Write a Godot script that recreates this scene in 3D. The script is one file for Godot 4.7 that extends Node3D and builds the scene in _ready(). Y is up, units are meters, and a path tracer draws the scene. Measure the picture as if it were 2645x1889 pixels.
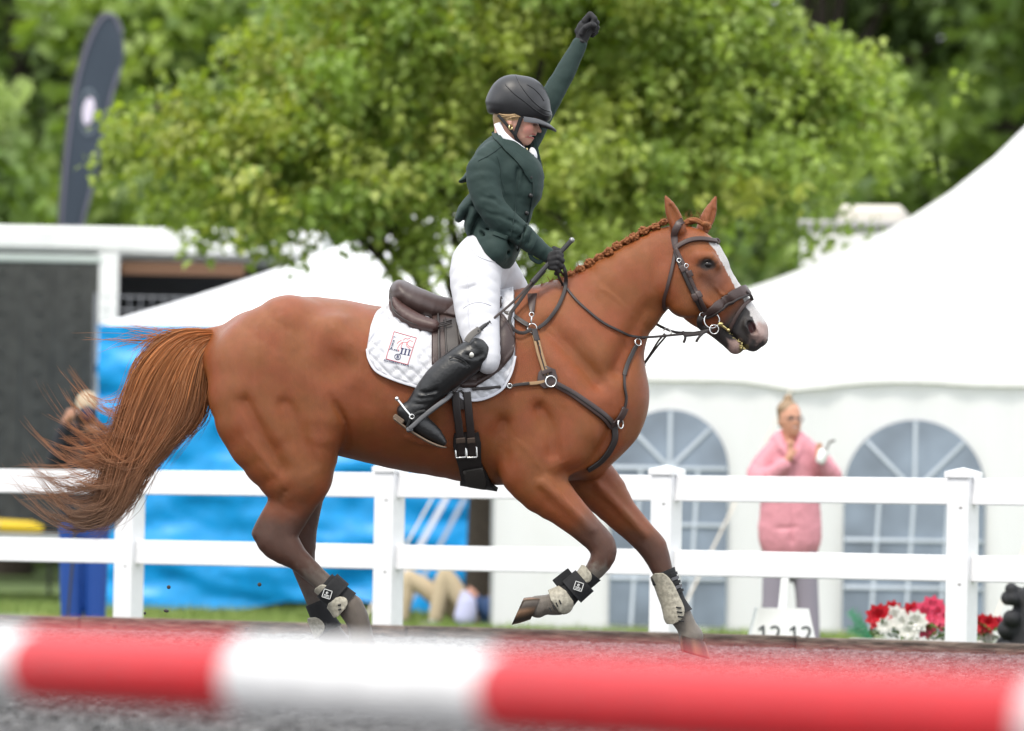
extends Node3D

# One drawing unit of the horse and rider plan is 1/515 m; the plan's x runs from tail to nose, its y downwards, its z towards the near side.
const S := 515.0
const PLAN := Vector2(1000, 1482)

var rng := RandomNumberGenerator.new()
var horse_field: Field
var plan_place: Transform3D


# ---------------------------------------------------------------- implicit bodies
class Field:
	# tubes of elliptic section joined by smooth minimum; op 0 adds, 1 carves
	var ax := PackedFloat32Array()
	var ay := PackedFloat32Array()
	var az := PackedFloat32Array()
	var bx := PackedFloat32Array()
	var by := PackedFloat32Array()
	var bz := PackedFloat32Array()
	var il := PackedFloat32Array()
	var ar := PackedFloat32Array()
	var br := PackedFloat32Array()
	var aw := PackedFloat32Array()
	var bw := PackedFloat32Array()
	var own := PackedInt32Array()
	var lox := PackedFloat32Array()
	var hix := PackedFloat32Array()
	var loy := PackedFloat32Array()
	var hiy := PackedFloat32Array()
	var loz := PackedFloat32Array()
	var hiz := PackedFloat32Array()
	var blend := PackedFloat32Array()
	var carve := PackedInt32Array()
	var all := PackedInt32Array()
	var lists := {}
	var relief: FastNoiseLite = null
	var relief_by := 0.0

	# nodes: [x, y, radius in the plane, z of the axis, half width in z]
	func tube(nodes: Array, k := 12.0, op := 0, fine := 2) -> void:
		var pts := []
		var n := nodes.size()
		for i in n - 1:
			var p0: Array = nodes[maxi(i - 1, 0)]
			var p1: Array = nodes[i]
			var p2: Array = nodes[i + 1]
			var p3: Array = nodes[mini(i + 2, n - 1)]
			var steps := fine if n > 2 else 1
			for s in steps:
				var t := float(s) / steps
				var q := []
				for c in 5:
					q.append(cubic_interpolate(p1[c], p2[c], p0[c], p3[c], t))
				pts.append(q)
		pts.append(nodes[n - 1])
		var id := blend.size()
		blend.append(k)
		carve.append(op)
		for i in pts.size() - 1:
			var a: Array = pts[i]
			var b: Array = pts[i + 1]
			all.append(ax.size())
			ax.append(a[0]); ay.append(a[1]); az.append(a[3])
			var dx: float = b[0] - a[0]
			var dy: float = b[1] - a[1]
			bx.append(dx); by.append(dy); bz.append(b[3] - a[3])
			il.append(1.0 / maxf(dx * dx + dy * dy, 1e-4))
			ar.append(a[2]); br.append(b[2] - a[2])
			aw.append(a[4]); bw.append(b[4] - a[4])
			own.append(id)
			var m: float = k + 14.0
			var r: float = maxf(a[2], b[2]) + m
			var w: float = maxf(a[4], b[4]) + m
			lox.append(minf(a[0], b[0]) - r); hix.append(maxf(a[0], b[0]) + r)
			loy.append(minf(a[1], b[1]) - r); hiy.append(maxf(a[1], b[1]) + r)
			loz.append(minf(a[3], b[3]) - w); hiz.append(maxf(a[3], b[3]) + w)

	func ball(x: float, y: float, z: float, r: float, w: float, k := 12.0, op := 0) -> void:
		tube([[x, y, r, z, w], [x + 0.5, y, r, z, w]], k, op)

	func joined(d: float, e: float, id: int) -> float:
		var k := blend[id]
		if carve[id] == 1:
			var h := maxf(k - absf(d + e), 0.0) / k
			return maxf(d, -e) + h * h * k * 0.25
		var g := maxf(k - absf(d - e), 0.0) / k
		return minf(d, e) - g * g * k * 0.25

	func at(x: float, y: float, z: float, list: PackedInt32Array) -> float:
		var d := 1e6
		var cur := -1
		var best := 1e6
		for i in list:
			var id := own[i]
			if id != cur:
				if cur >= 0:
					d = joined(d, best, cur)
				cur = id
				best = 1e6
			var dx := x - ax[i]
			var dy := y - ay[i]
			var t := clampf((dx * bx[i] + dy * by[i]) * il[i], 0.0, 1.0)
			dx -= t * bx[i]
			dy -= t * by[i]
			var dz := z - az[i] - t * bz[i]
			var ir := 1.0 / (ar[i] + t * br[i])
			var iw := 1.0 / (aw[i] + t * bw[i])
			var e := (dx * dx + dy * dy) * ir * ir
			var g := dz * dz * iw * iw
			var k := sqrt(e + g)
			best = minf(best, (k - 1.0) * (k + 1e-4) / sqrt(e * ir * ir + g * iw * iw + 1e-9))
		if cur >= 0:
			d = joined(d, best, cur)
		if relief and absf(d) < 14.0:
			d += relief_by * relief.get_noise_3d(x, y, z)
		return d

	func near(lo: Vector3, hi: Vector3, from: PackedInt32Array) -> PackedInt32Array:
		var l := PackedInt32Array()
		for i in from:
			if lox[i] < hi.x and hix[i] > lo.x and loy[i] < hi.y and hiy[i] > lo.y and loz[i] < hi.z and hiz[i] > lo.z:
				l.append(i)
		return l

	func column(x: float, y: float) -> PackedInt32Array:
		var key := Vector2i(int(floor(x / 16.0)), int(floor(y / 16.0)))
		if not lists.has(key):
			var l := PackedInt32Array()
			for i in all:
				if lox[i] < key.x * 16 + 20 and hix[i] > key.x * 16 - 4 and loy[i] < key.y * 16 + 20 and hiy[i] > key.y * 16 - 4:
					l.append(i)
			lists[key] = l
		return lists[key]

	# z of the surface at (x, y), on the near side (side 1) or the far side (-1)
	func skin(x: float, y: float, side := 1.0) -> float:
		var l := column(x, y)
		var z := 260.0 * side
		for s in 70:
			var d := at(x, y, z, l)
			if d < 0.25:
				return z
			z -= d * 0.75 * side
			if z * side < -200.0:
				return 0.0
		return z

	func out(p: Vector3) -> Vector3:
		var l := column(p.x, p.y)
		var d := at(p.x, p.y, p.z, l)
		return Vector3(at(p.x + 2, p.y, p.z, l) - d, at(p.x, p.y + 2, p.z, l) - d, at(p.x, p.y, p.z + 2, l) - d).normalized()

	var size := 4.0
	var lo := Vector3.ZERO
	var n := Vector3i.ZERO
	var blocks := []
	var got := []
	var coarse := {}
	var region := Rect2()
	var within := true
	const B := 6

	func job(j: int) -> void:
		var b: Vector3i = blocks[j]
		var o := lo + Vector3(b) * B * size
		var span := B * size
		var c := o + Vector3.ONE * span * 0.5
		if region.has_area() and region.has_point(Vector2(c.x, c.y)) != within:
			return
		var l := near(o - Vector3.ONE * 2, o + Vector3.ONE * (span + 2), coarse[b / 5])
		if l.is_empty():
			return
		if absf(at(c.x, c.y, c.z, l)) > span * 1.15:
			return
		var v := PackedFloat32Array()
		v.resize((B + 1) * (B + 1) * (B + 1))
		var i := 0
		var any := 0
		for z in B + 1:
			for y in B + 1:
				for x in B + 1:
					var d := at(o.x + x * size, o.y + y * size, o.z + z * size, l)
					v[i] = d
					any |= 1 if d < 0.0 else 2
					i += 1
		if any == 3:
			got[j] = v

	# surface nets; cell in plan units. Returns [points, triangle indices] in plan units.
	func net(cell: float) -> Array:
		size = cell
		lo = Vector3(1e9, 1e9, 1e9)
		var hi := -lo
		for i in all:
			if carve[own[i]] == 0:
				lo = lo.min(Vector3(lox[i], loy[i], loz[i]))
				hi = hi.max(Vector3(hix[i], hiy[i], hiz[i]))
		n = Vector3i(((hi - lo) / (cell * B)).ceil())
		blocks = []
		for z in n.z:
			for y in n.y:
				for x in n.x:
					blocks.append(Vector3i(x, y, z))
		coarse = {}
		var wide := B * 5 * cell
		for z in n.z / 5 + 1:
			for y in n.y / 5 + 1:
				for x in n.x / 5 + 1:
					var o := lo + Vector3(x, y, z) * wide
					coarse[Vector3i(x, y, z)] = near(o - Vector3.ONE * 3, o + Vector3.ONE * (wide + 3), all)
		got = []
		got.resize(blocks.size())
		var task := WorkerThreadPool.add_group_task(job, blocks.size(), -1, true)
		WorkerThreadPool.wait_for_group_task_completion(task)
		var pts := PackedVector3Array()
		var cells := {}
		var nx := n.x * B + 2
		var ny := n.y * B + 2
		const W := B + 1
		var corner := PackedInt32Array([0, 1, W, W + 1, W * W, W * W + 1, W * W + W, W * W + W + 1])
		var edges := PackedInt32Array([0, 1, 2, 3, 4, 5, 6, 7, 0, 2, 1, 3, 4, 6, 5, 7, 0, 4, 1, 5, 2, 6, 3, 7])
		var f := PackedFloat32Array()
		f.resize(8)
		for j in blocks.size():
			if got[j] == null:
				continue
			var v: PackedFloat32Array = got[j]
			var b: Vector3i = blocks[j] * B
			for z in B:
				for y in B:
					for x in B:
						var at0 := x + W * (y + W * z)
						var mask := 0
						for c in 8:
							f[c] = v[at0 + corner[c]]
							if f[c] < 0.0:
								mask |= 1 << c
						if mask == 0 or mask == 255:
							continue
						var sum := Vector3.ZERO
						var count := 0
						for e in 12:
							var p := edges[e * 2]
							var q := edges[e * 2 + 1]
							if (f[p] < 0.0) != (f[q] < 0.0):
								var t := f[p] / (f[p] - f[q])
								var P := Vector3(p & 1, (p >> 1) & 1, p >> 2)
								var Q := Vector3(q & 1, (q >> 1) & 1, q >> 2)
								sum += P.lerp(Q, t)
								count += 1
						cells[(b.x + x) + nx * ((b.y + y) + ny * (b.z + z))] = pts.size()
						pts.append(lo + (Vector3(b.x + x, b.y + y, b.z + z) + sum / count) * cell)
		var tri := PackedInt32Array()
		var step := PackedInt64Array([1, nx, nx * ny])
		for j in blocks.size():
			if got[j] == null:
				continue
			var v: PackedFloat32Array = got[j]
			var b: Vector3i = blocks[j] * B
			for z in B:
				for y in B:
					for x in B:
						var at0 := x + W * (y + W * z)
						var inside := v[at0] < 0.0
						var key := (b.x + x) + nx * ((b.y + y) + ny * (b.z + z))
						for a in 3:
							var other := v[at0 + (1 if a == 0 else W if a == 1 else W * W)]
							if (other < 0.0) == inside:
								continue
							var u := step[(a + 1) % 3]
							var w := step[(a + 2) % 3]
							var i0: int = cells.get(key, -1)
							var i1: int = cells.get(key - u, -1)
							var i2: int = cells.get(key - u - w, -1)
							var i3: int = cells.get(key - w, -1)
							if i0 < 0 or i1 < 0 or i2 < 0 or i3 < 0:
								continue
							if inside:
								tri.append_array([i0, i1, i2, i0, i2, i3])
							else:
								tri.append_array([i0, i2, i1, i0, i3, i2])
		got = []
		return [pts, tri]


# plan units -> metres in the plan's own frame (origin on the ground under the girth)
func L(p: Vector3) -> Vector3:
	return Vector3((p.x - PLAN.x) / S, (PLAN.y - p.y) / S, p.z / S)


# ---------------------------------------------------------------- meshes
class Shape:
	var v := PackedVector3Array()
	var t := PackedInt32Array()
	var c := PackedColorArray()
	var uv := PackedVector2Array()

	func quad(a: int, b: int, d: int, e: int) -> void:
		t.append_array([a, b, d, a, d, e])

	func box(at: Vector3, size: Vector3, turn := Basis.IDENTITY, bevel := 0.0) -> void:
		var h := size * 0.5
		if bevel <= 0.0:
			var o := v.size()
			for i in 8:
				v.append(at + turn * Vector3(h.x if i & 1 else -h.x, h.y if i & 2 else -h.y, h.z if i & 4 else -h.z))
			for q in [[0, 2, 3, 1], [4, 5, 7, 6], [0, 1, 5, 4], [2, 6, 7, 3], [0, 4, 6, 2], [1, 3, 7, 5]]:
				# own corners for each face keep the edges crisp
				var f := v.size()
				for k in 4:
					v.append(v[o + q[k]])
				t.append_array([f, f + 2, f + 1, f, f + 3, f + 2])
			return
		var m := h - Vector3.ONE * bevel
		var o := v.size()
		var ids := {}
		for i in 8:
			var sg := Vector3(1 if i & 1 else -1, 1 if i & 2 else -1, 1 if i & 4 else -1)
			for a in 3:
				var p := m
				p[a] = h[a]
				ids[i * 3 + a] = v.size()
				v.append(at + turn * (p * sg))
		var face := func(q: Array) -> void:
			var P: Vector3 = v[q[0]]
			var nrm: Vector3 = (v[q[1]] - P).cross(v[q[2]] - P)
			var mid := Vector3.ZERO
			for k in q:
				mid += v[k]
			mid /= q.size()
			if nrm.dot(mid - at) > 0.0:
				q.reverse()
			var f := v.size()
			for k in q:
				v.append(v[k])
			for k in q.size() - 2:
				t.append_array([f, f + k + 1, f + k + 2])
		for a in 3:
			var b := (a + 1) % 3
			var d := (a + 2) % 3
			for s in 2:
				var q := []
				for k in [[0, 0], [1, 0], [1, 1], [0, 1]]:
					q.append(ids[((s << a) | (k[0] << b) | (k[1] << d)) * 3 + a])
				face.call(q)
			for k in [[0, 0], [1, 0], [1, 1], [0, 1]]:
				var i0: int = (k[0] << b) | (k[1] << d)
				var i1: int = i0 | (1 << a)
				face.call([ids[i0 * 3 + b], ids[i1 * 3 + b], ids[i1 * 3 + d], ids[i0 * 3 + d]])
		for i in 8:
			face.call([ids[i * 3], ids[i * 3 + 1], ids[i * 3 + 2]])

	# a swept section: half width hw along the side, half thickness ht along the normal; taper scales both
	func sweep(pts: Array, normals: Array, hw: float, ht: float, sides := 8, taper := [], square := 0.0, closed := false) -> void:
		var o := v.size()
		var n := pts.size()
		for i in n:
			var before: Vector3 = pts[(i - 1 + n) % n] if closed else pts[maxi(i - 1, 0)]
			var after: Vector3 = pts[(i + 1) % n] if closed else pts[mini(i + 1, n - 1)]
			var dir := (after - before).normalized()
			var up: Vector3 = normals[mini(i, normals.size() - 1)]
			var side := dir.cross(up).normalized()
			up = side.cross(dir).normalized()
			var k: float = 1.0 if taper.is_empty() else taper[mini(i, taper.size() - 1)]
			for s in sides:
				var a := TAU * (s + 0.5) / sides
				var x := cos(a)
				var y := sin(a)
				if square > 0.0:
					x = signf(x) * pow(absf(x), 1.0 - square)
					y = signf(y) * pow(absf(y), 1.0 - square)
				v.append(pts[i] + side * x * hw * k + up * y * ht * k)
		for i in n if closed else n - 1:
			for s in sides:
				var a := o + i * sides + s
				var b := o + i * sides + (s + 1) % sides
				var e := o + ((i + 1) % n) * sides
				quad(a, e + s, e + (s + 1) % sides, b)
		if not closed:
			for s in range(1, sides - 1):
				t.append_array([o, o + s, o + s + 1])
				var e := o + (n - 1) * sides
				t.append_array([e, e + s + 1, e + s])

	func rod(a: Vector3, b: Vector3, r0: float, r1 := -1.0, sides := 10) -> void:
		var up := Vector3.UP if absf((b - a).normalized().y) < 0.9 else Vector3.RIGHT
		sweep([a, b], [up], r0, r0, sides, [1.0, 1.0 if r1 < 0.0 else r1 / r0])

	func ring(at: Vector3, nrm: Vector3, radius: float, thick: float, sides := 20) -> void:
		var x := nrm.cross(Vector3.UP if absf(nrm.y) < 0.9 else Vector3.RIGHT).normalized()
		var y := nrm.cross(x).normalized()
		var pts := []
		for i in sides:
			var a := TAU * i / sides
			pts.append(at + (x * cos(a) + y * sin(a)) * radius)
		sweep(pts, [nrm], thick, thick, 6, [], 0.0, true)

	# a grid of points given row by row
	func sheet(rows: Array, flip := false, wrap := false) -> void:
		var o := v.size()
		var w: int = rows[0].size()
		for r in rows:
			for p in r:
				v.append(p)
		for i in rows.size() - 1:
			for j in w if wrap else w - 1:
				var k := (j + 1) % w
				if flip:
					quad(o + i * w + j, o + (i + 1) * w + j, o + (i + 1) * w + k, o + i * w + k)
				else:
					quad(o + i * w + j, o + i * w + k, o + (i + 1) * w + k, o + (i + 1) * w + j)

	func sphere(at: Vector3, r: Vector3, turn := Basis.IDENTITY, seg := 14, rings := 9) -> void:
		var rows := []
		for i in rings + 1:
			var a := PI * i / rings
			var row := []
			for j in seg:
				var b := TAU * j / seg
				row.append(at + turn * (Vector3(sin(a) * cos(b), cos(a), sin(a) * sin(b)) * r))
			rows.append(row)
		sheet(rows, true, true)

	func mesh(smooth := true) -> ArrayMesh:
		var arr := []
		arr.resize(Mesh.ARRAY_MAX)
		arr[Mesh.ARRAY_VERTEX] = v
		arr[Mesh.ARRAY_INDEX] = t
		if c.size() == v.size() and c.size() > 0:
			arr[Mesh.ARRAY_COLOR] = c
		if uv.size() == v.size() and uv.size() > 0:
			arr[Mesh.ARRAY_TEX_UV] = uv
		var nm := PackedVector3Array()
		nm.resize(v.size())
		for i in range(0, t.size(), 3):
			var a := v[t[i]]
			var nn := (v[t[i + 2]] - a).cross(v[t[i + 1]] - a)
			nm[t[i]] += nn
			nm[t[i + 1]] += nn
			nm[t[i + 2]] += nn
		for i in nm.size():
			nm[i] = nm[i].normalized() if nm[i].length_squared() > 0.0 else Vector3.UP
		arr[Mesh.ARRAY_NORMAL] = nm
		var m := ArrayMesh.new()
		m.add_surface_from_arrays(Mesh.PRIMITIVE_TRIANGLES, arr)
		return m


# the mesh of a field in metres; paint(plan point) gives the vertex colour
# fine_box: the part of the plan that is meshed with cells of fine_cell instead
func field_shape(f: Field, cell: float, paint = null, fine_box := Rect2(), fine_cell := 0.0) -> Shape:
	var s := Shape.new()
	for pass_ in 2 if fine_cell > 0.0 else 1:
		f.region = fine_box if pass_ == 1 else fine_box.grow(-16.0) if fine_cell > 0.0 else Rect2()
		f.within = pass_ == 1
		var g := f.net(fine_cell if pass_ == 1 else cell)
		var pts: PackedVector3Array = g[0]
		var o := s.v.size()
		for i in g[1]:
			s.t.append(i + o)
		s.v.resize(o + pts.size())
		for i in pts.size():
			s.v[o + i] = L(pts[i])
		if paint:
			s.c.resize(o + pts.size())
			for i in pts.size():
				s.c[o + i] = paint.call(pts[i])
	return s


# ---------------------------------------------------------------- nodes
var taken := {}

func numbered(called: String) -> String:
	var n: int = taken.get(called, 0)
	taken[called] = n + 1
	return called if n == 0 else "%s_%03d" % [called, n]


func thing(called: String, label: String, category: String, where := Transform3D.IDENTITY, group := "") -> Node3D:
	var o := Node3D.new()
	o.name = numbered(called)
	add_child(o)
	o.transform = where
	tag(o, label, category, group)
	return o


func tag(o: Node, label := "", category := "", group := "", kind := "") -> Node:
	if label: o.set_meta("label", label)
	if category: o.set_meta("category", category)
	if group: o.set_meta("group", group)
	if kind: o.set_meta("kind", kind)
	return o


func part(parent: Node, called: String, shape, m: Material, place := Transform3D.IDENTITY) -> MeshInstance3D:
	var o := MeshInstance3D.new()
	o.name = called if parent != self else numbered(called)
	o.mesh = shape.mesh() if shape is Shape else shape
	o.material_override = m
	o.transform = place
	parent.add_child(o, true)
	return o


func sc(r: float, g: float, b: float) -> Color:
	return Color(r, g, b).linear_to_srgb()


func mat(r: float, g: float, b: float, rough := 0.7, more := {}) -> StandardMaterial3D:
	var m := StandardMaterial3D.new()
	m.albedo_color = sc(r, g, b)
	m.roughness = rough
	for k in more:
		m.set(k, more[k])
	return m


# grey grain that multiplies a colour: values between lo and hi
func grain(lo: float, hi: float, freq: float, seed_: int, kind := FastNoiseLite.TYPE_SIMPLEX_SMOOTH, octaves := 4, px := 512) -> NoiseTexture2D:
	var f := FastNoiseLite.new()
	f.noise_type = kind
	f.frequency = freq
	f.fractal_octaves = octaves
	f.seed = seed_
	var g := Gradient.new()
	g.set_color(0, Color(lo, lo, lo))
	g.set_color(1, Color(hi, hi, hi))
	var t := NoiseTexture2D.new()
	t.width = px
	t.height = px
	t.seamless = true
	t.noise = f
	t.color_ramp = g
	return t


func bumps(freq: float, seed_: int, kind := FastNoiseLite.TYPE_SIMPLEX_SMOOTH, octaves := 4, px := 512) -> NoiseTexture2D:
	return grain(0.0, 1.0, freq, seed_, kind, octaves, px)


func textured(m: StandardMaterial3D, colour: Texture2D, relief: Texture2D, depth_cm: float, scale: float, world := false) -> StandardMaterial3D:
	m.albedo_texture = colour
	if relief:
		m.heightmap_enabled = true
		m.heightmap_texture = relief
		m.heightmap_scale = depth_cm
	m.uv1_triplanar = true
	m.uv1_world_triplanar = world
	m.uv1_scale = Vector3.ONE * scale
	return m


func curve(pts: Array, n: int) -> Array:
	# smooth curve through the points
	var out := []
	var m := pts.size() - 1
	for i in n + 1:
		var s := float(i) / n * m
		var k := mini(int(s), m - 1)
		var t := s - k
		var p1: Vector3 = pts[k]
		var p2: Vector3 = pts[k + 1]
		out.append(p1.cubic_interpolate(p2, pts[maxi(k - 1, 0)], pts[mini(k + 2, m)], t))
	return out


func _ready() -> void:
	rng.seed = 7
	set_camera_and_light()
	plan_place = Transform3D(Basis(Vector3(0, 0, 1), deg_to_rad(1.0)), Vector3.ZERO)
	plan_place.origin = Vector3(0, 1.3017, -22.5) + plan_place.basis * Vector3((PLAN.x - 1137.0) / S, (812.0 - PLAN.y) / S, 0)
	build_setting()
	build_background()
	build_horse()
	build_tack()
	build_rider()
	build_foreground()


func set_camera_and_light() -> void:
	var cam := Camera3D.new()
	cam.name = "camera"
	add_child(cam)
	var lens := CameraAttributesPhysical.new()
	lens.frustum_focal_length = 171.5
	lens.frustum_near = 0.1
	lens.frustum_far = 400.0
	lens.frustum_focus_distance = 22.3
	lens.exposure_aperture = 2.55
	cam.attributes = lens
	cam.fov = 8.007
	cam.near = 0.1
	cam.far = 400.0
	cam.position = Vector3(0, 0.56, 0)
	cam.rotation = Vector3(deg_to_rad(1.886), 0, deg_to_rad(1.0))
	cam.current = true
	var e := Environment.new()
	e.background_mode = Environment.BG_SKY
	var sky := Sky.new()
	var sm := ProceduralSkyMaterial.new()
	sm.sky_top_color = sc(1.05, 1.10, 1.18)
	sm.sky_horizon_color = sc(0.84, 0.87, 0.91)
	sm.sky_curve = 0.35
	sm.ground_bottom_color = sc(0.16, 0.17, 0.13)
	sm.ground_horizon_color = sc(0.3, 0.32, 0.28)
	sky.sky_material = sm
	e.sky = sky
	e.tonemap_mode = Environment.TONE_MAPPER_LINEAR
	e.tonemap_exposure = 1.9
	e.sdfgi_enabled = true
	e.ssao_enabled = true
	e.ssil_enabled = true
	var w := WorldEnvironment.new()
	w.name = "world_environment"
	w.environment = e
	add_child(w)
	var sun := DirectionalLight3D.new()
	sun.name = "sun"
	sun.light_energy = 0.5
	sun.light_angular_distance = 14.0
	sun.light_color = Color(1.0, 0.97, 0.92)
	sun.shadow_enabled = true
	sun.rotation = Vector3(deg_to_rad(-58), deg_to_rad(-25), 0)
	add_child(sun)


# ---------------------------------------------------------------- the horse
const FACE := [Vector2(1575, 510), Vector2(1588, 531), Vector2(1609, 559), Vector2(1629, 596), Vector2(1649, 634), Vector2(1665, 655), Vector2(1677, 683), Vector2(1692, 703), Vector2(1707, 728)]

func horse_body() -> Field:
	var f := Field.new()
	# trunk: rump to breast
	f.tube([[520, 805, 72, 0, 112], [590, 812, 128, 0, 142], [690, 824, 166, 0, 152], [800, 848, 172, 0, 158], [900, 868, 176, 0, 162], [1000, 878, 184, 0, 158], [1100, 872, 206, 0, 140], [1190, 864, 208, 0, 126], [1270, 880, 172, 0, 112], [1338, 912, 50, 0, 78]], 10)
	# neck
	f.tube([[1205, 800, 150, 0, 96], [1270, 752, 132, 0, 76], [1338, 700, 112, 0, 62], [1412, 632, 90, 0, 52], [1482, 582, 77, 0, 46], [1512, 566, 66, 0, 42]], 60, 0, 2)
	# breast muscles on both sides of the breastbone
	f.tube([[1330, 900, 52, 42, 40], [1338, 960, 46, 40, 40], [1300, 1020, 40, 34, 40]], 26)
	f.tube([[1340, 900, 46, -40, 40], [1350, 960, 40, -40, 40], [1310, 1025, 40, -36, 40]], 26)
	f.tube([[1200, 1000, 66, 0, 70], [1290, 1010, 44, 0, 60]], 30)
	# shoulder blades and upper arms
	for s in [1.0, -1.0]:
		var shift := 0.0 if s > 0 else 26.0
		f.tube([[1188 + shift, 745, 52, 62 * s, 34], [1232 + shift, 830, 74, 78 * s, 40], [1262 + shift, 915, 82, 84 * s, 46], [1250 + shift, 985, 72, 84 * s, 46]], 22)
		f.tube([[1275 + shift, 950, 62, 84 * s, 44], [1215 + shift, 1010, 58, 88 * s, 44], [1168 + shift, 1030, 52, 86 * s, 40]], 18)
		# triceps
		f.tube([[1175 + shift, 900, 62, 90 * s, 36], [1160 + shift, 990, 58, 92 * s, 36]], 34)
	# haunches
	for s in [1.0, -1.0]:
		var fwd := 0.0 if s > 0 else -6.0
		f.tube([[640 + fwd, 730, 70, 70 * s, 66], [590 + fwd, 830, 118, 84 * s, 70], [590 + fwd, 920, 110, 92 * s, 66], [630 + fwd, 1000, 96, 92 * s, 58], [662 + fwd, 1060, 74, 88 * s, 46]], 30)
		f.tube([[700 + fwd, 850, 74, 100 * s, 52], [712 + fwd, 930, 62, 104 * s, 50], [700 + fwd, 1000, 54, 98 * s, 44], [690 + fwd, 1050, 48, 92 * s, 40]], 24)
	# point of the hip and a hollow in front of the thigh
	f.tube([[745, 740, 26, 118, 26], [770, 770, 20, 124, 22]], 46)
	f.ball(742, 826, 178, 34, 24, 36, 1)
	f.tube([[800, 900, 30, 186, 22], [790, 950, 24, 184, 20]], 34, 1)
	# ridges between the thigh muscles
	f.tube([[552, 900, 2, 170, 10], [590, 975, 6, 164, 12], [630, 1040, 5, 150, 12]], 34, 1)
	f.tube([[640, 905, 2, 178, 10], [668, 975, 6, 168, 12], [690, 1030, 5, 156, 12]], 34, 1)
	# crease between shoulder and breast, edge of the shoulder blade, elbow
	f.tube([[1364, 950, 6, 92, 18], [1352, 985, 8, 102, 20], [1312, 1034, 8, 114, 20], [1262, 1056, 7, 124, 20]], 24, 1)
	f.tube([[1215, 730, 5, 121, 14], [1270, 790, 5, 123, 14], [1325, 850, 5, 115, 15]], 48, 1)
	f.tube([[1118, 945, 2, 158, 12], [1112, 1005, 6, 146, 15], [1128, 1056, 6, 134, 15]], 38, 1)
	f.tube([[1196, 912, 1.5, 148, 10], [1222, 962, 4, 145, 12], [1228, 1010, 4, 142, 12]], 36, 1)
	# ribs fading out behind the elbow
	for k in 5:
		f.tube([[890 + k * 34, 930 + k * 4, 3.5, 166, 9], [902 + k * 34, 1000 + k * 3, 3.5, 150, 9]], 16, 1)
	# tendon lines above hock and knee
	f.tube([[640, 1092, 5, 122, 9], [616, 1140, 5, 113, 9], [600, 1172, 4, 110, 8]], 12, 1)
	f.tube([[1196, 1108, 5, 128, 9], [1248, 1148, 4.5, 121, 9], [1296, 1186, 4, 114, 8]], 12, 1)
	f.tube([[1222, 1076, 4.5, 126, 9], [1280, 1130, 4, 118, 9], [1318, 1170, 3.5, 112, 8]], 12, 1)
	f.tube([[700, 1285, 3, 102, 7], [748, 1326, 3, 101, 7]], 8, 1)
	# flank fold
	f.tube([[738, 884, 2, 168, 10], [762, 925, 6, 152, 20], [774, 958, 6, 140, 26], [772, 992, 6, 120, 36]], 12, 1)
	# near hind leg
	f.tube([[660, 1030, 88, 90, 46], [660, 1075, 62, 86, 40], [657, 1112, 51, 84, 34], [630, 1158, 48, 82, 29], [618, 1192, 46, 82, 29], [636, 1216, 38, 82, 27], [664, 1240, 27, 82, 22], [706, 1279, 22, 82, 17], [752, 1318, 22, 82, 17], [782, 1348, 29, 82, 24], [800, 1385, 25, 82, 22], [804, 1415, 28, 82, 26]], 14)
	f.tube([[574, 1184, 10, 82, 13], [600, 1150, 10, 82, 12], [622, 1110, 10, 82, 12]], 16)
	# far hind leg
	f.tube([[660, 1030, 84, -90, 46], [664, 1080, 54, -88, 40], [672, 1120, 41, -86, 32], [660, 1172, 42, -86, 29], [662, 1212, 37, -86, 28], [672, 1262, 26, -86, 19], [696, 1325, 22, -86, 17], [716, 1376, 22, -86, 18], [728, 1404, 28, -86, 24], [752, 1428, 24, -86, 22], [762, 1444, 27, -86, 25]], 14)
	# near fore leg, folded
	f.tube([[1172, 1048, 62, 84, 44], [1206, 1088, 56, 84, 40], [1256, 1133, 42, 84, 34], [1304, 1178, 33, 84, 27], [1334, 1210, 31, 84, 26], [1338, 1234, 28, 84, 25], [1322, 1262, 23, 84, 20], [1298, 1288, 18, 84, 15], [1266, 1316, 19, 84, 15], [1240, 1338, 26, 84, 22], [1212, 1341, 21, 84, 20], [1194, 1346, 25, 84, 24]], 16)
	f.tube([[1205, 1075, 9, 122, 12], [1262, 1128, 8, 114, 10], [1310, 1176, 6, 108, 8]], 16)
	# far fore leg, reaching
	f.tube([[1268, 1010, 62, -80, 44], [1308, 1058, 58, -82, 40], [1344, 1096, 50, -82, 36], [1380, 1140, 39, -82, 30], [1426, 1188, 33, -82, 27], [1452, 1218, 32, -82, 26], [1468, 1254, 26, -82, 22], [1484, 1296, 20, -82, 16], [1498, 1334, 20, -82, 16], [1512, 1366, 26, -82, 22], [1528, 1394, 22, -82, 20], [1536, 1414, 28, -82, 26]], 16)
	f.tube([[1330, 1080, 8, -46, 10], [1390, 1142, 7, -54, 9], [1430, 1186, 6, -58, 8]], 14)
	# dock of the tail
	f.tube([[520, 755, 30, 0, 28], [490, 748, 22, 0, 20], [450, 748, 16, 0, 15], [415, 762, 11, 0, 11]], 16)
	# jugular groove and the line of the windpipe
	f.tube([[1440, 700, 6, 68, 14], [1400, 770, 6, 84, 15], [1372, 822, 5, 97, 15]], 46, 1)
	# head
	f.tube([[1516, 566, 52, 0, 47], [1530, 592, 82, 0, 54], [1558, 638, 77, 0, 50], [1590, 670, 66, 0, 40], [1620, 696, 56, 0, 33], [1648, 718, 46, 0, 30], [1666, 734, 40, 0, 31]], 16)
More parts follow.
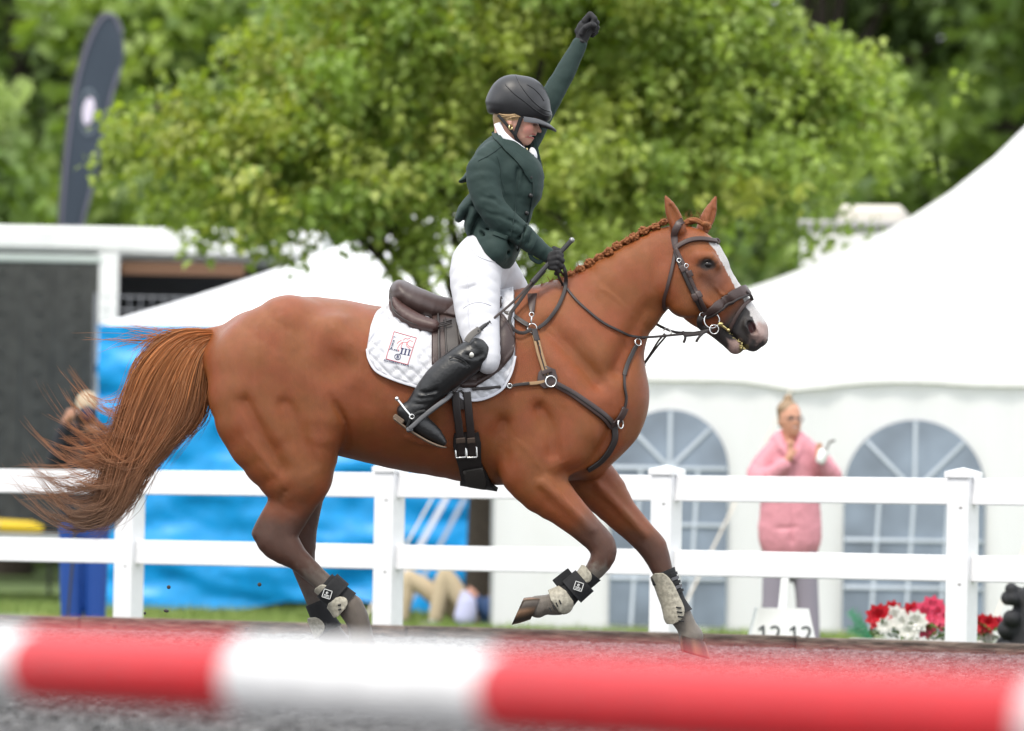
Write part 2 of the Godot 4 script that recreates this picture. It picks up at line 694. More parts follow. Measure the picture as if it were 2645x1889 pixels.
	# cheeks
	for s in [1.0, -1.0]:
		f.tube([[1502, 628, 54, 32 * s, 28], [1524, 660, 46, 30 * s, 26]], 12)
		f.tube([[1548, 664, 4, 50 * s, 6], [1590, 690, 4, 40 * s, 5]], 16)
		# bone over the eye
		f.tube([[1552, 574, 13, 46 * s, 13], [1574, 574, 13, 46 * s, 12], [1590, 590, 8, 40 * s, 9]], 14)
		f.tube([[1568, 588, 9, 60 * s, 8], [1572, 590, 9, 60 * s, 8]], 8, 1)
		# hollow above the eye, groove below the cheek bone
		f.tube([[1560, 625, 8, 58 * s, 8], [1610, 672, 8, 46 * s, 8]], 16, 1)
		# nostrils
		f.tube([[1660, 722, 13, 30 * s, 12], [1672, 736, 13, 26 * s, 12], [1684, 744, 10, 20 * s, 10]], 10)
		f.tube([[1665, 721, 8.5, 44 * s, 17], [1672, 738, 7.5, 42 * s, 17]], 3, 1)
		# ears
	f.tube([[1508, 512, 15, 36, 14], [1497, 486, 17, 38, 12], [1486, 460, 12, 40, 8], [1477, 440, 3, 41, 3]], 10)
	f.tube([[1505, 500, 6, 52, 8], [1496, 478, 6, 50, 7], [1488, 460, 3, 48, 5]], 5, 1)
	f.tube([[1562, 508, 15, -36, 14], [1572, 484, 16, -38, 12], [1582, 460, 12, -40, 8], [1591, 435, 3, -41, 3]], 10)
	f.tube([[1580, 490, 5, -26, 8], [1586, 466, 5, -30, 6]], 5, 1)
	# lower jaw and chin, with the mouth open
	f.tube([[1540, 690, 26, 0, 26], [1585, 724, 22, 0, 22], [1618, 752, 20, 0, 21], [1634, 768, 19, 0, 22]], 10)
	for s in [1.0, -1.0]:
		f.tube([[1610, 731, 3.5, 34 * s, 20], [1634, 751, 4.5, 32 * s, 22], [1658, 778, 6.5, 30 * s, 24]], 4, 1)
	# upper lip
	f.tube([[1680, 752, 24, 0, 24], [1672, 764, 18, 0, 22]], 10)
	# veins standing out under the skin
	for v in [[[905, 975], [945, 990], [985, 986], [1008, 996]], [[1150, 985], [1178, 1010], [1200, 1042], [1228, 1080]], [[1238, 1092], [1262, 1122], [1296, 1156]], [[1588, 640], [1600, 655], [1598, 672]], [[1600, 655], [1614, 662]], [[560, 980], [592, 1020], [622, 1060]], [[1330, 640], [1370, 668], [1400, 704]]]:
		var n := []
		for q in v:
			n.append([q[0], q[1], 2.0, f.skin(q[0], q[1]) - 0.6, 2.2])
		f.tube(n, 6)
		f.lists = {}
	var relief := FastNoiseLite.new()
	relief.seed = 3
	relief.frequency = 0.011
	relief.fractal_octaves = 2
	f.relief = relief
	f.relief_by = 1.6
	return f


func along(pts: Array, p: Vector2) -> float:
	var best := 1e9
	for i in pts.size() - 1:
		best = minf(best, p.distance_to(Geometry2D.get_closest_point_to_segment(p, pts[i], pts[i + 1])))
	return best


var coat_noise := FastNoiseLite.new()

func soft(a: float, b: float, x: float) -> float:
	return smoothstep(a, b, x)


func coat_paint(p: Vector3) -> Color:
	var q := Vector2(p.x, p.y)
	var ns := coat_noise.get_noise_3d(p.x, p.y, p.z)
	var nf := coat_noise.get_noise_3d(p.x * 5.0, p.y * 5.0, p.z * 5.0)
	var c := Color(0.39, 0.096, 0.024)
	c = c.lerp(Color(0.365, 0.108, 0.023), clampf(0.5 + ns * 1.4, 0.0, 1.0))
	var brown := Color(0.125, 0.052, 0.032)
	var dust := Color(0.21, 0.18, 0.15)
	if p.x < 860 and p.y > 1040:
		# hind legs: liver brown hocks, dusty cannons
		c = c.lerp(brown, soft(1060, 1180, p.y + ns * 40))
		if p.z > 0:
			c = c.lerp(dust, soft(1235, 1290, p.y + 0.25 * (p.x - 640) - 20 + nf * 30) * 0.85)
		else:
			c = c.lerp(dust * 0.7, soft(1260, 1340, p.y + nf * 30) * 0.8)
	elif p.x > 1080 and p.y > 1040 and p.z > 0:
		# folded fore leg
		var t := soft(0, 90, (p.x - 1235) * 0.7 + (p.y - 1150) * 0.7 + ns * 20) if p.x > 1230 else 0.0
		c = c.lerp(brown * 1.15, t)
		var low := soft(1238, 1272, p.y + nf * 22) if p.x < 1345 else soft(1250, 1276, p.y + nf * 20)
		c = c.lerp(dust * 1.15, low if p.x < 1380 else 0.0)
	elif p.x > 1280 and p.y > 1060 and p.z < 0:
		var t2 := soft(1150, 1230, p.y + ns * 30)
		c = c.lerp(brown * 1.15, t2)
		c = c.lerp(dust * 1.25, soft(1256, 1296, p.y + nf * 24 + (12.0 if p.x > 1490 else -12.0)))
	elif p.x > 1470 and p.y < 830:
		var e := along(FACE, q)
		var wide := 18.5 + nf * 4.0
		wide += 7.0 * soft(690, 735, p.y)
		if p.y < 545:
			wide *= soft(520, 545, p.y)
		# dark skin round eye and muzzle
		var eye := Vector2((p.x - 1569) / 19.0, (p.y - 590) / 11.0).length()
		c = c.lerp(Color(0.022, 0.017, 0.016), 1.0 - soft(0.75, 1.5, eye + nf * 0.25))
		c = c.lerp(Color(0.07, 0.045, 0.036), (1.0 - soft(8, 52, q.distance_to(Vector2(1578, 622)))) * 0.5)
		var muz := soft(0, 36, (p.x - 1600) * 0.62 + (p.y - 690) * 0.78 + ns * 10)
		c = c.lerp(Color(0.052, 0.044, 0.042), muz)
		if e < wide and absf(p.z) < 34 and p.y > 520:
			c = Color(0.78, 0.74, 0.72)
		var pink := Color(0.60, 0.40, 0.35)
		var nose := minf(soft(1664, 1680, p.x + nf * 9.0 + 0.35 * (p.y - 735)), soft(712, 724, p.y + nf * 6.0)) * (1.0 - soft(752, 768, p.y + ns * 26.0 + nf * 14.0))
		c = c.lerp(pink, clampf(nose, 0, 1) * (0.85 + 0.15 * nf))
		var chin := minf(soft(752, 760, p.y + nf * 5.0), soft(1612, 1622, p.x + nf * 6.0)) * (1.0 - soft(1640, 1650, p.x))
		c = c.lerp(pink * 0.9, clampf(chin, 0, 1))
		if p.x > 1640 and p.x < 1662 and p.y > 766 and absf(p.z) < 24:
			c = c.lerp(Color(0.28, 0.22, 0.06), 0.6)
		# inside of the nostril and the mouth
		if Vector2((p.x - 1669) / 9.0, (p.y - 729) / 13.0).length() < 1.0 and absf(p.z) < 40:
			c = Color(0.07, 0.02, 0.022)
	c = c * (1.0 + nf * 0.12)
	c.a = 1.0
	return c


func coat_material() -> StandardMaterial3D:
	var m := mat(1, 1, 1, 0.36)
	m.vertex_color_use_as_albedo = true
	textured(m, grain(0.55, 1.0, 0.035, 11, FastNoiseLite.TYPE_SIMPLEX_SMOOTH, 5), bumps(0.05, 12, FastNoiseLite.TYPE_SIMPLEX_SMOOTH, 5), 0.16, 9.0)
	m.uv1_scale = Vector3(9, 24, 24)
	m.metallic_specular = 0.44
	return m


func hoof_shape(cor: Vector3, toe: Vector3, heel: Vector3, rz: float, rc: float, up: Vector3) -> Shape:
	# cor: middle of the coronet; toe and heel: ends of the sole
	var s := Shape.new()
	var rows := []
	var mid := (toe + heel) * 0.5
	var fwd := (toe - heel) * 0.5
	var cf := fwd.normalized() * rc
	for i in 7:
		var t := i / 6.0
		var bulge := 1.0 + 0.05 * sin(t * PI)
		var row := []
		for j in 22:
			var a := TAU * j / 22
			var f := cf.lerp(fwd, t) * bulge
			var w := lerpf(rz * 0.86, rz, t) * bulge
			var x := cos(a)
			if x < -0.55:
				x = lerpf(x, -0.55, 0.45)
			row.append(L(cor.lerp(mid, t) + f * x + Vector3(0, 0, 1) * w * sin(a)))
		rows.append(row)
	var low := []
	for j in 22:
		low.append(rows[6][j].lerp(L(mid), 0.35) + (L(cor) - L(mid)) * 0.12)
	rows.append(low)
	var end := []
	for j in 22:
		end.append(L(mid) + (L(cor) - L(mid)) * 0.12)
	rows.append(end)
	s.sheet(rows, false, true)
	for i in s.v.size():
		var r := i / 22
		var a := fmod(i, 22) / 22.0 * TAU
		var k := 0.5 + 0.5 * sin(a * 5.0 + 1.0)
		var col := Color(0.05, 0.032, 0.022).lerp(Color(0.30, 0.17, 0.095), clampf((k - 0.45) * 1.8, 0, 1) * (0.25 + 0.75 * minf(r / 3.0, 1.0)))
		s.c.append(col)
	return s


func build_horse() -> void:
	coat_noise.seed = 5
	coat_noise.frequency = 0.011
	coat_noise.fractal_octaves = 3
	horse_field = horse_body()
	var h := thing("horse", "chestnut horse with white blaze cantering across the grey arena", "horse", plan_place)
	var coat := coat_material()
	part(h, "body", field_shape(horse_field, 5.8, coat_paint, Rect2(1462, 420, 300, 400), 3.1), coat)
	var horn := mat(1, 1, 1, 0.45, {"vertex_color_use_as_albedo": true})
	textured(horn, grain(0.75, 1.0, 0.03, 21), bumps(0.05, 22), 0.08, 12.0)
	part(h, "hoof", hoof_shape(Vector3(1190, 1347, 84), Vector3(1136, 1386, 84), Vector3(1166, 1320, 84), 29, 30, Vector3.UP), horn)
	part(h, "hoof", hoof_shape(Vector3(1536, 1418, -82), Vector3(1578, 1466, -82), Vector3(1508, 1446, -82), 32, 33, Vector3.UP), horn)
	part(h, "hoof", hoof_shape(Vector3(806, 1420, 82), Vector3(838, 1476, 82), Vector3(778, 1474, 82), 31, 31, Vector3.UP), horn)
	part(h, "hoof", hoof_shape(Vector3(766, 1446, -86), Vector3(806, 1484, -86), Vector3(744, 1484, -86), 30, 30, Vector3.UP), horn)
	var wet := mat(0.012, 0.008, 0.007, 0.06)
	for s in [1.0, -1.0]:
		var eye := Shape.new()
		eye.sphere(L(Vector3(1570, 590, 43 * s)), Vector3(12, 9, 10) / S)
		part(h, "eye", eye, wet)
		var lid := Shape.new()
		lid.sweep(curve([L(Vector3(1555, 592, 46 * s)), L(Vector3(1562, 582, 51.5 * s)), L(Vector3(1573, 580, 51.5 * s)), L(Vector3(1583, 588, 47 * s))], 10), [Vector3(0, 0, s)], 0.006, 0.006, 6, [0.3, 0.8, 1, 1, 1, 1, 1, 1, 1, 0.8, 0.3])
		part(h, "eyelid", lid, mat(0.03, 0.02, 0.018, 0.5))
	build_mane(h)
	build_tail(h)


func build_mane(h: Node3D) -> void:
	var hair := mat(1, 1, 1, 0.75, {"vertex_color_use_as_albedo": true})
	textured(hair, grain(0.75, 1.0, 0.06, 23), bumps(0.1, 24), 0.15, 16.0)
	var crest := curve([Vector3(1192, 650, 0), Vector3(1236, 630, 0), Vector3(1300, 596, 0), Vector3(1360, 558, 0), Vector3(1420, 522, 0), Vector3(1478, 495, 0)], 60)
	# plaits rolled up into knots along the crest, turned to the near side
	var n := 15
	for i in n:
		var c: Vector3 = crest[int(lerpf(2, 59, i / float(n - 1)))]
		var s := Shape.new()
		var z := 6.0 + rng.randf_range(-3, 3)
		var c0 := c + Vector3(rng.randf_range(-3, 3), rng.randf_range(-5, 0), z)
		var r := rng.randf_range(9.5, 13.5) * (0.75 if i < 3 else 1.0)
		# a rolled plait: lumps of crossed hair pressed into a knot
		for k in 9:
			var a := TAU * k / 9.0 + i
			var o := Vector3(cos(a) * r * 0.62, sin(a) * r * 0.5, rng.randf_range(2, 12))
			s.sphere(L(c0 + o), Vector3(r * rng.randf_range(0.32, 0.5), r * rng.randf_range(0.22, 0.36), r * 0.4) / S, Basis(Vector3(0, 0, 1), rng.randf_range(-1.2, 1.2)), 8, 5)
		s.sphere(L(c0 + Vector3(0, 0, 7)), Vector3(r * 0.55, r * 0.42, 8) / S, Basis(Vector3(0, 0, 1), 0.5), 8, 6)
		# roots drawn together from the crest
		for k in 5:
			var off := (k - 2) * 7.0
			s.sweep(curve([L(c + Vector3(off - 4, 4 - off * 0.35, -6)), L(c + Vector3(off * 0.8, -3 - off * 0.3, 2)), L(c0 + Vector3(off * 0.2, -2, 9))], 5), [Vector3(0, 0, 1)], 4.6 / S, 3.6 / S, 5, [0.7, 1, 1, 1, 0.8, 0.5])
		for k in 8:
			# loose ends
			var d := Vector3(rng.randf_range(-10, 10), rng.randf_range(-16, -8), rng.randf_range(-4, 8))
			s.sweep([L(c0), L(c0 + d * 0.6), L(c0 + d)], [Vector3(0, 0, 1)], 0.7 / S, 0.7 / S, 3, [1, 0.8, 0.3])
		for v in s.v.size():
			s.c.append(Color(0.34, 0.115, 0.035))
		part(h, "mane_plait", s, hair)
	# forelock plait between the ears
	var fl := Shape.new()
	# hair drawn forward over the poll into one knot
	for k in 22:
		var z0 := rng.randf_range(-22, 24)
		fl.sweep(curve([L(Vector3(rng.randf_range(1516, 1532), rng.randf_range(490, 500), z0)), L(Vector3(1545, rng.randf_range(486, 494), z0 * 0.6)), L(Vector3(1566, rng.randf_range(496, 506), z0 * 0.25))], 8), [Vector3(0, 0, 1)], 3.4 / S, 2.6 / S, 5, [0.5, 0.9, 1, 1, 1, 1, 1, 0.9, 0.8])
	for k in 6:
		fl.sphere(L(Vector3(1568 + rng.randf_range(-7, 7), 500 + rng.randf_range(-6, 6), rng.randf_range(-4, 10))), Vector3(7, 5.5, 7) / S, Basis(Vector3(0, 0, 1), rng.randf() * 3), 8, 6)
	for k in 26:
		var x := rng.randf_range(1520, 1572)
		fl.sweep([L(Vector3(x, 494, rng.randf_range(-8, 10))), L(Vector3(x + rng.randf_range(-6, 8), 484, 6)), L(Vector3(x + rng.randf_range(-12, 10), rng.randf_range(464, 478), 6))], [Vector3(0, 0, 1)], 0.6 / S, 0.6 / S, 3, [1, 0.8, 0.3])
	for v in fl.v.size():
		fl.c.append(Color(0.34, 0.115, 0.035))
	part(h, "forelock", fl, hair)


func build_tail(h: Node3D) -> void:
	var hair := mat(1, 1, 1, 0.5, {"vertex_color_use_as_albedo": true})
	var r := RandomNumberGenerator.new()
	r.seed = 31
	# guide curves in the plan, from the dock to the tip; x, y, spread
	var guides := [
		[[488, 738], [430, 736], [372, 750], [322, 800], [288, 880], [262, 960], [234, 1040], [214, 1110], [172, 1180], [104, 1222]],
		[[488, 742], [430, 748], [380, 790], [340, 860], [310, 930], [284, 1000], [268, 1060], [252, 1120], [212, 1190], [130, 1240]],
		[[486, 748], [440, 770], [408, 830], [388, 900], [360, 960], [326, 1020], [298, 1075], [272, 1130], [240, 1180], [180, 1216]],
		[[484, 752], [452, 790], [440, 850], [430, 900], [406, 950], [366, 995], [328, 1035], [296, 1080], [276, 1120], [258, 1160]],
		[[484, 756], [462, 800], [454, 850], [452, 890], [444, 920], [424, 945], [396, 965], [362, 985], [330, 1010], [300, 1050]],
	]
	var g3 := []
	for g in guides:
		var row := []
		for p in g:
			row.append(Vector3(p[0], p[1], 0))
		g3.append(row)
	var s := Shape.new()
	for i in 185:
		# locks: hairs that run together and thin out to one tip
		var wisp := i >= 96
		var a := r.randf() * (guides.size() - 1.001)
		if wisp:
			a = r.randf() * 2.6
		var k := int(a)
		var f := a - k
		var z0 := r.randf_range(-1, 1)
		var reach := r.randf_range(0.86, 1.0) if a < 2.6 else r.randf_range(0.6, 0.92)
		var ph := r.randf() * TAU
		var wob := r.randf_range(3.0, 11.0)
		var pts := []
		for j in 10:
			var t := j / 9.0
			var p: Vector3 = g3[k][j].lerp(g3[k + 1][j], f)
			p += Vector3(sin(ph + t * 5.0) * wob * t, cos(ph * 1.7 + t * 6.0) * wob * t, z0 * (12.0 + 36.0 * sin(minf(t * 1.6, 1.0) * PI * 0.5)) * (1.0 - 0.35 * t))
			pts.append(p)
		var c := curve(pts, 24)
		if wisp:
			# blown back from the lower half of the tail
			var from := r.randi_range(10, 19)
			var q: Vector3 = c[from]
			var ln := r.randf_range(80, 235) * (1.0 if q.y > 930 else 0.7)
			var rise := r.randf_range(-0.55, 0.28) * ln
			var low := minf(q.y + rise, 1240.0)
			c = curve([c[0], c[from / 3], c[from * 2 / 3], q, q + Vector3(-ln * 0.42, ln * 0.2, 4), Vector3(q.x - ln * 0.8, lerpf(q.y + ln * 0.2, low, 0.55), q.z + 6), Vector3(q.x - ln, low, q.z + 8)], 24)
		else:
			c = c.slice(0, int(25 * reach))
		var n := c.size()
		var tone := r.randf_range(0.6, 1.35)
		var hairs := 16 if wisp else 36
		for hh in hairs:
			var lp := []
			var ox := r.randfn() * 7.0
			var oz := r.randfn() * 7.0
			var fly := r.randf() < 0.2
			var cut := int(n * r.randf_range(0.74, 1.0))
			for j in maxi(cut, 4):
				var t := j / float(n - 1)
				var w := (1.0 - 0.55 * t) * (0.55 + 1.2 * minf(t * 3.0, 1.0))
				if fly:
					w = 0.6 + 1.9 * t
				var p: Vector3 = c[j] + Vector3(ox * w, ox * w * 0.5 + sin(ph + hh + t * 7.0) * 4.5 * t, oz * w) + Vector3(sin(hh * 2.4 + t * 11.0) * 3.0 * t, 0, 0)
				lp.append(L(p))
			hair_strand(s, lp, r.randf_range(0.4, 0.9) / S, r, tone)
	# single hairs blown loose level with the dock
	for i in 60:
		var st := Vector3(r.randf_range(345, 462), r.randf_range(735, 775), r.randf_range(-26, 30))
		var ln := r.randf_range(40, 110) if i > 8 else r.randf_range(150, 215)
		var dy := r.randf_range(-26, 40)
		var lp := curve([st, st + Vector3(-ln * 0.4, dy * 0.15 - 5, 0), st + Vector3(-ln * 0.75, dy * 0.5 - 4, 4), st + Vector3(-ln, dy, 6)], 10)
		for j in lp.size():
			lp[j] = L(lp[j])
		hair_strand(s, lp, r.randf_range(0.5, 0.95) / S, r, 1.0)
	part(h, "tail_hair", s, hair).set_meta("kind", "stuff")


func hair_strand(s: Shape, lp: Array, radius: float, r: RandomNumberGenerator, lock: float) -> void:
	var n := lp.size()
	var tp := []
	for j in n:
		var t := j / float(n - 1)
		tp.append(minf(1.0, 0.55 + t * 3.0) * (1.0 - 0.85 * pow(t, 3.0)))
	var from := s.v.size()
	s.sweep(lp, [Vector3(0, 0, 1)], radius, radius, 3, tp)
	var tone := r.randf_range(0.75, 1.2) * lock
	var light := r.randf() < 0.2
	for j in s.v.size() - from:
		var t := (j / 3) / float(n)
		var p := lp[mini(j / 3, n - 1)] as Vector3
		var y := PLAN.y - p.y * S
		# ginger at the dock, brown and weathered towards the tip
		var c := Color(0.54, 0.20, 0.055).lerp(Color(0.40, 0.16, 0.065), smoothstep(770, 940, y)).lerp(Color(0.27, 0.145, 0.085), smoothstep(960, 1180, y))
		if light:
			c = c.lerp(Color(0.36, 0.2, 0.1), 0.45)
		s.c.append(c * tone)


# ---------------------------------------------------------------- tack
func on_skin(x: float, y: float, lift := 0.0, side := 1.0) -> Vector3:
	return Vector3(x, y, (horse_field.skin(x, y, side)) * 1.0 + lift * side)


var lie_on: Field

# a strap lying on a body (the coat unless lie_on says otherwise) through the plan points [x, y]
func strap(s: Shape, pts: Array, width: float, thick := 4.0, lift := 2.0, widths := [], step := 7.0) -> void:
	var p3 := []
	for p in pts:
		p3.append(Vector3(p[0], p[1], 0))
	var length := 0.0
	for i in p3.size() - 1:
		length += p3[i].distance_to(p3[i + 1])
	var n := maxi(4, int(length / step))
	var c := curve(p3, n)
	var at := []
	var nm := []
	for q in c:
		var under := lie_on if lie_on else horse_field
		var z := under.skin(q.x, q.y)
		var o := under.out(Vector3(q.x, q.y, z))
		at.append(L(Vector3(q.x, q.y, z) + o * (lift + thick * 0.5)))
		nm.append(Vector3(o.x, -o.y, o.z))
	var tp := []
	for w in n + 1 if widths.size() else 0:
		var f := float(w) / n * (widths.size() - 1)
		tp.append(lerpf(widths[int(f)], widths[mini(int(f) + 1, widths.size() - 1)], f - int(f)))
	if tp.is_empty():
		s.sweep(at, nm, width * 0.5 / S, thick * 0.5 / S, 8, [], 0.55)
	else:
		# only the width changes along the strap
		var side := []
		for i in n + 1:
			var dir: Vector3 = (at[mini(i + 1, n)] - at[maxi(i - 1, 0)]).normalized()
			side.append(dir.cross(nm[i]).normalized())
		var rows := []
		for i in n + 1:
			var w: float = width * 0.5 * tp[i] / S
			var t := thick * 0.5 / S
			rows.append([at[i] - side[i] * w - nm[i] * t, at[i] - side[i] * w * 0.96 + nm[i] * t, at[i] + side[i] * w * 0.96 + nm[i] * t, at[i] + side[i] * w - nm[i] * t])
		s.sheet(rows, false, true)


# a strap or line through free points of the plan [x, y, z]
func line(s: Shape, pts: Array, width: float, thick := -1.0, n := 24) -> void:
	var p3 := []
	for p in pts:
		p3.append(L(Vector3(p[0], p[1], p[2])))
	s.sweep(curve(p3, n), [Vector3(0, 0, 1)], width * 0.5 / S, (thick if thick > 0.0 else width) * 0.5 / S, 8, [], 0.4)


func back_line(x: float) -> float:
	var l := horse_field.all
	var a := 560.0
	var b := 860.0
	for i in 14:
		var m := (a + b) * 0.5
		if horse_field.at(x, m, 0.0, l) < 0.0:
			b = m
		else:
			a = m
	return b


func table(points: Array, x: float) -> float:
	for i in points.size() - 1:
		if x <= points[i + 1][0]:
			return lerpf(points[i][1], points[i + 1][1], clampf((x - points[i][0]) / (points[i + 1][0] - points[i][0]), 0, 1))
	return points[-1][1]


# a panel hung over the back: columns from top(x) to bottom(x), raised by lift(x, y, t)
func panel(xs: Array, top: Array, bottom: Array, rows_n: int, lift: Callable) -> Array:
	var rows := []
	for i in xs.size():
		var x: float = xs[i]
		var a := table(top, x)
		var b := table(bottom, x)
		var row := []
		for j in rows_n + 1:
			var y := lerpf(a, b, j / float(rows_n))
			var z := horse_field.skin(x, y)
			if j == 0:
				row.append(Vector3(x, y, z))
			var o := horse_field.out(Vector3(x, y, z))
			row.append(Vector3(x, y, z) + o * lift.call(x, y, minf(b - y, y - a)))
			if j == rows_n:
				row.append(Vector3(x, y, z - 2))
		rows.append(row)
	# close the two ends down to the coat
	for e in [0, rows.size() - 1]:
		var r := []
		for p in rows[e]:
			var z := horse_field.skin(p.x, p.y)
			r.append(Vector3(p.x, p.y, z - 2))
		if e == 0:
			rows.insert(0, r)
		else:
			rows.append(r)
	# the near side and its mirror image on the far side
	var both := []
	for side in [1.0, -1.0]:
		var s := Shape.new()
		var placed := []
		for r in rows:
			var q := []
			for p in r:
				q.append(L(Vector3(p.x, p.y, p.z * side)))
			placed.append(q)
		s.sheet(placed, side > 0)
		both.append(s)
	return both


func steps(a: float, b: float, d: float) -> Array:
	var out := []
	var n := int((b - a) / d)
	for i in n + 1:
		out.append(lerpf(a, b, i / float(n)))
	return out


var leather: StandardMaterial3D
var dark_leather: StandardMaterial3D
var metal: StandardMaterial3D
var brass: StandardMaterial3D

func lettering(parent: Node, text: String, at: Vector3, size: float, m: Material, turn := 0.0, tilt := 0.0, serif := true) -> void:
	var font := SystemFont.new()
	font.font_names = PackedStringArray(["Droid Serif" if serif else "Droid Sans"])
	font.font_weight = 700
	var t := TextMesh.new()
	t.font = font
	t.text = text
	t.font_size = 32
	t.pixel_size = size / S / 24.0
	t.depth = 0.0012
	t.curve_step = 2.0
	var o := MeshInstance3D.new()
	o.name = "lettering"
	o.mesh = t
	o.material_override = m
	o.transform = Transform3D(Basis(Vector3(0, 0, 1), turn) * Basis(Vector3(1, 0, 0), tilt), L(at))
	parent.add_child(o, true)


func build_tack() -> void:
	leather = mat(0.062, 0.033, 0.028, 0.42)
	textured(leather, grain(0.7, 1.0, 0.03, 41), bumps(0.06, 42), 0.04, 10.0)
	dark_leather = mat(0.026, 0.016, 0.014, 0.45)
	textured(dark_leather, grain(0.65, 1.0, 0.03, 43), bumps(0.06, 42), 0.04, 10.0)
	metal = mat(0.72, 0.71, 0.69, 0.22, {"metallic": 1.0})
	brass = mat(0.62, 0.5, 0.22, 0.3, {"metallic": 1.0})
	build_saddle_pad()
	build_saddle()
	build_girth()
	build_breastplate()
	build_bridle()
	build_boots()


func build_saddle_pad() -> void:
	var pad := thing("saddle_pad", "white quilted saddle pad with embroidered emblem under the brown saddle", "saddle pad", plan_place)
	var cloth := mat(0.62, 0.62, 0.65, 0.9)
	textured(cloth, grain(0.93, 1.0, 0.05, 51), bumps(0.2, 52), 0.03, 14.0)
	var top := [[818, 782], [820, 766], [826, 734], [836, 703], [857, 684]]
	for x in steps(871, 1143, 16):
		top.append([x, back_line(x) + 1.0])
	var bottom := [[818, 786], [824, 809], [839, 832], [869, 848], [927, 867], [980, 880], [1012, 878], [1026, 890], [1040, 895], [1075, 892], [1112, 872], [1133, 840], [1143, 800]]
	var quilt := func(x: float, y: float, edge: float) -> float:
		var a := fposmod((x + y) / 30.0, 1.0) - 0.5
		var b := fposmod((x - y) / 30.0, 1.0) - 0.5
		var puff := (1.0 - pow(absf(a) * 2.0, 4.0)) * (1.0 - pow(absf(b) * 2.0, 4.0))
		if x > 856 and x < 932 and y > 744 and y < 824:
			puff = 1.0
		var rim := 1.0 if edge < 5.0 else 0.0
		return 6.0 + 6.5 * puff * (1.0 - rim) + 2.0 * rim
	for side in panel(steps(818, 1143, 4.0), top, bottom, 52, quilt):
		part(pad, "quilted_side", side, cloth)
	# binding round the edge
	var cord := Shape.new()
	var rim := []
	for p in bottom:
		rim.append([p[0], p[1] - 2])
	strap(cord, rim, 6, 6, 5.5, [], 5)
	part(pad, "binding", cord, mat(0.6, 0.6, 0.64, 0.8))
	# the emblem
	var red := mat(0.45, 0.1, 0.11, 0.8)
	var navy := mat(0.03, 0.035, 0.09, 0.8)
	var em := Shape.new()
	var corners := [[877, 750], [926, 764], [908, 819], [861, 807], [877, 750]]
	for i in 4:
		strap(em, [corners[i], [(corners[i][0] + corners[i + 1][0]) * 0.5, (corners[i][1] + corners[i + 1][1]) * 0.5], corners[i + 1]], 1.5, 1.5, 12.4)
	part(pad, "emblem_frame", em, red)
	# running horse drawn in red thread
	var hs := Shape.new()
	for c in [[[890, 778], [897, 772], [906, 773], [912, 769], [919, 772]], [[890, 778], [886, 785], [889, 791]], [[897, 774], [893, 784], [897, 789]], [[906, 774], [911, 781], [920, 783]], [[910, 771], [905, 779], [913, 786]], [[898, 768], [902, 764], [908, 766], [913, 763]], [[884, 776], [888, 771], [894, 768]]]:
		strap(hs, c, 1.5, 1.2, 12.4, [], 3)
	part(pad, "emblem_horse", hs, mat(0.6, 0.2, 0.2, 0.8))
	var turn := deg_to_rad(-13)
	var tilt := -0.35
	lettering(pad, "U", on_skin(879.5, 757, 14.5), 7.0, navy, turn, tilt)
	lettering(pad, "S", on_skin(877.5, 764.5, 14.5), 7.0, navy, turn, tilt)
	lettering(pad, "E", on_skin(875.5, 772, 14.5), 7.0, navy, turn, tilt)
	lettering(pad, "A", on_skin(872.5, 780, 14.5), 8.0, navy, turn, tilt)
	lettering(pad, "rea", on_skin(884, 784, 14.5), 6.0, navy, turn, tilt)
	lettering(pad, "III", on_skin(903, 788, 14.5), 15.0, navy, turn, tilt)
	lettering(pad, "B", on_skin(886.5, 798.5, 14.5), 7.0, navy, turn, tilt)
	var ring := Shape.new()
	ring.ring(L(on_skin(886.5, 798.5, 14.0)), Vector3(0, 0.3, 0.95), 6.5 / S, 0.7 / S)
	part(pad, "emblem_ring", ring, navy)
	lettering(pad, "BITTERANT FARM", on_skin(884, 812, 14.5), 4.6, navy, turn, tilt)


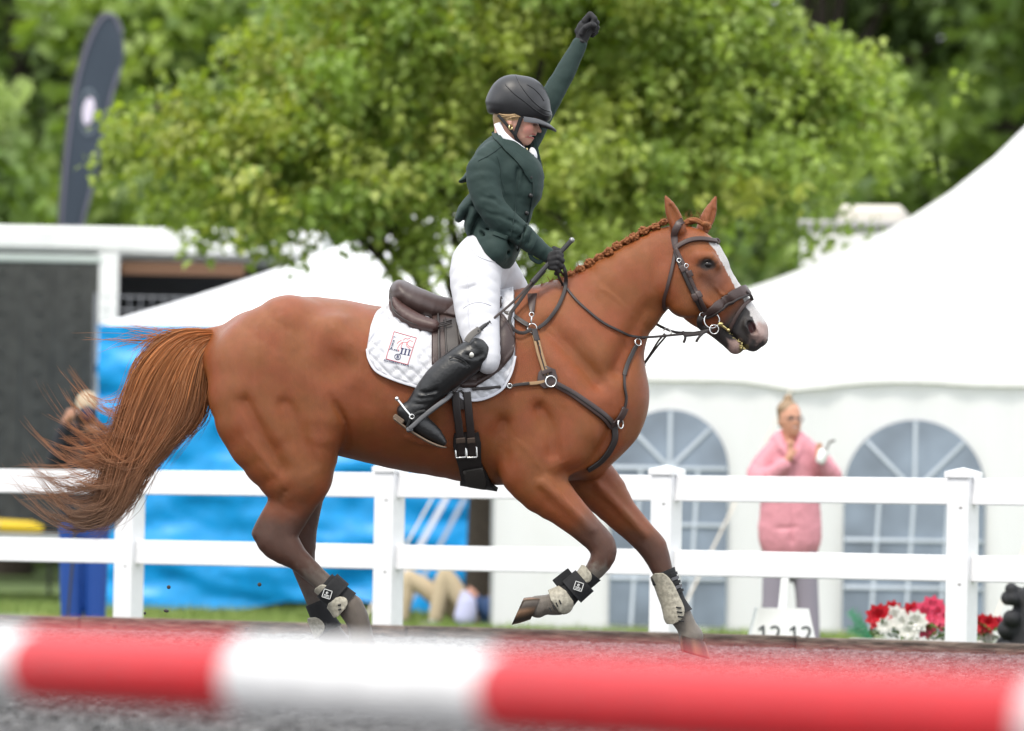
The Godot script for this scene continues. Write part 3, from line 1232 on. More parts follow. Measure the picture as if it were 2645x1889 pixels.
func build_saddle() -> void:
	var sd := thing("saddle", "brown leather jumping saddle with raised cantle on the white pad", "saddle", plan_place)
	var f := Field.new()
	f.tube([[888, 642, 20, 0, 82], [898, 660, 35, 0, 94], [934, 681, 42, 0, 98], [986, 695, 36, 0, 84], [1050, 686, 28, 0, 56], [1098, 672, 21, 0, 40], [1116, 664, 12, 0, 28]], 10)
	f.tube([[930, 618, 16, 0, 66], [975, 634, 20, 0, 60], [1040, 640, 20, 0, 40]], 14, 1)
	part(sd, "seat", field_shape(f, 3.5), leather)
	# twist and skirt below the seat
	var g := Field.new()
	for s in [1.0, -1.0]:
		g.tube([[878, 676, 14, 62 * s, 34], [892, 698, 20, 80 * s, 32], [926, 720, 20, 102 * s, 28], [964, 730, 15, 118 * s, 22]], 10)
	part(sd, "panel", field_shape(g, 3.5), mat(0.06, 0.029, 0.025, 0.5))
	var welt := Shape.new()
	for k in 3:
		line(welt, [[868 + k * 2, 656 + k * 7, 74 + k * 7], [878, 686 + k * 6, 98 + k * 6], [918, 714 + k * 5, 112 + k * 7], [966, 724 + k * 4, 120 + k * 6], [1004, 716 + k * 4, 112 + k * 8]], 3.0)
	part(sd, "welt", welt, dark_leather)
	var skirt := func(x: float, y: float, edge: float) -> float:
		return 19.0 + 4.0 * smoothstep(0.0, 6.0, edge)
	for side in panel(steps(955, 1118, 6), [[955, 690], [1118, 676]], [[955, 706], [985, 716], [1040, 724], [1090, 716], [1118, 690]], 10, skirt):
		part(sd, "skirt", side, leather)
	var flap_top := [[960, 700], [1050, 698], [1105, 700], [1122, 716], [1136, 736], [1145, 760]]
	var flap_low := [[960, 818], [972, 830], [1000, 858], [1030, 868], [1054, 867], [1086, 847], [1118, 822], [1139, 796], [1145, 764]]
	var flap := func(x: float, y: float, edge: float) -> float:
		# the knee block swells under the front of the flap, with a rolled edge
		var d := Vector2((x - 1112) / 30.0, (y - 762) / 62.0).length()
		return 15.0 + 12.0 * (1.0 - smoothstep(0.4, 1.15, d)) + 2.5 * (1.0 - smoothstep(3.0, 7.0, absf(edge - 7.0)))
	for side in panel(steps(960, 1145, 5.0), flap_top, flap_low, 36, flap):
		part(sd, "flap", side, leather)
	# stitched guard on the flap
	var guard := Shape.new()
	strap(guard, [[1004, 728], [1006, 780], [1008, 836]], 34, 4, 17)
	strap(guard, [[990, 728], [992, 780], [994, 836]], 3, 4, 20)
	strap(guard, [[1020, 728], [1021, 780], [1022, 836]], 3, 4, 20)
	strap(guard, [[974, 712], [975, 760], [976, 826]], 5, 4, 17)
	part(sd, "flap_guard", guard, dark_leather)
	# stirrup on its leather
	var z := 206.0
	var sl := Shape.new()
	line(sl, [[1040, 820, 172], [1024, 850, 186], [1008, 876, 196]], 13, 5)
	part(sd, "stirrup_leather", sl, dark_leather)
	var iron := Shape.new()
	for e in [1.0, -1.0]:
		line(iron, [[1004, 880, 192], [996, 890, 190 + 10 * e], [972, 908, 190 + 26 * e], [944, 930, 190 + 27 * e], [922, 950, 190 + 26 * e], [914, 957, 190 + 24 * e]], 10, 8)
	line(iron, [[914, 958, 164], [914, 960, 190], [914, 958, 216]], 15, 9)
	part(sd, "stirrup", iron, mat(0.11, 0.11, 0.115, 0.5))


func build_girth() -> void:
	var g := thing("girth", "black leather girth buckled round the horse behind the elbow", "girth", plan_place)
	var black := mat(0.02, 0.015, 0.014, 0.55)
	textured(black, grain(0.6, 1.0, 0.03, 61), bumps(0.06, 42), 0.05, 10.0)
	var b := Shape.new()
	strap(b, [[1036, 962], [1038, 990], [1044, 1030], [1056, 1062], [1064, 1076]], 62, 9, 1, [0.86, 1.0, 0.84, 1.0, 1.4])
	part(g, "body", b, black)
	for x in [[1012, 1022], [1036, 1046]]:
		var s := Shape.new()
		strap(s, [[x[0], 876], [x[0] + 4, 920], [x[1], 975], [x[1] + 3, 1016]], 18, 4, 9)
		part(g, "billet", s, dark_leather)
		var k := Shape.new()
		strap(k, [[x[1] - 9, 976], [x[1], 975], [x[1] + 10, 974]], 13, 3, 14)
		part(g, "keeper", k, mat(0.075, 0.05, 0.036, 0.6))
		var m := Shape.new()
		var c := on_skin(x[1] + 2, 1006, 15)
		for q in [[-11, -9, 11, -10], [11, -10, 12, 12], [12, 12, -10, 13], [-10, 13, -11, -9]]:
			m.rod(L(c + Vector3(q[0], q[1], 0)), L(c + Vector3(q[2], q[3], 0)), 2.0 / S)
		part(g, "buckle", m, metal)
	var top := Shape.new()
	strap(top, [[1024, 872], [1026, 890], [1028, 912]], 40, 4, 6)
	part(g, "billet_guard", top, dark_leather)
	var low := Shape.new()
	strap(low, [[1050, 1036], [1056, 1056], [1060, 1072]], 46, 6, 9)
	part(g, "stud_guard", low, mat(0.035, 0.03, 0.026, 0.75))


func build_breastplate() -> void:
	var t := thing("breastplate", "brown five point breastplate with tan elastic straps across the horse's chest", "breastplate", plan_place)
	var tan := mat(0.30, 0.19, 0.10, 0.8)
	var wither := Shape.new()
	strap(wither, [[1182, 660], [1181, 676], [1181, 700]], 17, 4, 3, [1.3, 1.0, 0.55])
	part(t, "wither_strap", wither, leather)
	var c := on_skin(1181, 726, 7)
	var hook := Shape.new()
	hook.ring(L(c + Vector3(0, 8, 0)), Vector3(0, 0, 1), 10.0 / S, 1.8 / S)
	hook.rod(L(c + Vector3(-2, -4, 2)), L(c + Vector3(-1, -18, 2)), 2.2 / S)
	hook.ring(L(c + Vector3(-1, -22, 0)), Vector3(0, 0, 1), 5.0 / S, 1.5 / S, 12)
	part(t, "snap_ring", hook, metal)
	for k in 2:
		var e := Shape.new()
		var o := -4.0 + k * 8.0
		strap(e, [[1187 + o, 752], [1196 + o, 786], [1206 + o, 818], [1214 + o, 846]], 6, 4, 3)
		part(t, "elastic", e, tan)
	var core := Shape.new()
	strap(core, [[1184, 738], [1187, 752], [1191, 764]], 14, 5, 3)
	strap(core, [[1192, 762], [1205, 812], [1214, 844]], 3, 3, 4)
	part(t, "elastic_tab", core, dark_leather)
	var plate := Shape.new()
	strap(plate, [[1222, 822], [1216, 838], [1214, 852], [1216, 866]], 44, 5, 2, [0.5, 1.0, 1.0, 0.45])
	part(t, "shoulder_plate", plate, leather)
	var loop := Shape.new()
	strap(loop, [[1202, 836], [1212, 831], [1224, 828]], 10, 4, 9)
	part(t, "keeper", loop, leather)
	var ring := Shape.new()
	ring.ring(L(on_skin(1222, 852, 9)), Vector3(0.25, 0, 1), 12.0 / S, 1.9 / S)
	part(t, "shoulder_ring", ring, metal)
	var gs := Shape.new()
	strap(gs, [[1208, 852], [1190, 856], [1160, 858]], 8, 4, 3)
	part(t, "girth_elastic", gs, tan)
	var gl := Shape.new()
	strap(gl, [[1175, 857], [1150, 860], [1130, 863], [1100, 864]], 7, 4, 4)
	line(gl, [[1112, 864, horse_field.skin(1112, 864) + 10], [1085, 867, horse_field.skin(1085, 867) + 13], [1050, 869, horse_field.skin(1050, 869) + 15]], 7, 4)
	part(t, "girth_strap", gl, dark_leather)
	var bk := Shape.new()
	bk.ring(L(on_skin(1132, 862, 8)), Vector3(0, 0, 1), 5.0 / S, 1.4 / S, 10)
	part(t, "buckle", bk, metal)
	var chest := Shape.new()
	strap(chest, [[1232, 858], [1262, 874], [1300, 900], [1334, 926], [1356, 946]], 17, 5, 2, [0.9, 0.9, 1.0, 1.1, 1.2])
	part(t, "chest_strap", chest, leather)
	var rib := Shape.new()
	strap(rib, [[1236, 860], [1264, 875], [1300, 900], [1334, 926], [1352, 942]], 5, 3, 6)
	part(t, "chest_strap_rib", rib, dark_leather)
	var far := Shape.new()
	strap(far, [[1352, 944], [1368, 936], [1378, 922], [1384, 908]], 16, 5, 3)
	part(t, "chest_yoke", far, leather)
	var dr := Shape.new()
	dr.ring(L(on_skin(1376, 944, 8)), Vector3(0.8, 0, 0.6), 10.0 / S, 1.9 / S)
	part(t, "chest_ring", dr, metal)
	var down := Shape.new()
	strap(down, [[1360, 944], [1364, 972], [1352, 1000], [1330, 1026], [1302, 1044]], 15, 5, 2)
	part(t, "leg_strap", down, dark_leather)
	# martingale forks up to the reins
	var f1 := Shape.new()
	strap(f1, [[1383, 912], [1387, 888], [1383, 862], [1384, 838]], 6, 4, 2)
	strap(f1, [[1384, 838], [1392, 810], [1402, 786], [1412, 766]], 10, 4, 2)
	part(t, "martingale_fork", f1, dark_leather)
	var r1 := Shape.new()
	r1.ring(L(on_skin(1416, 762, 6)), Vector3(0.5, 0.2, 0.8), 8.0 / S, 1.6 / S, 16)
	part(t, "martingale_ring", r1, metal)
	var f2 := Shape.new()
	line(f2, [[1390, 912, 20], [1393, 885, 8], [1402, 855, -10], [1418, 826, -14], [1430, 810, -12], [1458, 772, -6], [1480, 746, 0]], 4.5, 3)
	line(f2, [[1426, 814, -12], [1446, 784, -2], [1462, 758, 8], [1476, 742, 12]], 4.5, 3)
	line(f2, [[1418, 826, -13], [1424, 817, -12], [1431, 808, -11]], 10, 6)
	part(t, "martingale_fork", f2, dark_leather)
	var r2 := Shape.new()
	r2.ring(L(Vector3(1482, 738, 8)), Vector3(0.4, 0.5, 0.8), 9.0 / S, 1.5 / S, 16)
	part(t, "martingale_ring", r2, metal)
	# straps from the withers ring to the saddle
	var ds := Shape.new()
	for k in 2:
		strap(ds, [[1172, 728 + k * 6], [1150, 714 + k * 6], [1136, 704 + k * 5], [1118, 696 + k * 4]], 6, 3, 6 + k)
	part(t, "saddle_strap", ds, dark_leather)


func build_bridle() -> void:
	var t := thing("bridle", "brown leather bridle with padded noseband and loose ring bit", "bridle", plan_place)
	var a := Shape.new()
	strap(a, [[1512, 494], [1500, 514], [1497, 536], [1500, 556]], 15, 5, 2, [1, 1.05, 1.0, 0.8])
	part(t, "headpiece", a, leather)
	var b := Shape.new()
	strap(b, [[1497, 556], [1512, 546], [1530, 538], [1552, 535], [1572, 537], [1588, 540]], 11, 6, 2)
	part(t, "browband", b, leather)
	var loop := Shape.new()
	loop.ring(L(Vector3(1592, 537, 12)), Vector3(0.4, 0.3, 0.9), 6.0 / S, 2.4 / S, 12)
	part(t, "browband_loop", loop, leather)
	var c := Shape.new()
	strap(c, [[1500, 556], [1514, 588], [1532, 628], [1550, 664], [1572, 696]], 9, 5, 3)
	part(t, "cheekpiece", c, leather)
	var c2 := Shape.new()
	strap(c2, [[1498, 560], [1508, 592], [1526, 634], [1540, 660], [1556, 690]], 9, 5, 2)
	part(t, "noseband_strap", c2, dark_leather)
	var th := Shape.new()
	strap(th, [[1499, 560], [1492, 596], [1482, 636], [1475, 664], [1474, 688]], 8, 4, 2)
	part(t, "throatlatch", th, leather)
	for q in [[1506, 582], [1522, 594]]:
		var k := Shape.new()
		k.ring(L(on_skin(q[0], q[1], 8)), Vector3(0, 0, 1), 4.5 / S, 1.2 / S, 10)
		part(t, "buckle", k, metal)
	for q in [[1510, 596, 1516, 608], [1526, 606, 1531, 618], [1540, 658, 1545, 668], [1546, 654, 1551, 664]]:
		var k := Shape.new()
		strap(k, [[q[0], q[1]], [(q[0] + q[2]) * 0.5, (q[1] + q[3]) * 0.5], [q[2], q[3]]], 13, 6, 4, [], 4)
		part(t, "keeper", k, leather)
	var nb := Shape.new()
	strap(nb, [[1562, 701], [1580, 690], [1604, 674], [1626, 660], [1644, 652], [1655, 648]], 24, 8, 2, [0.55, 0.8, 1.0, 1.1, 1.1, 1.0], 5)
	part(t, "noseband", nb, leather)
	var pipe := Shape.new()
	strap(pipe, [[1568, 704], [1588, 694], [1612, 680], [1634, 668], [1648, 662], [1657, 659]], 5, 5, 8)
	part(t, "noseband_piping", pipe, dark_leather)
	var fl := Shape.new()
	strap(fl, [[1664, 668], [1654, 676], [1642, 690], [1632, 706], [1624, 722], [1620, 738]], 8, 5, 2)
	part(t, "flash_strap", fl, leather)
	var fk := Shape.new()
	line(fk, [[1656, 650, 24], [1666, 658, 20], [1670, 668, 16]], 7, 7)
	part(t, "flash_loop", fk, dark_leather)
	# bit
	var z := 43.0
	var ring := Shape.new()
	ring.ring(L(Vector3(1579, 714, z)), Vector3(0.1, 0, 1), 17.0 / S, 1.7 / S, 26)
	part(t, "bit_ring", ring, metal)
	var r2 := Shape.new()
	r2.ring(L(Vector3(1576, 694, z + 2)), Vector3(0.1, 0, 1), 8.0 / S, 1.5 / S, 16)
	part(t, "bit_ring", r2, metal)
	var r3 := Shape.new()
	r3.ring(L(Vector3(1584, 734, z + 3)), Vector3(0.1, 0, 1), 10.0 / S, 1.5 / S, 18)
	part(t, "bit_ring", r3, metal)
	var r4 := Shape.new()
	r4.ring(L(Vector3(1559, 703, z - 2)), Vector3(0.1, 0, 1), 7.0 / S, 1.5 / S, 14)
	part(t, "bit_ring", r4, metal)
	var mp := Shape.new()
	mp.sphere(L(Vector3(1598, 722, 40)), Vector3(7, 5.5, 6) / S)
	mp.rod(L(Vector3(1600, 724, 38)), L(Vector3(1618, 737, 30)), 3.5 / S, 3.0 / S)
	mp.sphere(L(Vector3(1616, 735, 33)), Vector3(4.5, 4, 4) / S)
	part(t, "mouthpiece", mp, brass)
	var foam := Shape.new()
	for k in 34:
		var f := k / 33.0
		foam.sphere(L(Vector3(lerpf(1616, 1652, f) + rng.randf_range(-5, 5), lerpf(738, 776, f) + rng.randf_range(-5, 5), rng.randf_range(14, 21))), Vector3(rng.randf_range(1.2, 3.6), rng.randf_range(1.2, 3.6), 3) / S, Basis.IDENTITY, 7, 5)
	part(t, "lather", foam, mat(0.36, 0.30, 0.12, 0.4))
	var curb := Shape.new()
	line(curb, [[1556, 704, 40], [1552, 716, 40], [1556, 728, 30], [1570, 734, 26]], 14, 6)
	part(t, "curb_strap", curb, dark_leather)
	build_reins()


func build_reins() -> void:
	var t := thing("reins", "thin brown leather reins running from the bit to the rider's gloved hand", "reins", plan_place)
	var near := Shape.new()
	line(near, [[1580, 734, 45], [1560, 738, 46], [1530, 743, 48], [1490, 747, 52], [1450, 751, 58], [1424, 752, 66]], 5.5, 3)
	strap(near, [[1428, 752], [1400, 749], [1370, 738], [1338, 722], [1306, 698], [1280, 674], [1262, 652], [1248, 634]], 5.5, 3, 3)
	line(near, [[1250, 636, horse_field.skin(1250, 636) + 4], [1242, 622, 54], [1236, 606, 58]], 5.5, 3)
	part(t, "near_rein", near, dark_leather)
	var far := Shape.new()
	line(far, [[1566, 738, -40], [1530, 738, -44], [1500, 736, -50], [1474, 726, -56], [1452, 714, -62], [1420, 700, -74]], 6, 3)
	strap_far(far, [[1420, 700], [1380, 690], [1330, 668], [1290, 636], [1262, 620]], 5.5)
	line(far, [[1262, 620, -34], [1250, 610, 10], [1240, 600, 44]], 5.5, 3)
	part(t, "far_rein", far, dark_leather)
	# hooked rein ends at the bit
	var ends := Shape.new()
	line(ends, [[1572, 736, 47], [1552, 744, 50], [1520, 748, 52]], 7, 4)
	line(ends, [[1514, 738, 50], [1520, 752, 51], [1516, 764, 50]], 6, 4)
	line(ends, [[1560, 742, 50], [1550, 752, 51], [1544, 762, 50]], 6, 4)
	part(t, "rein_end", ends, dark_leather)
	# slack loop hanging from the hand to the withers
	var slack := Shape.new()
	line(slack, [[1246, 588, 58], [1254, 606, 64], [1256, 634, horse_field.skin(1256, 640) + 8], [1248, 664, horse_field.skin(1248, 664) + 6], [1234, 692, horse_field.skin(1234, 692) + 6], [1214, 718, horse_field.skin(1214, 718) + 6], [1194, 734, horse_field.skin(1194, 734) + 7]], 9, 3, 30)
	line(slack, [[1210, 604, 60], [1192, 624, 66], [1172, 648, 84], [1152, 676, 96], [1134, 700, horse_field.skin(1134, 700) + 20]], 8, 3, 24)
	line(slack, [[1134, 700, horse_field.skin(1134, 700) + 20], [1132, 722, horse_field.skin(1132, 722) + 22], [1144, 740, horse_field.skin(1144, 740) + 16], [1162, 745, horse_field.skin(1162, 745) + 10], [1180, 736, horse_field.skin(1180, 736) + 9]], 8, 3, 24)
	part(t, "slack_loop", slack, dark_leather)


func strap_far(s: Shape, pts: Array, width: float) -> void:
	var p3 := []
	for p in pts:
		p3.append(Vector3(p[0], p[1], horse_field.skin(p[0], p[1], -1.0) - 3))
	var lp := []
	for p in curve(p3, 16):
		lp.append(L(p))
	s.sweep(lp, [Vector3(0, 0, -1)], width * 0.5 / S, 1.6 / S, 6)


# a shell round part of a leg: nodes [x, y, radius, z, half width], angles from the front (-90) over the near side (0) to the back (90)
func cuff(nodes: Array, a0: float, a1: float, lift: float, thick := 3.0, round_ends := false) -> Shape:
	var s := Shape.new()
	var pts := []
	for n in nodes:
		pts.append(Vector3(n[0], n[1], n[3]))
	var m := nodes.size()
	var steps_n := (m - 1) * 4
	var c := curve(pts, steps_n)
	var rows := []
	for i in steps_n + 1:
		var f := float(i) / 4.0
		var k := mini(int(f), m - 2)
		var r := lerpf(nodes[k][2], nodes[k + 1][2], f - k)
		var w := lerpf(nodes[k][4], nodes[k + 1][4], f - k)
		var dir: Vector3 = (c[mini(i + 1, steps_n)] - c[maxi(i - 1, 0)])
		dir.z = 0
		dir = dir.normalized()
		var side := Vector3(-dir.y, dir.x, 0)
		var row := []
		var e := sin(PI * i / steps_n) if round_ends else 1.0
		var g := lerpf(1.0, pow(e, 0.45), 1.0 if round_ends else 0.0)
		for layer in 2:
			for j in 15:
				var u := j / 14.0 if layer == 0 else 1.0 - j / 14.0
				var mid := (a0 + a1) * 0.5
				var a := deg_to_rad(mid + (a1 - a0) * (u - 0.5) * g)
				var d := lift + (thick if layer == 0 else 0.0)
				row.append(L(c[i] + side * sin(a) * (r + d) + Vector3(0, 0, 1) * cos(a) * (w + d)))
		rows.append(row)
	s.sheet(rows, true, true)
	var last := s.v.size()
	for e in 2:
		# close both ends
		var base := e * steps_n * 30
		for j in 14:
			s.quad(base + j, base + j + 1, base + 28 - j, base + 29 - j)
	return s


func build_boots() -> void:
	var shell := mat(0.52, 0.48, 0.38, 0.6)
	textured(shell, grain(0.62, 1.0, 0.012, 71, FastNoiseLite.TYPE_SIMPLEX_SMOOTH, 5), bumps(0.03, 72), 0.06, 7.0)
	var black := mat(0.018, 0.018, 0.02, 0.85)
	textured(black, grain(0.6, 1.0, 0.05, 73), bumps(0.12, 74), 0.1, 12.0)
	var slot := mat(0.02, 0.02, 0.02, 0.8)
	var white := mat(0.62, 0.62, 0.6, 0.7)
	var group := "protective boots on the horse's legs"
	# folded near fore
	var b := thing("tendon_boot", "cream and black tendon boot strapped round the folded fore leg", "horse boot", plan_place, group)
	part(b, "lining", cuff([[1312, 1272, 22, 84, 19], [1298, 1288, 18, 84, 15], [1266, 1316, 19, 84, 15], [1246, 1334, 25, 84, 21]], -150, 150, 1.5), black)
	part(b, "shell", cuff([[1314, 1270, 22, 84, 19], [1302, 1284, 19, 84, 16], [1290, 1296, 18, 84, 15]], -20, 120, 5, 3, true), shell)
	part(b, "shell", cuff([[1262, 1318, 19, 84, 16], [1246, 1332, 25, 84, 21], [1228, 1342, 26, 84, 22]], -70, 110, 5, 4, true), shell)
	part(b, "strap", cuff([[1297, 1289, 18, 84, 15], [1268, 1314, 19, 84, 15]], -120, 170, 9, 4), black)
	var tab := Shape.new()
	tab.box(L(Vector3(1250, 1284, 84)), Vector3(44, 24, 5) / S, Basis(Vector3(0, 0, 1), deg_to_rad(38)), 1.5 / S)
	part(b, "strap_end", tab, black)
	boot_mark(b, Vector3(1283, 1301, 119), 52.0, white, black)
	for k in 4:
		var q := Vector3(1232, 1344, 115) + Vector3(0.78, -0.62, 0) * (k - 1.5) * 9.0
		var sh := Shape.new()
		sh.box(L(q), Vector3(3.2, 11, 4) / S, Basis(Vector3(0, 0, 1), deg_to_rad(24)), 1.2 / S)
		part(b, "vent_slot", sh, slot)
	# reaching far fore
	b = thing("tendon_boot", "muddy cream tendon boot on the outstretched fore leg", "horse boot", plan_place, group)
	part(b, "lining", cuff([[1474, 1270, 24, -82, 20], [1486, 1300, 20, -82, 16], [1500, 1338, 20, -82, 16], [1512, 1366, 26, -82, 22]], -150, 150, 1.5), black)
	part(b, "shell", cuff([[1472, 1268, 24, -82, 20], [1482, 1296, 20, -82, 16], [1496, 1334, 20, -82, 16], [1508, 1362, 26, -82, 22], [1514, 1382, 25, -82, 22]], -35, 105, 5, 4, true), shell)
	for k in 5:
		var st := Shape.new()
		var q := Vector3(1480, 1278, -82) + Vector3(0.34, 0.94, 0) * k * 10.0
		st = cuff([[q.x, q.y, 21, -82, 17], [q.x + 2, q.y + 6, 20, -82, 16]], -160, -20, 4, 2.5)
		part(b, "elastic_band", st, black if k % 2 == 0 else mat(0.09, 0.09, 0.1, 0.8))
	var tab2 := Shape.new()
	tab2.box(L(Vector3(1456, 1290, -70)), Vector3(14, 22, 6) / S, Basis(Vector3(0, 0, 1), deg_to_rad(10)), 1.5 / S)
	part(b, "strap_end", tab2, black)
	for k in 4:
		var sh := Shape.new()
		sh.box(L(Vector3(1508 + k * 2.0, 1350 + k * 10.0, -50)), Vector3(13, 3.4, 4) / S, Basis(Vector3(0, 0, 1), deg_to_rad(-8)), 1.2 / S)
		part(b, "vent_slot", sh, slot)
	# near hind
	b = thing("fetlock_boot", "short cream fetlock boot with black strap on a hind leg", "horse boot", plan_place, group)
	part(b, "lining", cuff([[724, 1294, 22, 82, 17], [752, 1318, 22, 82, 17], [772, 1338, 27, 82, 22]], -140, 140, 1.5), black)
	part(b, "shell", cuff([[718, 1290, 22, 82, 17], [730, 1300, 22, 82, 17], [742, 1310, 22, 82, 17]], 0, 110, 4, 3, true), shell)
	part(b, "shell", cuff([[748, 1322, 23, 82, 18], [764, 1336, 27, 82, 22], [776, 1350, 29, 82, 24]], -20, 115, 5, 4, true), shell)
	part(b, "strap", cuff([[730, 1299, 22, 82, 17], [756, 1322, 22, 82, 17]], -150, 150, 8, 4), black)
	boot_mark(b, Vector3(731, 1318, 112), 52.0, white, black)
	for k in 2:
		var sh := Shape.new()
		sh.box(L(Vector3(758 + k * 0.5, 1342 + k * 10.0, 114)), Vector3(8, 4, 4) / S, Basis(Vector3(0, 0, 1), deg_to_rad(15)), 1.5 / S)
		part(b, "vent_slot", sh, slot)
	# far hind
	b = thing("fetlock_boot", "pale fetlock boot half hidden behind the striped pole", "horse boot", plan_place, group)
	part(b, "lining", cuff([[700, 1338, 22, -86, 18], [716, 1376, 22, -86, 18], [728, 1402, 28, -86, 24]], -140, 140, 1.5), black)
	part(b, "shell", cuff([[706, 1362, 22, -86, 18], [718, 1386, 24, -86, 20], [728, 1404, 28, -86, 24]], 0, 130, 5, 4, true), shell)


func boot_mark(b: Node3D, at: Vector3, turn: float, white: Material, black: Material) -> void:
	# woven label: a white outlined square with a letter and two lines
	var s := Shape.new()
	var bs := Basis(Vector3(0, 0, 1), deg_to_rad(turn - 70.0))
	for q in [[0, 9, 19, 1.6], [0, -9, 19, 1.6], [9, 0, 1.6, 19], [-9, 0, 1.6, 19], [0, -3, 12, 1.6], [0, -6, 12, 1.2]]:
		s.box(L(at) + bs * (Vector3(q[0], q[1], 0) / S), Vector3(q[2], q[3], 1.2) / S, bs)
	part(b, "label", s, white)
	lettering(b, "e", at + Vector3(0, -3, 0), 8.0, white, deg_to_rad(turn - 70.0), 0.0, false)


# ---------------------------------------------------------------- the rider
# a gloved hand: palm and five fingers as chains of joints [x, y, z], radii in plan units
func hand_field(f: Field, wrist: Array, palm: Array, fingers: Array, r := 5.2) -> void:
	f.tube([wrist, palm], 8)
	for c in fingers:
		var n := []
		for i in c.size():
			var k: float = 1.0 - 0.22 * i / float(c.size() - 1)
			n.append([c[i][0], c[i][1], r * k, c[i][2], r * k])
		f.tube(n, 2.5, 0, 1)


func build_rider() -> void:
	var p := thing("person", "rider in dark green jacket and white breeches raising one gloved fist", "person", plan_place)
	# skin: head, neck, trunk and limbs in one figure under the clothes
	var skin := mat(1, 1, 1, 0.5, {"vertex_color_use_as_albedo": true, "subsurf_scatter_enabled": true, "subsurf_scatter_strength": 0.08})
	var b := Field.new()
	b.tube([[1146, 226, 50, 0, 40], [1152, 244, 48, 0, 38]], 10)
	b.tube([[1158, 258, 35, 0, 32], [1168, 280, 27, 0, 26], [1170, 296, 20, 0, 20], [1167, 308, 12, 0, 13]], 10)
	b.tube([[1142, 282, 16, 0, 30], [1158, 304, 12, 0, 20]], 12)
	for s in [1.0, -1.0]:
		b.ball(1172, 288, 17 * s, 10, 8, 10)
		b.ball(1187, 275, 15 * s, 6, 7, 5, 1)
		b.tube([[1180, 268, 4, 12 * s, 8], [1184, 270, 4, 16 * s, 8]], 6)
		b.tube([[1131, 268, 7, 34 * s, 4], [1133, 280, 4.5, 33 * s, 4]], 3)
		b.ball(1131, 270, 39 * s, 3.5, 3, 2, 1)
	b.tube([[1187, 274, 4, 0, 5], [1194, 284, 4.6, 0, 6], [1199, 291, 4.2, 0, 6.5]], 5)
	b.tube([[1185, 298, 4, 0, 11], [1184, 300, 4, 0, 11]], 4)
	b.tube([[1178, 308, 4, 0, 9], [1176, 310, 4, 0, 9]], 4)
	b.tube([[1179, 303, 1.8, 0, 14], [1188, 303.5, 1.8, 0, 14]], 1.5, 1)
	b.ball(1170, 314, 0, 8, 10, 7)
	b.tube([[1120, 262, 26, 0, 28], [1124, 300, 26, 0, 28], [1112, 340, 34, 0, 44], [1116, 420, 54, 0, 56], [1100, 520, 48, 0, 56], [1078, 590, 44, 0, 50]], 12)
	b.tube([[1104, 356, 22, 36, 22], [1076, 385, 22, 58, 20], [1096, 472, 20, 84, 20], [1150, 520, 15, 70, 15], [1212, 566, 11, 52, 11]], 10)
	b.tube([[1150, 335, 24, -46, 24], [1196, 258, 18, -62, 18], [1230, 200, 16, -70, 16], [1268, 130, 14, -78, 14], [1294, 82, 11, -82, 11]], 10)
	b.tube([[1060, 590, 40, 46, 40], [1060, 690, 32, 112, 30], [1074, 780, 24, 170, 24]], 12)
	b.tube([[1090, 590, 40, -46, 40], [1140, 660, 30, -110, 30], [1150, 770, 24, -170, 24]], 12)
	var face := func(q: Vector3) -> Color:
		var c := Color(0.53, 0.29, 0.215)
		# flushed cheeks, lips, teeth, brows and hair at the nape are the skin's own colours
		if q.y < 330:
			var cheek := 1.0 - smoothstep(4.0, 20.0, Vector2(q.x - 1174, q.y - 288).length())
			c = c.lerp(Color(0.52, 0.21, 0.17), cheek * 0.75)
			if absf(q.z) < 19 and q.x > 1168 and q.y > 301.4 - (1186 - q.x) * 0.12 and q.y < 305.0 - (1186 - q.x) * 0.1:
				c = Color(0.55, 0.48, 0.4)
			elif absf(q.z) < 20 and q.x > 1166 and q.y > 297.0 - (1186 - q.x) * 0.12 and q.y < 309.0 - (1186 - q.x) * 0.1:
				c = Color(0.42, 0.13, 0.12)
			if q.x < 1160 and q.y < 268 + (1160 - q.x) * 0.1 and q.y < 272:
				c = Color(0.36, 0.23, 0.11)
			if q.x > 1176 and q.y > 266 and q.y < 270 and absf(q.z) > 5:
				c = Color(0.2, 0.11, 0.06)
			if absf(q.y - 277.5) < 1.4 and q.x > 1180 and absf(q.z) > 8 and absf(q.z) < 21:
				c = Color(0.08, 0.04, 0.03)
			if q.x < 1118 and q.y < 276:
				c = Color(0.33, 0.21, 0.1)
		return c
	part(p, "body", field_shape(b, 5.0, face, Rect2(1100, 245, 120, 90), 1.8), skin)
	build_rider_hair(p)
	build_helmet(p)
	build_jacket(p)
	build_breeches(p)
	build_riding_boots(p)
	build_gloves(p)
	build_whip()


func build_rider_hair(p: Node3D) -> void:
	var s := Shape.new()
	for k in 18:
		var y := rng.randf_range(254, 262)
		var x := rng.randf_range(1104, 1116)
		s.sweep(curve([L(Vector3(x, y, rng.randf_range(20, 36))), L(Vector3(x + 18, y + rng.randf_range(0, 5), 38)), L(Vector3(x + 44, y - 2 + rng.randf_range(-3, 4), 37))], 8), [Vector3(0, 0, 1)], 1.3 / S, 1.3 / S, 4, [0.8, 1, 1, 1, 1, 1, 0.9, 0.7, 0.3])
	part(p, "hair", s, mat(0.36, 0.24, 0.12, 0.6))
	var e := Shape.new()
	e.ring(L(Vector3(1134, 285, 38)), Vector3(0.7, 0, 0.7), 5.0 / S, 1.7 / S, 14)
	part(p, "earring", e, mat(0.75, 0.6, 0.3, 0.2, {"metallic": 1.0}))


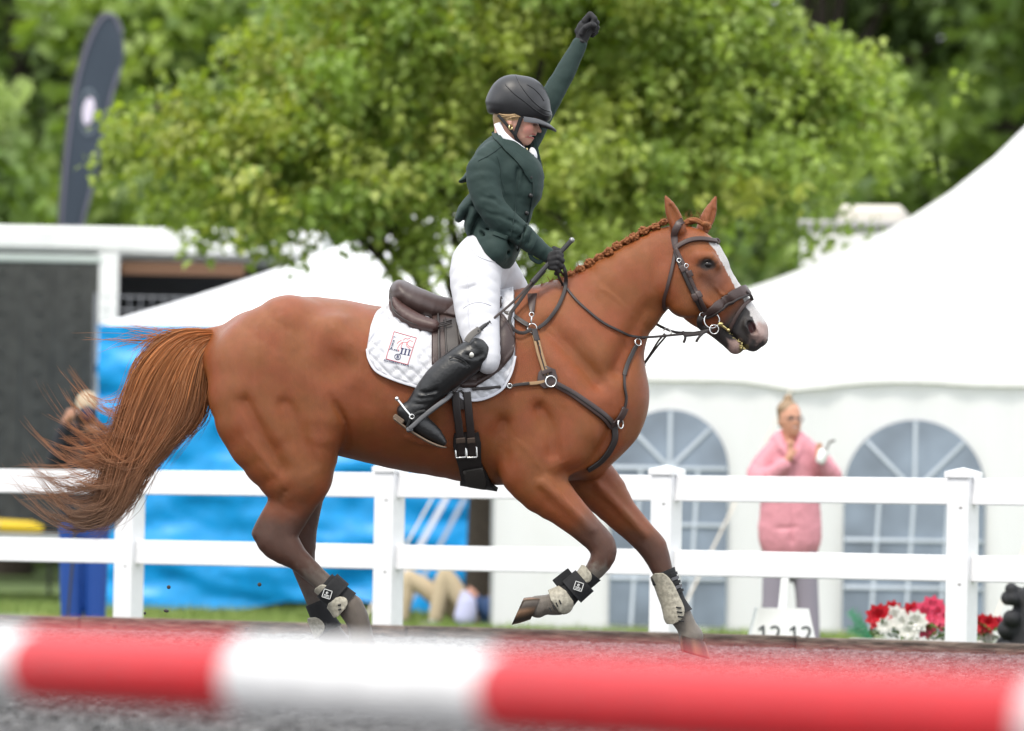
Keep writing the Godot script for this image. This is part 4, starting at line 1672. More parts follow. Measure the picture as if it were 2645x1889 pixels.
func build_helmet(p: Node3D) -> void:
	var shell := mat(0.017, 0.017, 0.019, 0.42)
	textured(shell, null, bumps(0.25, 81), 0.02, 20.0)
	var f := Field.new()
	f.tube([[1140, 222, 57, 0, 48], [1160, 226, 58, 0, 47]], 10)
	f.tube([[1100, 232, 18, 0, 36], [1098, 240, 12, 0, 34]], 22)
	f.tube([[1200, 245, 24, 0, 38], [1212, 256, 14, 0, 32]], 20)
	# cut off below the brim line
	f.tube([[1040, 304, 52, 0, 90], [1100, 304, 52, 0, 90], [1150, 318, 56, 0, 90], [1200, 326, 50, 0, 90], [1260, 338, 50, 0, 90]], 3, 1)
	part(p, "helmet", field_shape(f, 2.6), shell)
	# raised shell lines
	var seam := Shape.new()
	for side in [1.0, -1.0]:
		for c in [[[1146, 167], [1150, 180], [1164, 204], [1184, 228], [1204, 244], [1222, 250]], [[1122, 190], [1140, 210], [1164, 228], [1190, 248], [1208, 258], [1220, 260]], [[1170, 190], [1186, 200], [1200, 214], [1208, 226]]]:
			var pts := []
			for q in c:
				pts.append(Vector3(q[0], q[1], 0))
			var lp := []
			for q in curve(pts, 18):
				var z := 70.0
				for k in 40:
					var d := f.at(q.x, q.y, z, f.all)
					if d < 0.2 or z < 0.0:
						break
					z -= maxf(d * 0.8, 0.3)
				lp.append(L(Vector3(q.x, q.y, maxf(z, 0.0) * side)))
			seam.sweep(lp, [Vector3(0, 0, side)], 1.5 / S, 1.3 / S, 6)
	part(p, "helmet_seam", seam, mat(0.008, 0.008, 0.009, 0.35))
	# peak
	var v := Shape.new()
	var rows := []
	for i in 9:
		var t := i / 8.0
		var row := []
		for j in 17:
			var a := lerpf(-1.0, 1.0, j / 16.0)
			var w := 44.0 * a
			var bow := 1.0 - a * a
			var inner := Vector3(1162 + 50 * sqrt(maxf(0.0, 1.0 - a * a)), 262 + 12 * bow, w)
			var outer := Vector3(1164 + 72 * pow(maxf(0.0, 1.0 - pow(absf(a), 2.6)), 0.6), 265 + 20 * bow, w * 1.02)
			var q := inner.lerp(outer, t)
			q.y += 3.0 * sin(t * PI) * -1.0 + 5.0 * t
			row.append(L(q))
		rows.append(row)
	for i in 9:
		var row := []
		for j in 17:
			row.append(rows[8 - i][j] + Vector3(-0.002, -0.007, 0))
		rows.append(row)
	v.sheet(rows)
	part(p, "helmet_peak", v, mat(0.085, 0.087, 0.095, 0.5))
	var st := Shape.new()
	for s in [1.0, -1.0]:
		line(st, [[1106, 258, 35 * s], [1122, 276, 37 * s], [1136, 293, 34 * s], [1143, 302, 30 * s]], 7, 3)
		line(st, [[1158, 262, 36 * s], [1152, 278, 33 * s], [1146, 294, 30 * s], [1143, 302, 30 * s]], 9, 3)
		line(st, [[1143, 300, 30 * s], [1147, 310, 24 * s], [1154, 318, 13 * s], [1160, 322, 0]], 8, 3)
	part(p, "chin_strap", st, mat(0.012, 0.012, 0.013, 0.8))


func build_jacket(p: Node3D) -> void:
	var green := mat(0.012, 0.037, 0.031, 0.78)
	textured(green, grain(0.72, 1.0, 0.06, 91), bumps(0.2, 92), 0.03, 14.0)
	green.rim_enabled = true
	green.rim = 0.25
	green.rim_tint = 0.6
	var f := Field.new()
	f.tube([[1106, 322, 24, 0, 40], [1110, 350, 50, 0, 64], [1120, 390, 80, 0, 76], [1119, 436, 72, 0, 68], [1108, 496, 65, 0, 68], [1100, 532, 60, 0, 92], [1098, 556, 52, 0, 108], [1100, 570, 38, 0, 108]], 10)
	f.tube([[1160, 366, 26, 0, 40], [1176, 392, 28, 0, 46], [1180, 430, 18, 0, 44]], 26)
	# turned-up skirts at the back
	f.tube([[1052, 446, 18, 6, 56], [1030, 468, 15, 14, 46], [1019, 486, 9, 14, 40]], 5)
	f.tube([[1054, 474, 18, 10, 60], [1042, 502, 12, 16, 50], [1042, 520, 6, 16, 40]], 4)
	f.tube([[1048, 386, 14, 0, 40], [1030, 400, 6, 6, 30], [1021, 404, 3, 6, 24]], 5)
	# near sleeve
	f.tube([[1098, 350, 34, 44, 32], [1074, 384, 38, 62, 34], [1078, 432, 35, 76, 31], [1098, 474, 32, 84, 28], [1140, 511, 28, 78, 25], [1180, 544, 23, 66, 22], [1213, 568, 18, 54, 18]], 10)
	# raised far sleeve
	f.tube([[1146, 340, 36, -46, 34], [1180, 290, 30, -58, 28], [1206, 242, 27, -66, 25], [1232, 196, 25, -71, 24], [1262, 142, 22, -77, 21], [1288, 89, 17, -82, 17]], 16)
	# creases at elbow, armpit and waist
	for c in [[[1046, 392], [1080, 400], [1112, 418]], [[1056, 420], [1092, 436], [1126, 452]], [[1070, 446], [1104, 456], [1142, 474]], [[1076, 462], [1110, 472], [1148, 486]], [[1120, 392], [1122, 420], [1134, 452]], [[1110, 372], [1118, 398], [1120, 424]]]:
		var n := []
		for q in c:
			n.append([q[0], q[1], 2.6, 122, 9])
		f.tube(n, 9, 1)
	for c in [[[1062, 500], [1094, 520], [1124, 528]], [[1068, 520], [1100, 548], [1128, 566]], [[1082, 486], [1112, 520], [1136, 552]], [[1150, 380], [1146, 420], [1150, 470]], [[1166, 390], [1158, 430], [1152, 470]]]:
		var n := []
		for q in c:
			n.append([q[0], q[1], 3.0, 72, 9])
		f.tube(n, 10, 1)
	for c in [[[1062, 404], [1088, 408], [1108, 420]], [[1052, 436], [1076, 446], [1100, 450]], [[1092, 446], [1116, 462], [1140, 468]], [[1072, 474], [1094, 484], [1118, 486]], [[1090, 426], [1112, 440], [1126, 444]], [[1118, 492], [1140, 498], [1158, 510]], [[1130, 520], [1150, 528], [1164, 540]]]:
		var n := []
		for q in c:
			n.append([q[0], q[1], 1.6, 117 if q[0] < 1120 else 105, 8])
		f.tube(n, 8, 1)
	for c in [[[1180, 520], [1176, 536], [1168, 548]], [[1166, 512], [1160, 526], [1150, 536]]]:
		var n := []
		for q in c:
			n.append([q[0], q[1], 2.2, 88, 7])
		f.tube(n, 8, 1)
	var ripple := FastNoiseLite.new()
	ripple.seed = 9
	ripple.frequency = 0.022
	f.relief = ripple
	f.relief_by = 2.0
	# open neck
	f.tube([[1128, 272, 27, 0, 30], [1150, 308, 24, 0, 32], [1172, 340, 18, 0, 26], [1188, 372, 9, 0, 16]], 5, 1)
	# hollow hem
	f.tube([[1096, 640, 40, 0, 60], [1092, 660, 44, 0, 60]], 6, 1)
	part(p, "jacket", field_shape(f, 3.4), green)
	# collar, lapel, front edge, pocket flap and seams lie on the cloth
	f.lists = {}
	lie_on = f
	var col := Shape.new()
	strap(col, [[1099, 296], [1106, 312], [1120, 330], [1140, 348], [1158, 366], [1172, 388], [1180, 408]], 17, 5, 0, [0.9, 1.0, 1.0, 1.05, 1.1, 0.9, 0.4], 5)
	part(p, "jacket_collar", col, green)
	var edge := Shape.new()
	strap(edge, [[1181, 402], [1184, 430], [1178, 462], [1170, 496], [1160, 530], [1148, 560]], 4, 3, 0)
	part(p, "jacket_front_edge", edge, mat(0.010, 0.024, 0.021, 0.8))
	var seams := Shape.new()
	strap(seams, [[1112, 330], [1090, 348], [1062, 364]], 2.5, 2, -0.6)
	strap(seams, [[1104, 352], [1112, 378], [1114, 404], [1122, 432]], 2.5, 2, -0.6)
	strap(seams, [[1150, 400], [1146, 440], [1142, 486], [1134, 530]], 2.2, 2, -0.6)
	strap(seams, [[1192, 536], [1184, 552], [1176, 564]], 2.5, 2, -0.4)
	part(p, "jacket_seam", seams, mat(0.011, 0.028, 0.025, 0.8))
	var pocket := Shape.new()
	strap(pocket, [[1096, 524], [1112, 530], [1128, 534]], 11, 3, 0, [], 4)
	part(p, "pocket_flap", pocket, green)
	var btn := mat(0.012, 0.012, 0.012, 0.4)
	for q in [[1178, 398], [1178, 438], [1169, 476]]:
		var s := Shape.new()
		s.sphere(L(Vector3(q[0], q[1], f.skin(q[0], q[1]) + 2.0)), Vector3(5.2, 5.2, 4.0) / S, Basis.IDENTITY, 10, 6)
		part(p, "jacket_button", s, btn)
	lie_on = null
	for k in 3:
		var s := Shape.new()
		s.sphere(L(Vector3(1190 + k * 5.0, 562 + k * 2.5, 74 - k)), Vector3(2.6, 2.6, 2) / S, Basis.IDENTITY, 8, 5)
		part(p, "cuff_button", s, btn)
	var vent := Shape.new()
	line(vent, [[1176, 562, 60], [1180, 576, 62], [1196, 586, 60], [1204, 580, 58]], 10, 5, 12)
	part(p, "open_cuff", vent, green)
	# white shirt collar and stock
	var shirt := mat(0.72, 0.72, 0.76, 0.85)
	var sh := Shape.new()
	for side in [1.0, -1.0]:
		line(sh, [[1105, 276, 24 * side], [1114, 298, 34 * side], [1132, 316, 34 * side], [1150, 328, 24 * side], [1162, 336, 8 * side]], 17, 7, 24)
		line(sh, [[1152, 332, 18 * side], [1166, 346, 18 * side], [1180, 360, 8 * side]], 16, 8, 12)
	part(p, "shirt_collar", sh, shirt)
	var bib := Shape.new()
	bib.sphere(L(Vector3(1184, 344, 6)), Vector3(9, 17, 16) / S, Basis(Vector3(0, 0, 1), 0.2))
	part(p, "shirt_front", bib, shirt)
	var pin := Shape.new()
	line(pin, [[1170, 330, 17], [1174, 345, 19], [1179, 360, 18], [1182, 366, 17]], 2.6, 2.6, 10)
	part(p, "zip", pin, mat(0.7, 0.58, 0.3, 0.3, {"metallic": 1.0}))
	# far lapel standing up beside the chin
	var lap := Shape.new()
	line(lap, [[1186, 300, -12], [1190, 330, -14], [1198, 366, -10], [1204, 396, -4]], 12, 8, 14)
	part(p, "jacket_lapel", lap, green)
	lettering(p, "c", Vector3(1144, 326, 40), 7.0, btn, -0.5, 0.0, false)


func build_breeches(p: Node3D) -> void:
	var white := mat(0.58, 0.58, 0.61, 0.85)
	textured(white, grain(0.95, 1.0, 0.05, 95), bumps(0.2, 92), 0.02, 14.0)
	var f := Field.new()
	f.tube([[1078, 552, 46, 0, 62], [1066, 590, 65, 0, 76], [1060, 620, 60, 0, 70]], 10)
	f.tube([[1060, 572, 46, 44, 46], [1056, 612, 57, 66, 58], [1058, 660, 53, 100, 54], [1062, 710, 48, 132, 48], [1070, 760, 41, 160, 40], [1082, 800, 30, 178, 33], [1084, 812, 25, 180, 30]], 18)
	f.tube([[1090, 570, 44, -40, 48], [1112, 620, 50, -70, 52], [1140, 668, 46, -112, 44], [1152, 730, 40, -150, 38], [1150, 780, 32, -172, 32]], 18)
	# folds and seams
	for c in [[[1014, 650], [1036, 650], [1056, 642]]]:
		var n := []
		for q in c:
			n.append([q[0], q[1], 1.6, 152, 8])
		f.tube(n, 12, 1)
	var ripple := FastNoiseLite.new()
	ripple.seed = 19
	ripple.frequency = 0.02
	f.relief = ripple
	f.relief_by = 0.7
	part(p, "breeches", field_shape(f, 4.0), white)
	f.lists = {}
	lie_on = f
	var seam := Shape.new()
	strap(seam, [[1030, 692], [1048, 682], [1070, 680], [1090, 686]], 1.8, 1.6, -0.4)
	strap(seam, [[1036, 560], [1038, 610], [1040, 660], [1042, 720], [1052, 770]], 1.8, 1.6, -0.5)
	strap(seam, [[1046, 556], [1060, 574], [1082, 584], [1100, 588]], 1.8, 1.6, -0.4)
	part(p, "breeches_seam", seam, mat(0.5, 0.5, 0.54, 0.85))
	lie_on = null


func build_riding_boots(p: Node3D) -> void:
	var black := mat(0.014, 0.014, 0.015, 0.4)
	textured(black, grain(0.6, 1.0, 0.02, 101), bumps(0.02, 102), 0.07, 6.0)
	var sole := mat(0.14, 0.10, 0.07, 0.8)
	for side in [1.0, -1.0]:
		var dx := 0.0 if side > 0 else 30.0
		var f := Field.new()
		f.tube([[1064 + dx, 782, 24, 182 * side, 34], [1046 + dx, 800, 36, 186 * side, 37], [1012 + dx, 824, 37, 190 * side, 37], [976 + dx, 854, 34, 193 * side, 34], [946 + dx, 888, 28, 193 * side, 29], [928 + dx, 912, 25, 192 * side, 26]], 8)
		f.tube([[902 + dx, 918, 17, 192 * side, 21], [918 + dx, 932, 23, 192 * side, 23], [944 + dx, 952, 22, 192 * side, 23], [968 + dx, 970, 17, 192 * side, 20], [986 + dx, 986, 9, 192 * side, 12]], 10)
		# knee flap
		f.tube([[1058 + dx, 772, 13, 186 * side, 33], [1076 + dx, 784, 14, 184 * side, 32], [1074 + dx, 800, 12, 186 * side, 33]], 8)
		# creases at the ankle
		for c in [[[918, 886], [938, 892], [962, 888]], [[912, 898], [934, 904], [958, 902]], [[926, 874], [948, 880], [972, 874]], [[1036, 796], [1056, 802], [1072, 796]], [[1000, 800], [1020, 806], [1040, 818]]]:
			var n := []
			for q in c:
				n.append([q[0] + dx, q[1], 2.2, 226 * side, 9])
			f.tube(n, 8, 1)
		part(p, "riding_boot", field_shape(f, 3.4), black)
		var s := Shape.new()
		var path := curve([Vector3(879 + dx, 934, 192 * side), Vector3(896 + dx, 948, 192 * side), Vector3(922 + dx, 966, 192 * side), Vector3(952 + dx, 984, 192 * side), Vector3(978 + dx, 995, 192 * side), Vector3(994 + dx, 998, 192 * side)], 18)
		var lp := []
		for q in path:
			lp.append(L(q))
		s.sweep(lp, [Vector3(0.5, 0.85, 0)], 21.0 / S, 3.0 / S, 8, [0.9, 1, 1, 1, 0.95, 0.95, 1, 1, 1, 1, 1, 1, 1, 0.95, 0.9, 0.85, 0.75, 0.6, 0.4], 0.4)
		s.box(L(Vector3(890 + dx, 936, 192 * side)), Vector3(26, 11, 38) / S, Basis(Vector3(0, 0, 1), deg_to_rad(-36)), 2.0 / S)
		part(p, "boot_sole", s, sole)
		var sp := Shape.new()
		line(sp, [[887 + dx, 893, 212 * side], [896 + dx, 904, 214 * side], [906 + dx, 917, 218 * side], [917 + dx, 930, 220 * side]], 5, 5, 12)
		sp.sphere(L(Vector3(886 + dx, 892, 212 * side)), Vector3.ONE * 5.0 / S, Basis.IDENTITY, 10, 6)
		sp.ring(L(Vector3(919 + dx, 931, 221 * side)), Vector3(0, 0, 1), 5.0 / S, 1.5 / S, 12)
		part(p, "spur", sp, metal)
		var ss := Shape.new()
		line(ss, [[918 + dx, 932, 219 * side], [932 + dx, 922, 222 * side], [948 + dx, 918, 220 * side]], 6, 3, 10)
		line(ss, [[917 + dx, 932, 219 * side], [912 + dx, 944, 216 * side], [908 + dx, 954, 212 * side]], 6, 3, 10)
		part(p, "spur_strap", ss, mat(0.01, 0.01, 0.01, 0.6))
		var seam := Shape.new()
		line(seam, [[1000 + dx, 806, 224 * side], [1012 + dx, 801, 228 * side], [1030 + dx, 808, 226 * side], [1046 + dx, 824, 224 * side]], 2.6, 2.6, 12)
		part(p, "boot_seam", seam, black)
		var stud := Shape.new()
		stud.sphere(L(Vector3(1049 + dx, 797, 224 * side)), Vector3(5.5, 6, 2.5) / S, Basis.IDENTITY, 10, 6)
		part(p, "boot_badge", stud, mat(0.55, 0.53, 0.48, 0.35, {"metallic": 0.8}))


func build_gloves(p: Node3D) -> void:
	var black := mat(0.022, 0.021, 0.023, 0.75)
	textured(black, grain(0.6, 1.0, 0.08, 111), bumps(0.25, 112), 0.05, 16.0)
	# near hand closed round whip and reins
	var f := Field.new()
	hand_field(f, [1212, 566, 15, 56, 15], [1228, 580, 17, 56, 15], [
		[[1222, 572, 68], [1236, 566, 76], [1246, 572, 72], [1244, 582, 62]],
		[[1222, 580, 70], [1238, 576, 79], [1248, 583, 74], [1244, 592, 62]],
		[[1222, 589, 69], [1237, 588, 77], [1245, 595, 72], [1240, 603, 61]],
		[[1222, 597, 66], [1234, 599, 73], [1239, 606, 68], [1235, 611, 60]],
		[[1222, 566, 50], [1230, 556, 48], [1240, 560, 54], [1246, 568, 60]],
	], 7.2)
	part(p, "glove", field_shape(f, 2.2), black)
	# far hand, a fist held up
	var g := Field.new()
	hand_field(g, [1293, 80, 14, -82, 13], [1302, 52, 19, -82, 16], [
		[[1300, 38, -72], [1312, 24, -68], [1322, 34, -64], [1316, 46, -66]],
		[[1304, 44, -80], [1317, 31, -80], [1327, 42, -76], [1320, 54, -76]],
		[[1305, 51, -89], [1318, 40, -92], [1328, 52, -88], [1320, 62, -86]],
		[[1304, 58, -96], [1315, 50, -101], [1325, 60, -98], [1317, 68, -95]],
		[[1294, 66, -70], [1302, 54, -60], [1313, 48, -56], [1322, 50, -60]],
	], 7.6)
	g.tube([[1284, 60, 7, -84, 8], [1288, 52, 6, -84, 8]], 4)
	part(p, "glove", field_shape(g, 2.2), black)
	var band := Shape.new()
	line(band, [[1284, 77, -82], [1293, 84, -66], [1304, 88, -82]], 6, 5, 12)
	part(p, "glove_cuff", band, black)


func build_whip() -> void:
	var w := thing("riding_whip", "black riding whip with pale leather flap in the rider's lower hand", "whip", plan_place)
	var black := mat(0.016, 0.015, 0.016, 0.5)
	var g := Shape.new()
	line(g, [[1268, 538, 56], [1240, 568, 62], [1210, 598, 70], [1180, 632, 86]], 11, 11, 10)
	part(w, "grip", g, black)
	var cap := Shape.new()
	cap.sphere(L(Vector3(1269, 537, 56)), Vector3.ONE * 6.4 / S, Basis.IDENTITY, 10, 6)
	part(w, "cap", cap, mat(0.3, 0.3, 0.3, 0.4, {"metallic": 0.6}))
	var sh := Shape.new()
	line(sh, [[1182, 630, 86], [1140, 676, 124], [1100, 712, 164], [1076, 732, 190]], 5.5, 5.5, 20)
	part(w, "shaft", sh, mat(0.035, 0.022, 0.018, 0.55))
	var bind := Shape.new()
	for k in 8:
		var t := k / 7.0
		var c := Vector3(lerpf(1086, 1062, t), lerpf(724, 744, t), lerpf(180, 200, t))
		bind.sphere(L(c), Vector3(5.5, 5.0, 5.0) / S, Basis.IDENTITY, 8, 5)
		bind.rod(L(c), L(c + Vector3(rng.randf_range(-8, 8), rng.randf_range(-10, 6), 4)), 1.0 / S, 0.4 / S, 4)
	part(w, "binding", bind, black)
	var fl := Shape.new()
	line(fl, [[1066, 740, 200], [1054, 748, 206], [1044, 758, 212], [1038, 768, 214]], 15, 4, 10)
	part(w, "flap", fl, mat(0.13, 0.12, 0.11, 0.8))


# ---------------------------------------------------------------- ground, fence, edging
# the fence line: two posts measured on the ground, and the direction between them
const FENCE_A := Vector3(-2.165, 0, -29.82)
const FENCE_B := Vector3(2.341, 0, -26.98)
const OUTSIDE := -0.2

func fence_dir() -> Vector3:
	return (FENCE_B - FENCE_A).normalized()


func build_setting() -> void:
	var d := fence_dir()
	var away := Vector3(d.z, 0, -d.x)
	var turn := Basis(d, Vector3.UP, d.cross(Vector3.UP))
	# arena footing up to the timber edging
	var edge_mid := FENCE_A.lerp(FENCE_B, 0.5) - away * 0.42
	var footing := mat(0.15, 0.145, 0.145, 0.95)
	textured(footing, grain(0.45, 1.0, 0.035, 201, FastNoiseLite.TYPE_SIMPLEX_SMOOTH, 6, 1024), bumps(0.05, 202, FastNoiseLite.TYPE_SIMPLEX_SMOOTH, 5, 1024), 0.4, 1.3, true)
	var s := Shape.new()
	s.box(edge_mid - away * 25.0 - Vector3(0, 0.1, 0), Vector3(70, 0.2, 50), turn)
	part(self, "arena_floor", s, footing).set_meta("kind", "structure")
	# turf outside
	var turf := mat(0.12, 0.185, 0.04, 0.95)
	textured(turf, grain(0.5, 1.0, 0.02, 203, FastNoiseLite.TYPE_SIMPLEX_SMOOTH, 5, 1024), bumps(0.06, 204), 2.0, 0.6, true)
	var g := Shape.new()
	g.box(Vector3(0, OUTSIDE - 0.5, -150), Vector3(700, 1.0, 600))
	part(self, "ground", g, turf).set_meta("kind", "structure")
	build_footing_crumbs(edge_mid, away, d)
	build_grass(away)
	build_edging(edge_mid, away, d, turn)
	build_fence(away, d, turn)


func build_footing_crumbs(edge_mid: Vector3, away: Vector3, d: Vector3) -> void:
	# loose crumbs of sand and rubber fibre lying on the footing
	var r := RandomNumberGenerator.new()
	r.seed = 41
	var crumb := Shape.new()
	for k in 5:
		var c := Vector3(r.randf_range(-1, 1), r.randf_range(0.0, 0.3), r.randf_range(-1, 1)) * 0.02
		crumb.box(c, Vector3(r.randf_range(0.006, 0.016), r.randf_range(0.004, 0.009), r.randf_range(0.006, 0.016)), Basis.from_euler(Vector3(r.randf() * 3, r.randf() * 3, r.randf() * 3)))
	var m := mat(1, 1, 1, 0.95, {"vertex_color_use_as_albedo": true})
	var mm := MultiMesh.new()
	mm.transform_format = MultiMesh.TRANSFORM_3D
	mm.use_colors = true
	mm.mesh = crumb.mesh()
	var n := 26000
	mm.instance_count = n
	for i in n:
		var t := pow(r.randf(), 0.8)
		var z := lerpf(-12.5, -28.6, t)
		var p := Vector3(r.randfn() * -z * 0.085, 0.001, z)
		var over := (p - edge_mid).dot(away)
		if over > -0.08:
			p -= away * (over + 0.08 + r.randf() * 0.6)
		var k := r.randf_range(0.5, 1.5)
		mm.set_instance_transform(i, Transform3D(Basis.from_euler(Vector3(0, r.randf() * TAU, 0)).scaled(Vector3(k, k, k)), p))
		var v := 0.07 + 0.17 * r.randf()
		mm.set_instance_color(i, Color(v, v * 0.985, v * 0.98))
	var o := MultiMeshInstance3D.new()
	o.name = "footing_crumbs"
	o.multimesh = mm
	o.material_override = m
	add_child(o)
	tag(o, "loose grey crumbs scattered over the arena footing", "footing", "", "stuff")
	# clods thrown up by the hind hooves
	for i in 6:
		var c := Shape.new()
		var z := -22.4 + r.randf_range(-0.3, 0.3)
		var at := Vector3(-1.55 + r.randf_range(-0.12, 0.5), 0.08 + r.randf_range(0.0, 0.35), z)
		c.sphere(Vector3.ZERO, Vector3(r.randf_range(0.005, 0.013), r.randf_range(0.004, 0.009), 0.007), Basis(Vector3(0, 0, 1), r.randf() * 3.0), 7, 5)
		var o2 := part(self, "flying_clod", c, mat(0.05, 0.045, 0.042, 0.95), Transform3D(Basis.IDENTITY, at))
		tag(o2, "small dark clod of footing thrown up behind the hind hooves", "clod", "clods flying behind the horse")


func build_grass(away: Vector3) -> void:
	var r := RandomNumberGenerator.new()
	r.seed = 43
	var blade := Shape.new()
	for k in 9:
		var a := r.randf() * TAU
		var b := Vector3(r.randf_range(-0.05, 0.05), 0, r.randf_range(-0.05, 0.05))
		var h := r.randf_range(0.04, 0.09)
		var lean := Vector3(cos(a), 0, sin(a)) * h * 0.5
		var side := Vector3(-sin(a), 0, cos(a)) * 0.005
		var o := blade.v.size()
		blade.v.append_array([b - side, b + side, b + lean + Vector3(0, h, 0)])
		blade.t.append_array([o, o + 1, o + 2])
	var mm := MultiMesh.new()
	mm.transform_format = MultiMesh.TRANSFORM_3D
	mm.use_colors = true
	mm.mesh = blade.mesh()
	var n := 24000
	mm.instance_count = n
	for i in n:
		var z := lerpf(-29.0, -58.0, pow(r.randf(), 1.3))
		var p := Vector3(r.randf_range(-0.11, 0.07) * -z, OUTSIDE, z)
		var over := (p - FENCE_A).dot(away)
		if over < 0.2:
			p += away * (0.2 - over + r.randf())
		var k := r.randf_range(0.7, 1.5)
		mm.set_instance_transform(i, Transform3D(Basis(Vector3.UP, r.randf() * TAU).scaled(Vector3(k, k, k)), p))
		mm.set_instance_color(i, Color(0.15, 0.24, 0.045).lerp(Color(0.26, 0.31, 0.09), r.randf() * 0.8))
	var o := MultiMeshInstance3D.new()
	o.name = "grass"
	o.multimesh = mm
	o.material_override = mat(1, 1, 1, 0.8, {"vertex_color_use_as_albedo": true, "backlight_enabled": true, "backlight": Color(0.4, 0.4, 0.2)})
	add_child(o)
	tag(o, "short green grass growing outside the white fence", "grass", "", "stuff")


func build_edging(edge_mid: Vector3, away: Vector3, d: Vector3, turn: Basis) -> void:
	var wood := mat(0.24, 0.18, 0.145, 0.9)
	textured(wood, grain(0.4, 1.0, 0.012, 211, FastNoiseLite.TYPE_SIMPLEX_SMOOTH, 5), bumps(0.02, 212), 0.5, 2.2)
	wood.uv1_scale = Vector3(0.9, 6.0, 6.0)
	var wood2: StandardMaterial3D = wood.duplicate()
	wood2.albedo_color = sc(0.2, 0.15, 0.12)
	var e := thing("timber_edging", "weathered brown timber edging along the foot of the white fence", "edging", Transform3D(turn, edge_mid))
	var lens := [2.4, 2.36, 2.3, 2.44, 2.2, 2.4, 2.36, 2.44, 2.3, 2.4, 2.44]
	var x := -12.16
	for i in lens.size():
		var s := Shape.new()
		s.box(Vector3(x + lens[i] * 0.5, -0.04 + 0.003 * (i % 3), 0), Vector3(lens[i] - 0.012, 0.22, 0.09), Basis(Vector3(0, 0, 1), 0.0015 * ((i % 3) - 1)), 0.008)
		part(e, "timber", s, wood if i % 2 == 0 else wood2)
		for k in 3:
			var b := Shape.new()
			b.sphere(Vector3(x + 0.25 + k * 0.9, 0.02, 0.046), Vector3(0.012, 0.012, 0.006), Basis.IDENTITY, 8, 5)
			part(e, "bolt", b, mat(0.05, 0.045, 0.04, 0.6, {"metallic": 0.7}))
		x += lens[i]


func build_fence(away: Vector3, d: Vector3, turn: Basis) -> void:
	var vinyl := mat(0.80, 0.80, 0.81, 0.4)
	textured(vinyl, grain(0.965, 1.0, 0.02, 221, FastNoiseLite.TYPE_SIMPLEX_SMOOTH, 6), null, 0, 1.2)
	var fe := thing("white_fence", "white vinyl two rail fence with capped square posts around the arena", "fence", Transform3D(turn, FENCE_A))
	var gap := FENCE_A.distance_to(FENCE_B) / 3.0
	for i in range(-5, 9):
		var x := gap * i
		var s := Shape.new()
		s.box(Vector3(x, 0.33, 0), Vector3(0.127, 1.18, 0.127), Basis.IDENTITY, 0.006)
		var po := part(fe, "post", s, vinyl)
		var c := Shape.new()
		c.box(Vector3(x, 0.922, 0), Vector3(0.15, 0.034, 0.15), Basis.IDENTITY, 0.005)
		var o := c.v.size()
		for q in [[-1, -1], [1, -1], [1, 1], [-1, 1]]:
			c.v.append(Vector3(x + q[0] * 0.073, 0.939, q[1] * 0.073))
		c.v.append(Vector3(x, 0.962, 0))
		for k in 4:
			c.t.append_array([o + k, o + (k + 1) % 4, o + 4])
		part(po, "post_cap", c, vinyl)
		for y in [0.765, 0.37]:
			# weep hole under each rail end
			var w := Shape.new()
			w.box(Vector3(x + 0.02, y - 0.012, 0.0645), Vector3(0.016, 0.008, 0.002))
			part(po, "weep_hole", w, mat(0.12, 0.11, 0.09, 0.9))
	for i in range(-5, 8):
		for y in [0.837, 0.44]:
			var s := Shape.new()
			s.box(Vector3(gap * (i + 0.5), y, 0), Vector3(gap - 0.122, 0.137, 0.04), Basis.IDENTITY, 0.005)
			part(fe, "rail", s, vinyl)


# ---------------------------------------------------------------- trees
func leaf_clump(count: int, leaf: float, spread: float, seed_: int) -> ArrayMesh:
	var r := RandomNumberGenerator.new()
	r.seed = seed_
	var s := Shape.new()
	for k in count:
		var c := Vector3(r.randfn(), r.randfn() * 0.7, r.randfn()) * spread * 0.5
		var b := Basis.from_euler(Vector3(r.randf_range(-0.9, 0.9), r.randf() * TAU, r.randf_range(-0.9, 0.9)))
		var l := leaf * r.randf_range(0.7, 1.25)
		var o := s.v.size()
		# a lobed blade folded along its midrib, hanging a little
		s.v.append_array([c, c + b * Vector3(0.42, -0.08, 0.32) * l, c + b * Vector3(0.2, -0.05, 0.62) * l, c + b * Vector3(0, -0.22, 1.0) * l, c + b * Vector3(-0.2, -0.05, 0.62) * l, c + b * Vector3(-0.42, -0.08, 0.32) * l])
		s.t.append_array([o, o + 1, o + 2, o, o + 2, o + 3, o, o + 3, o + 4, o, o + 4, o + 5])
	return s.mesh()


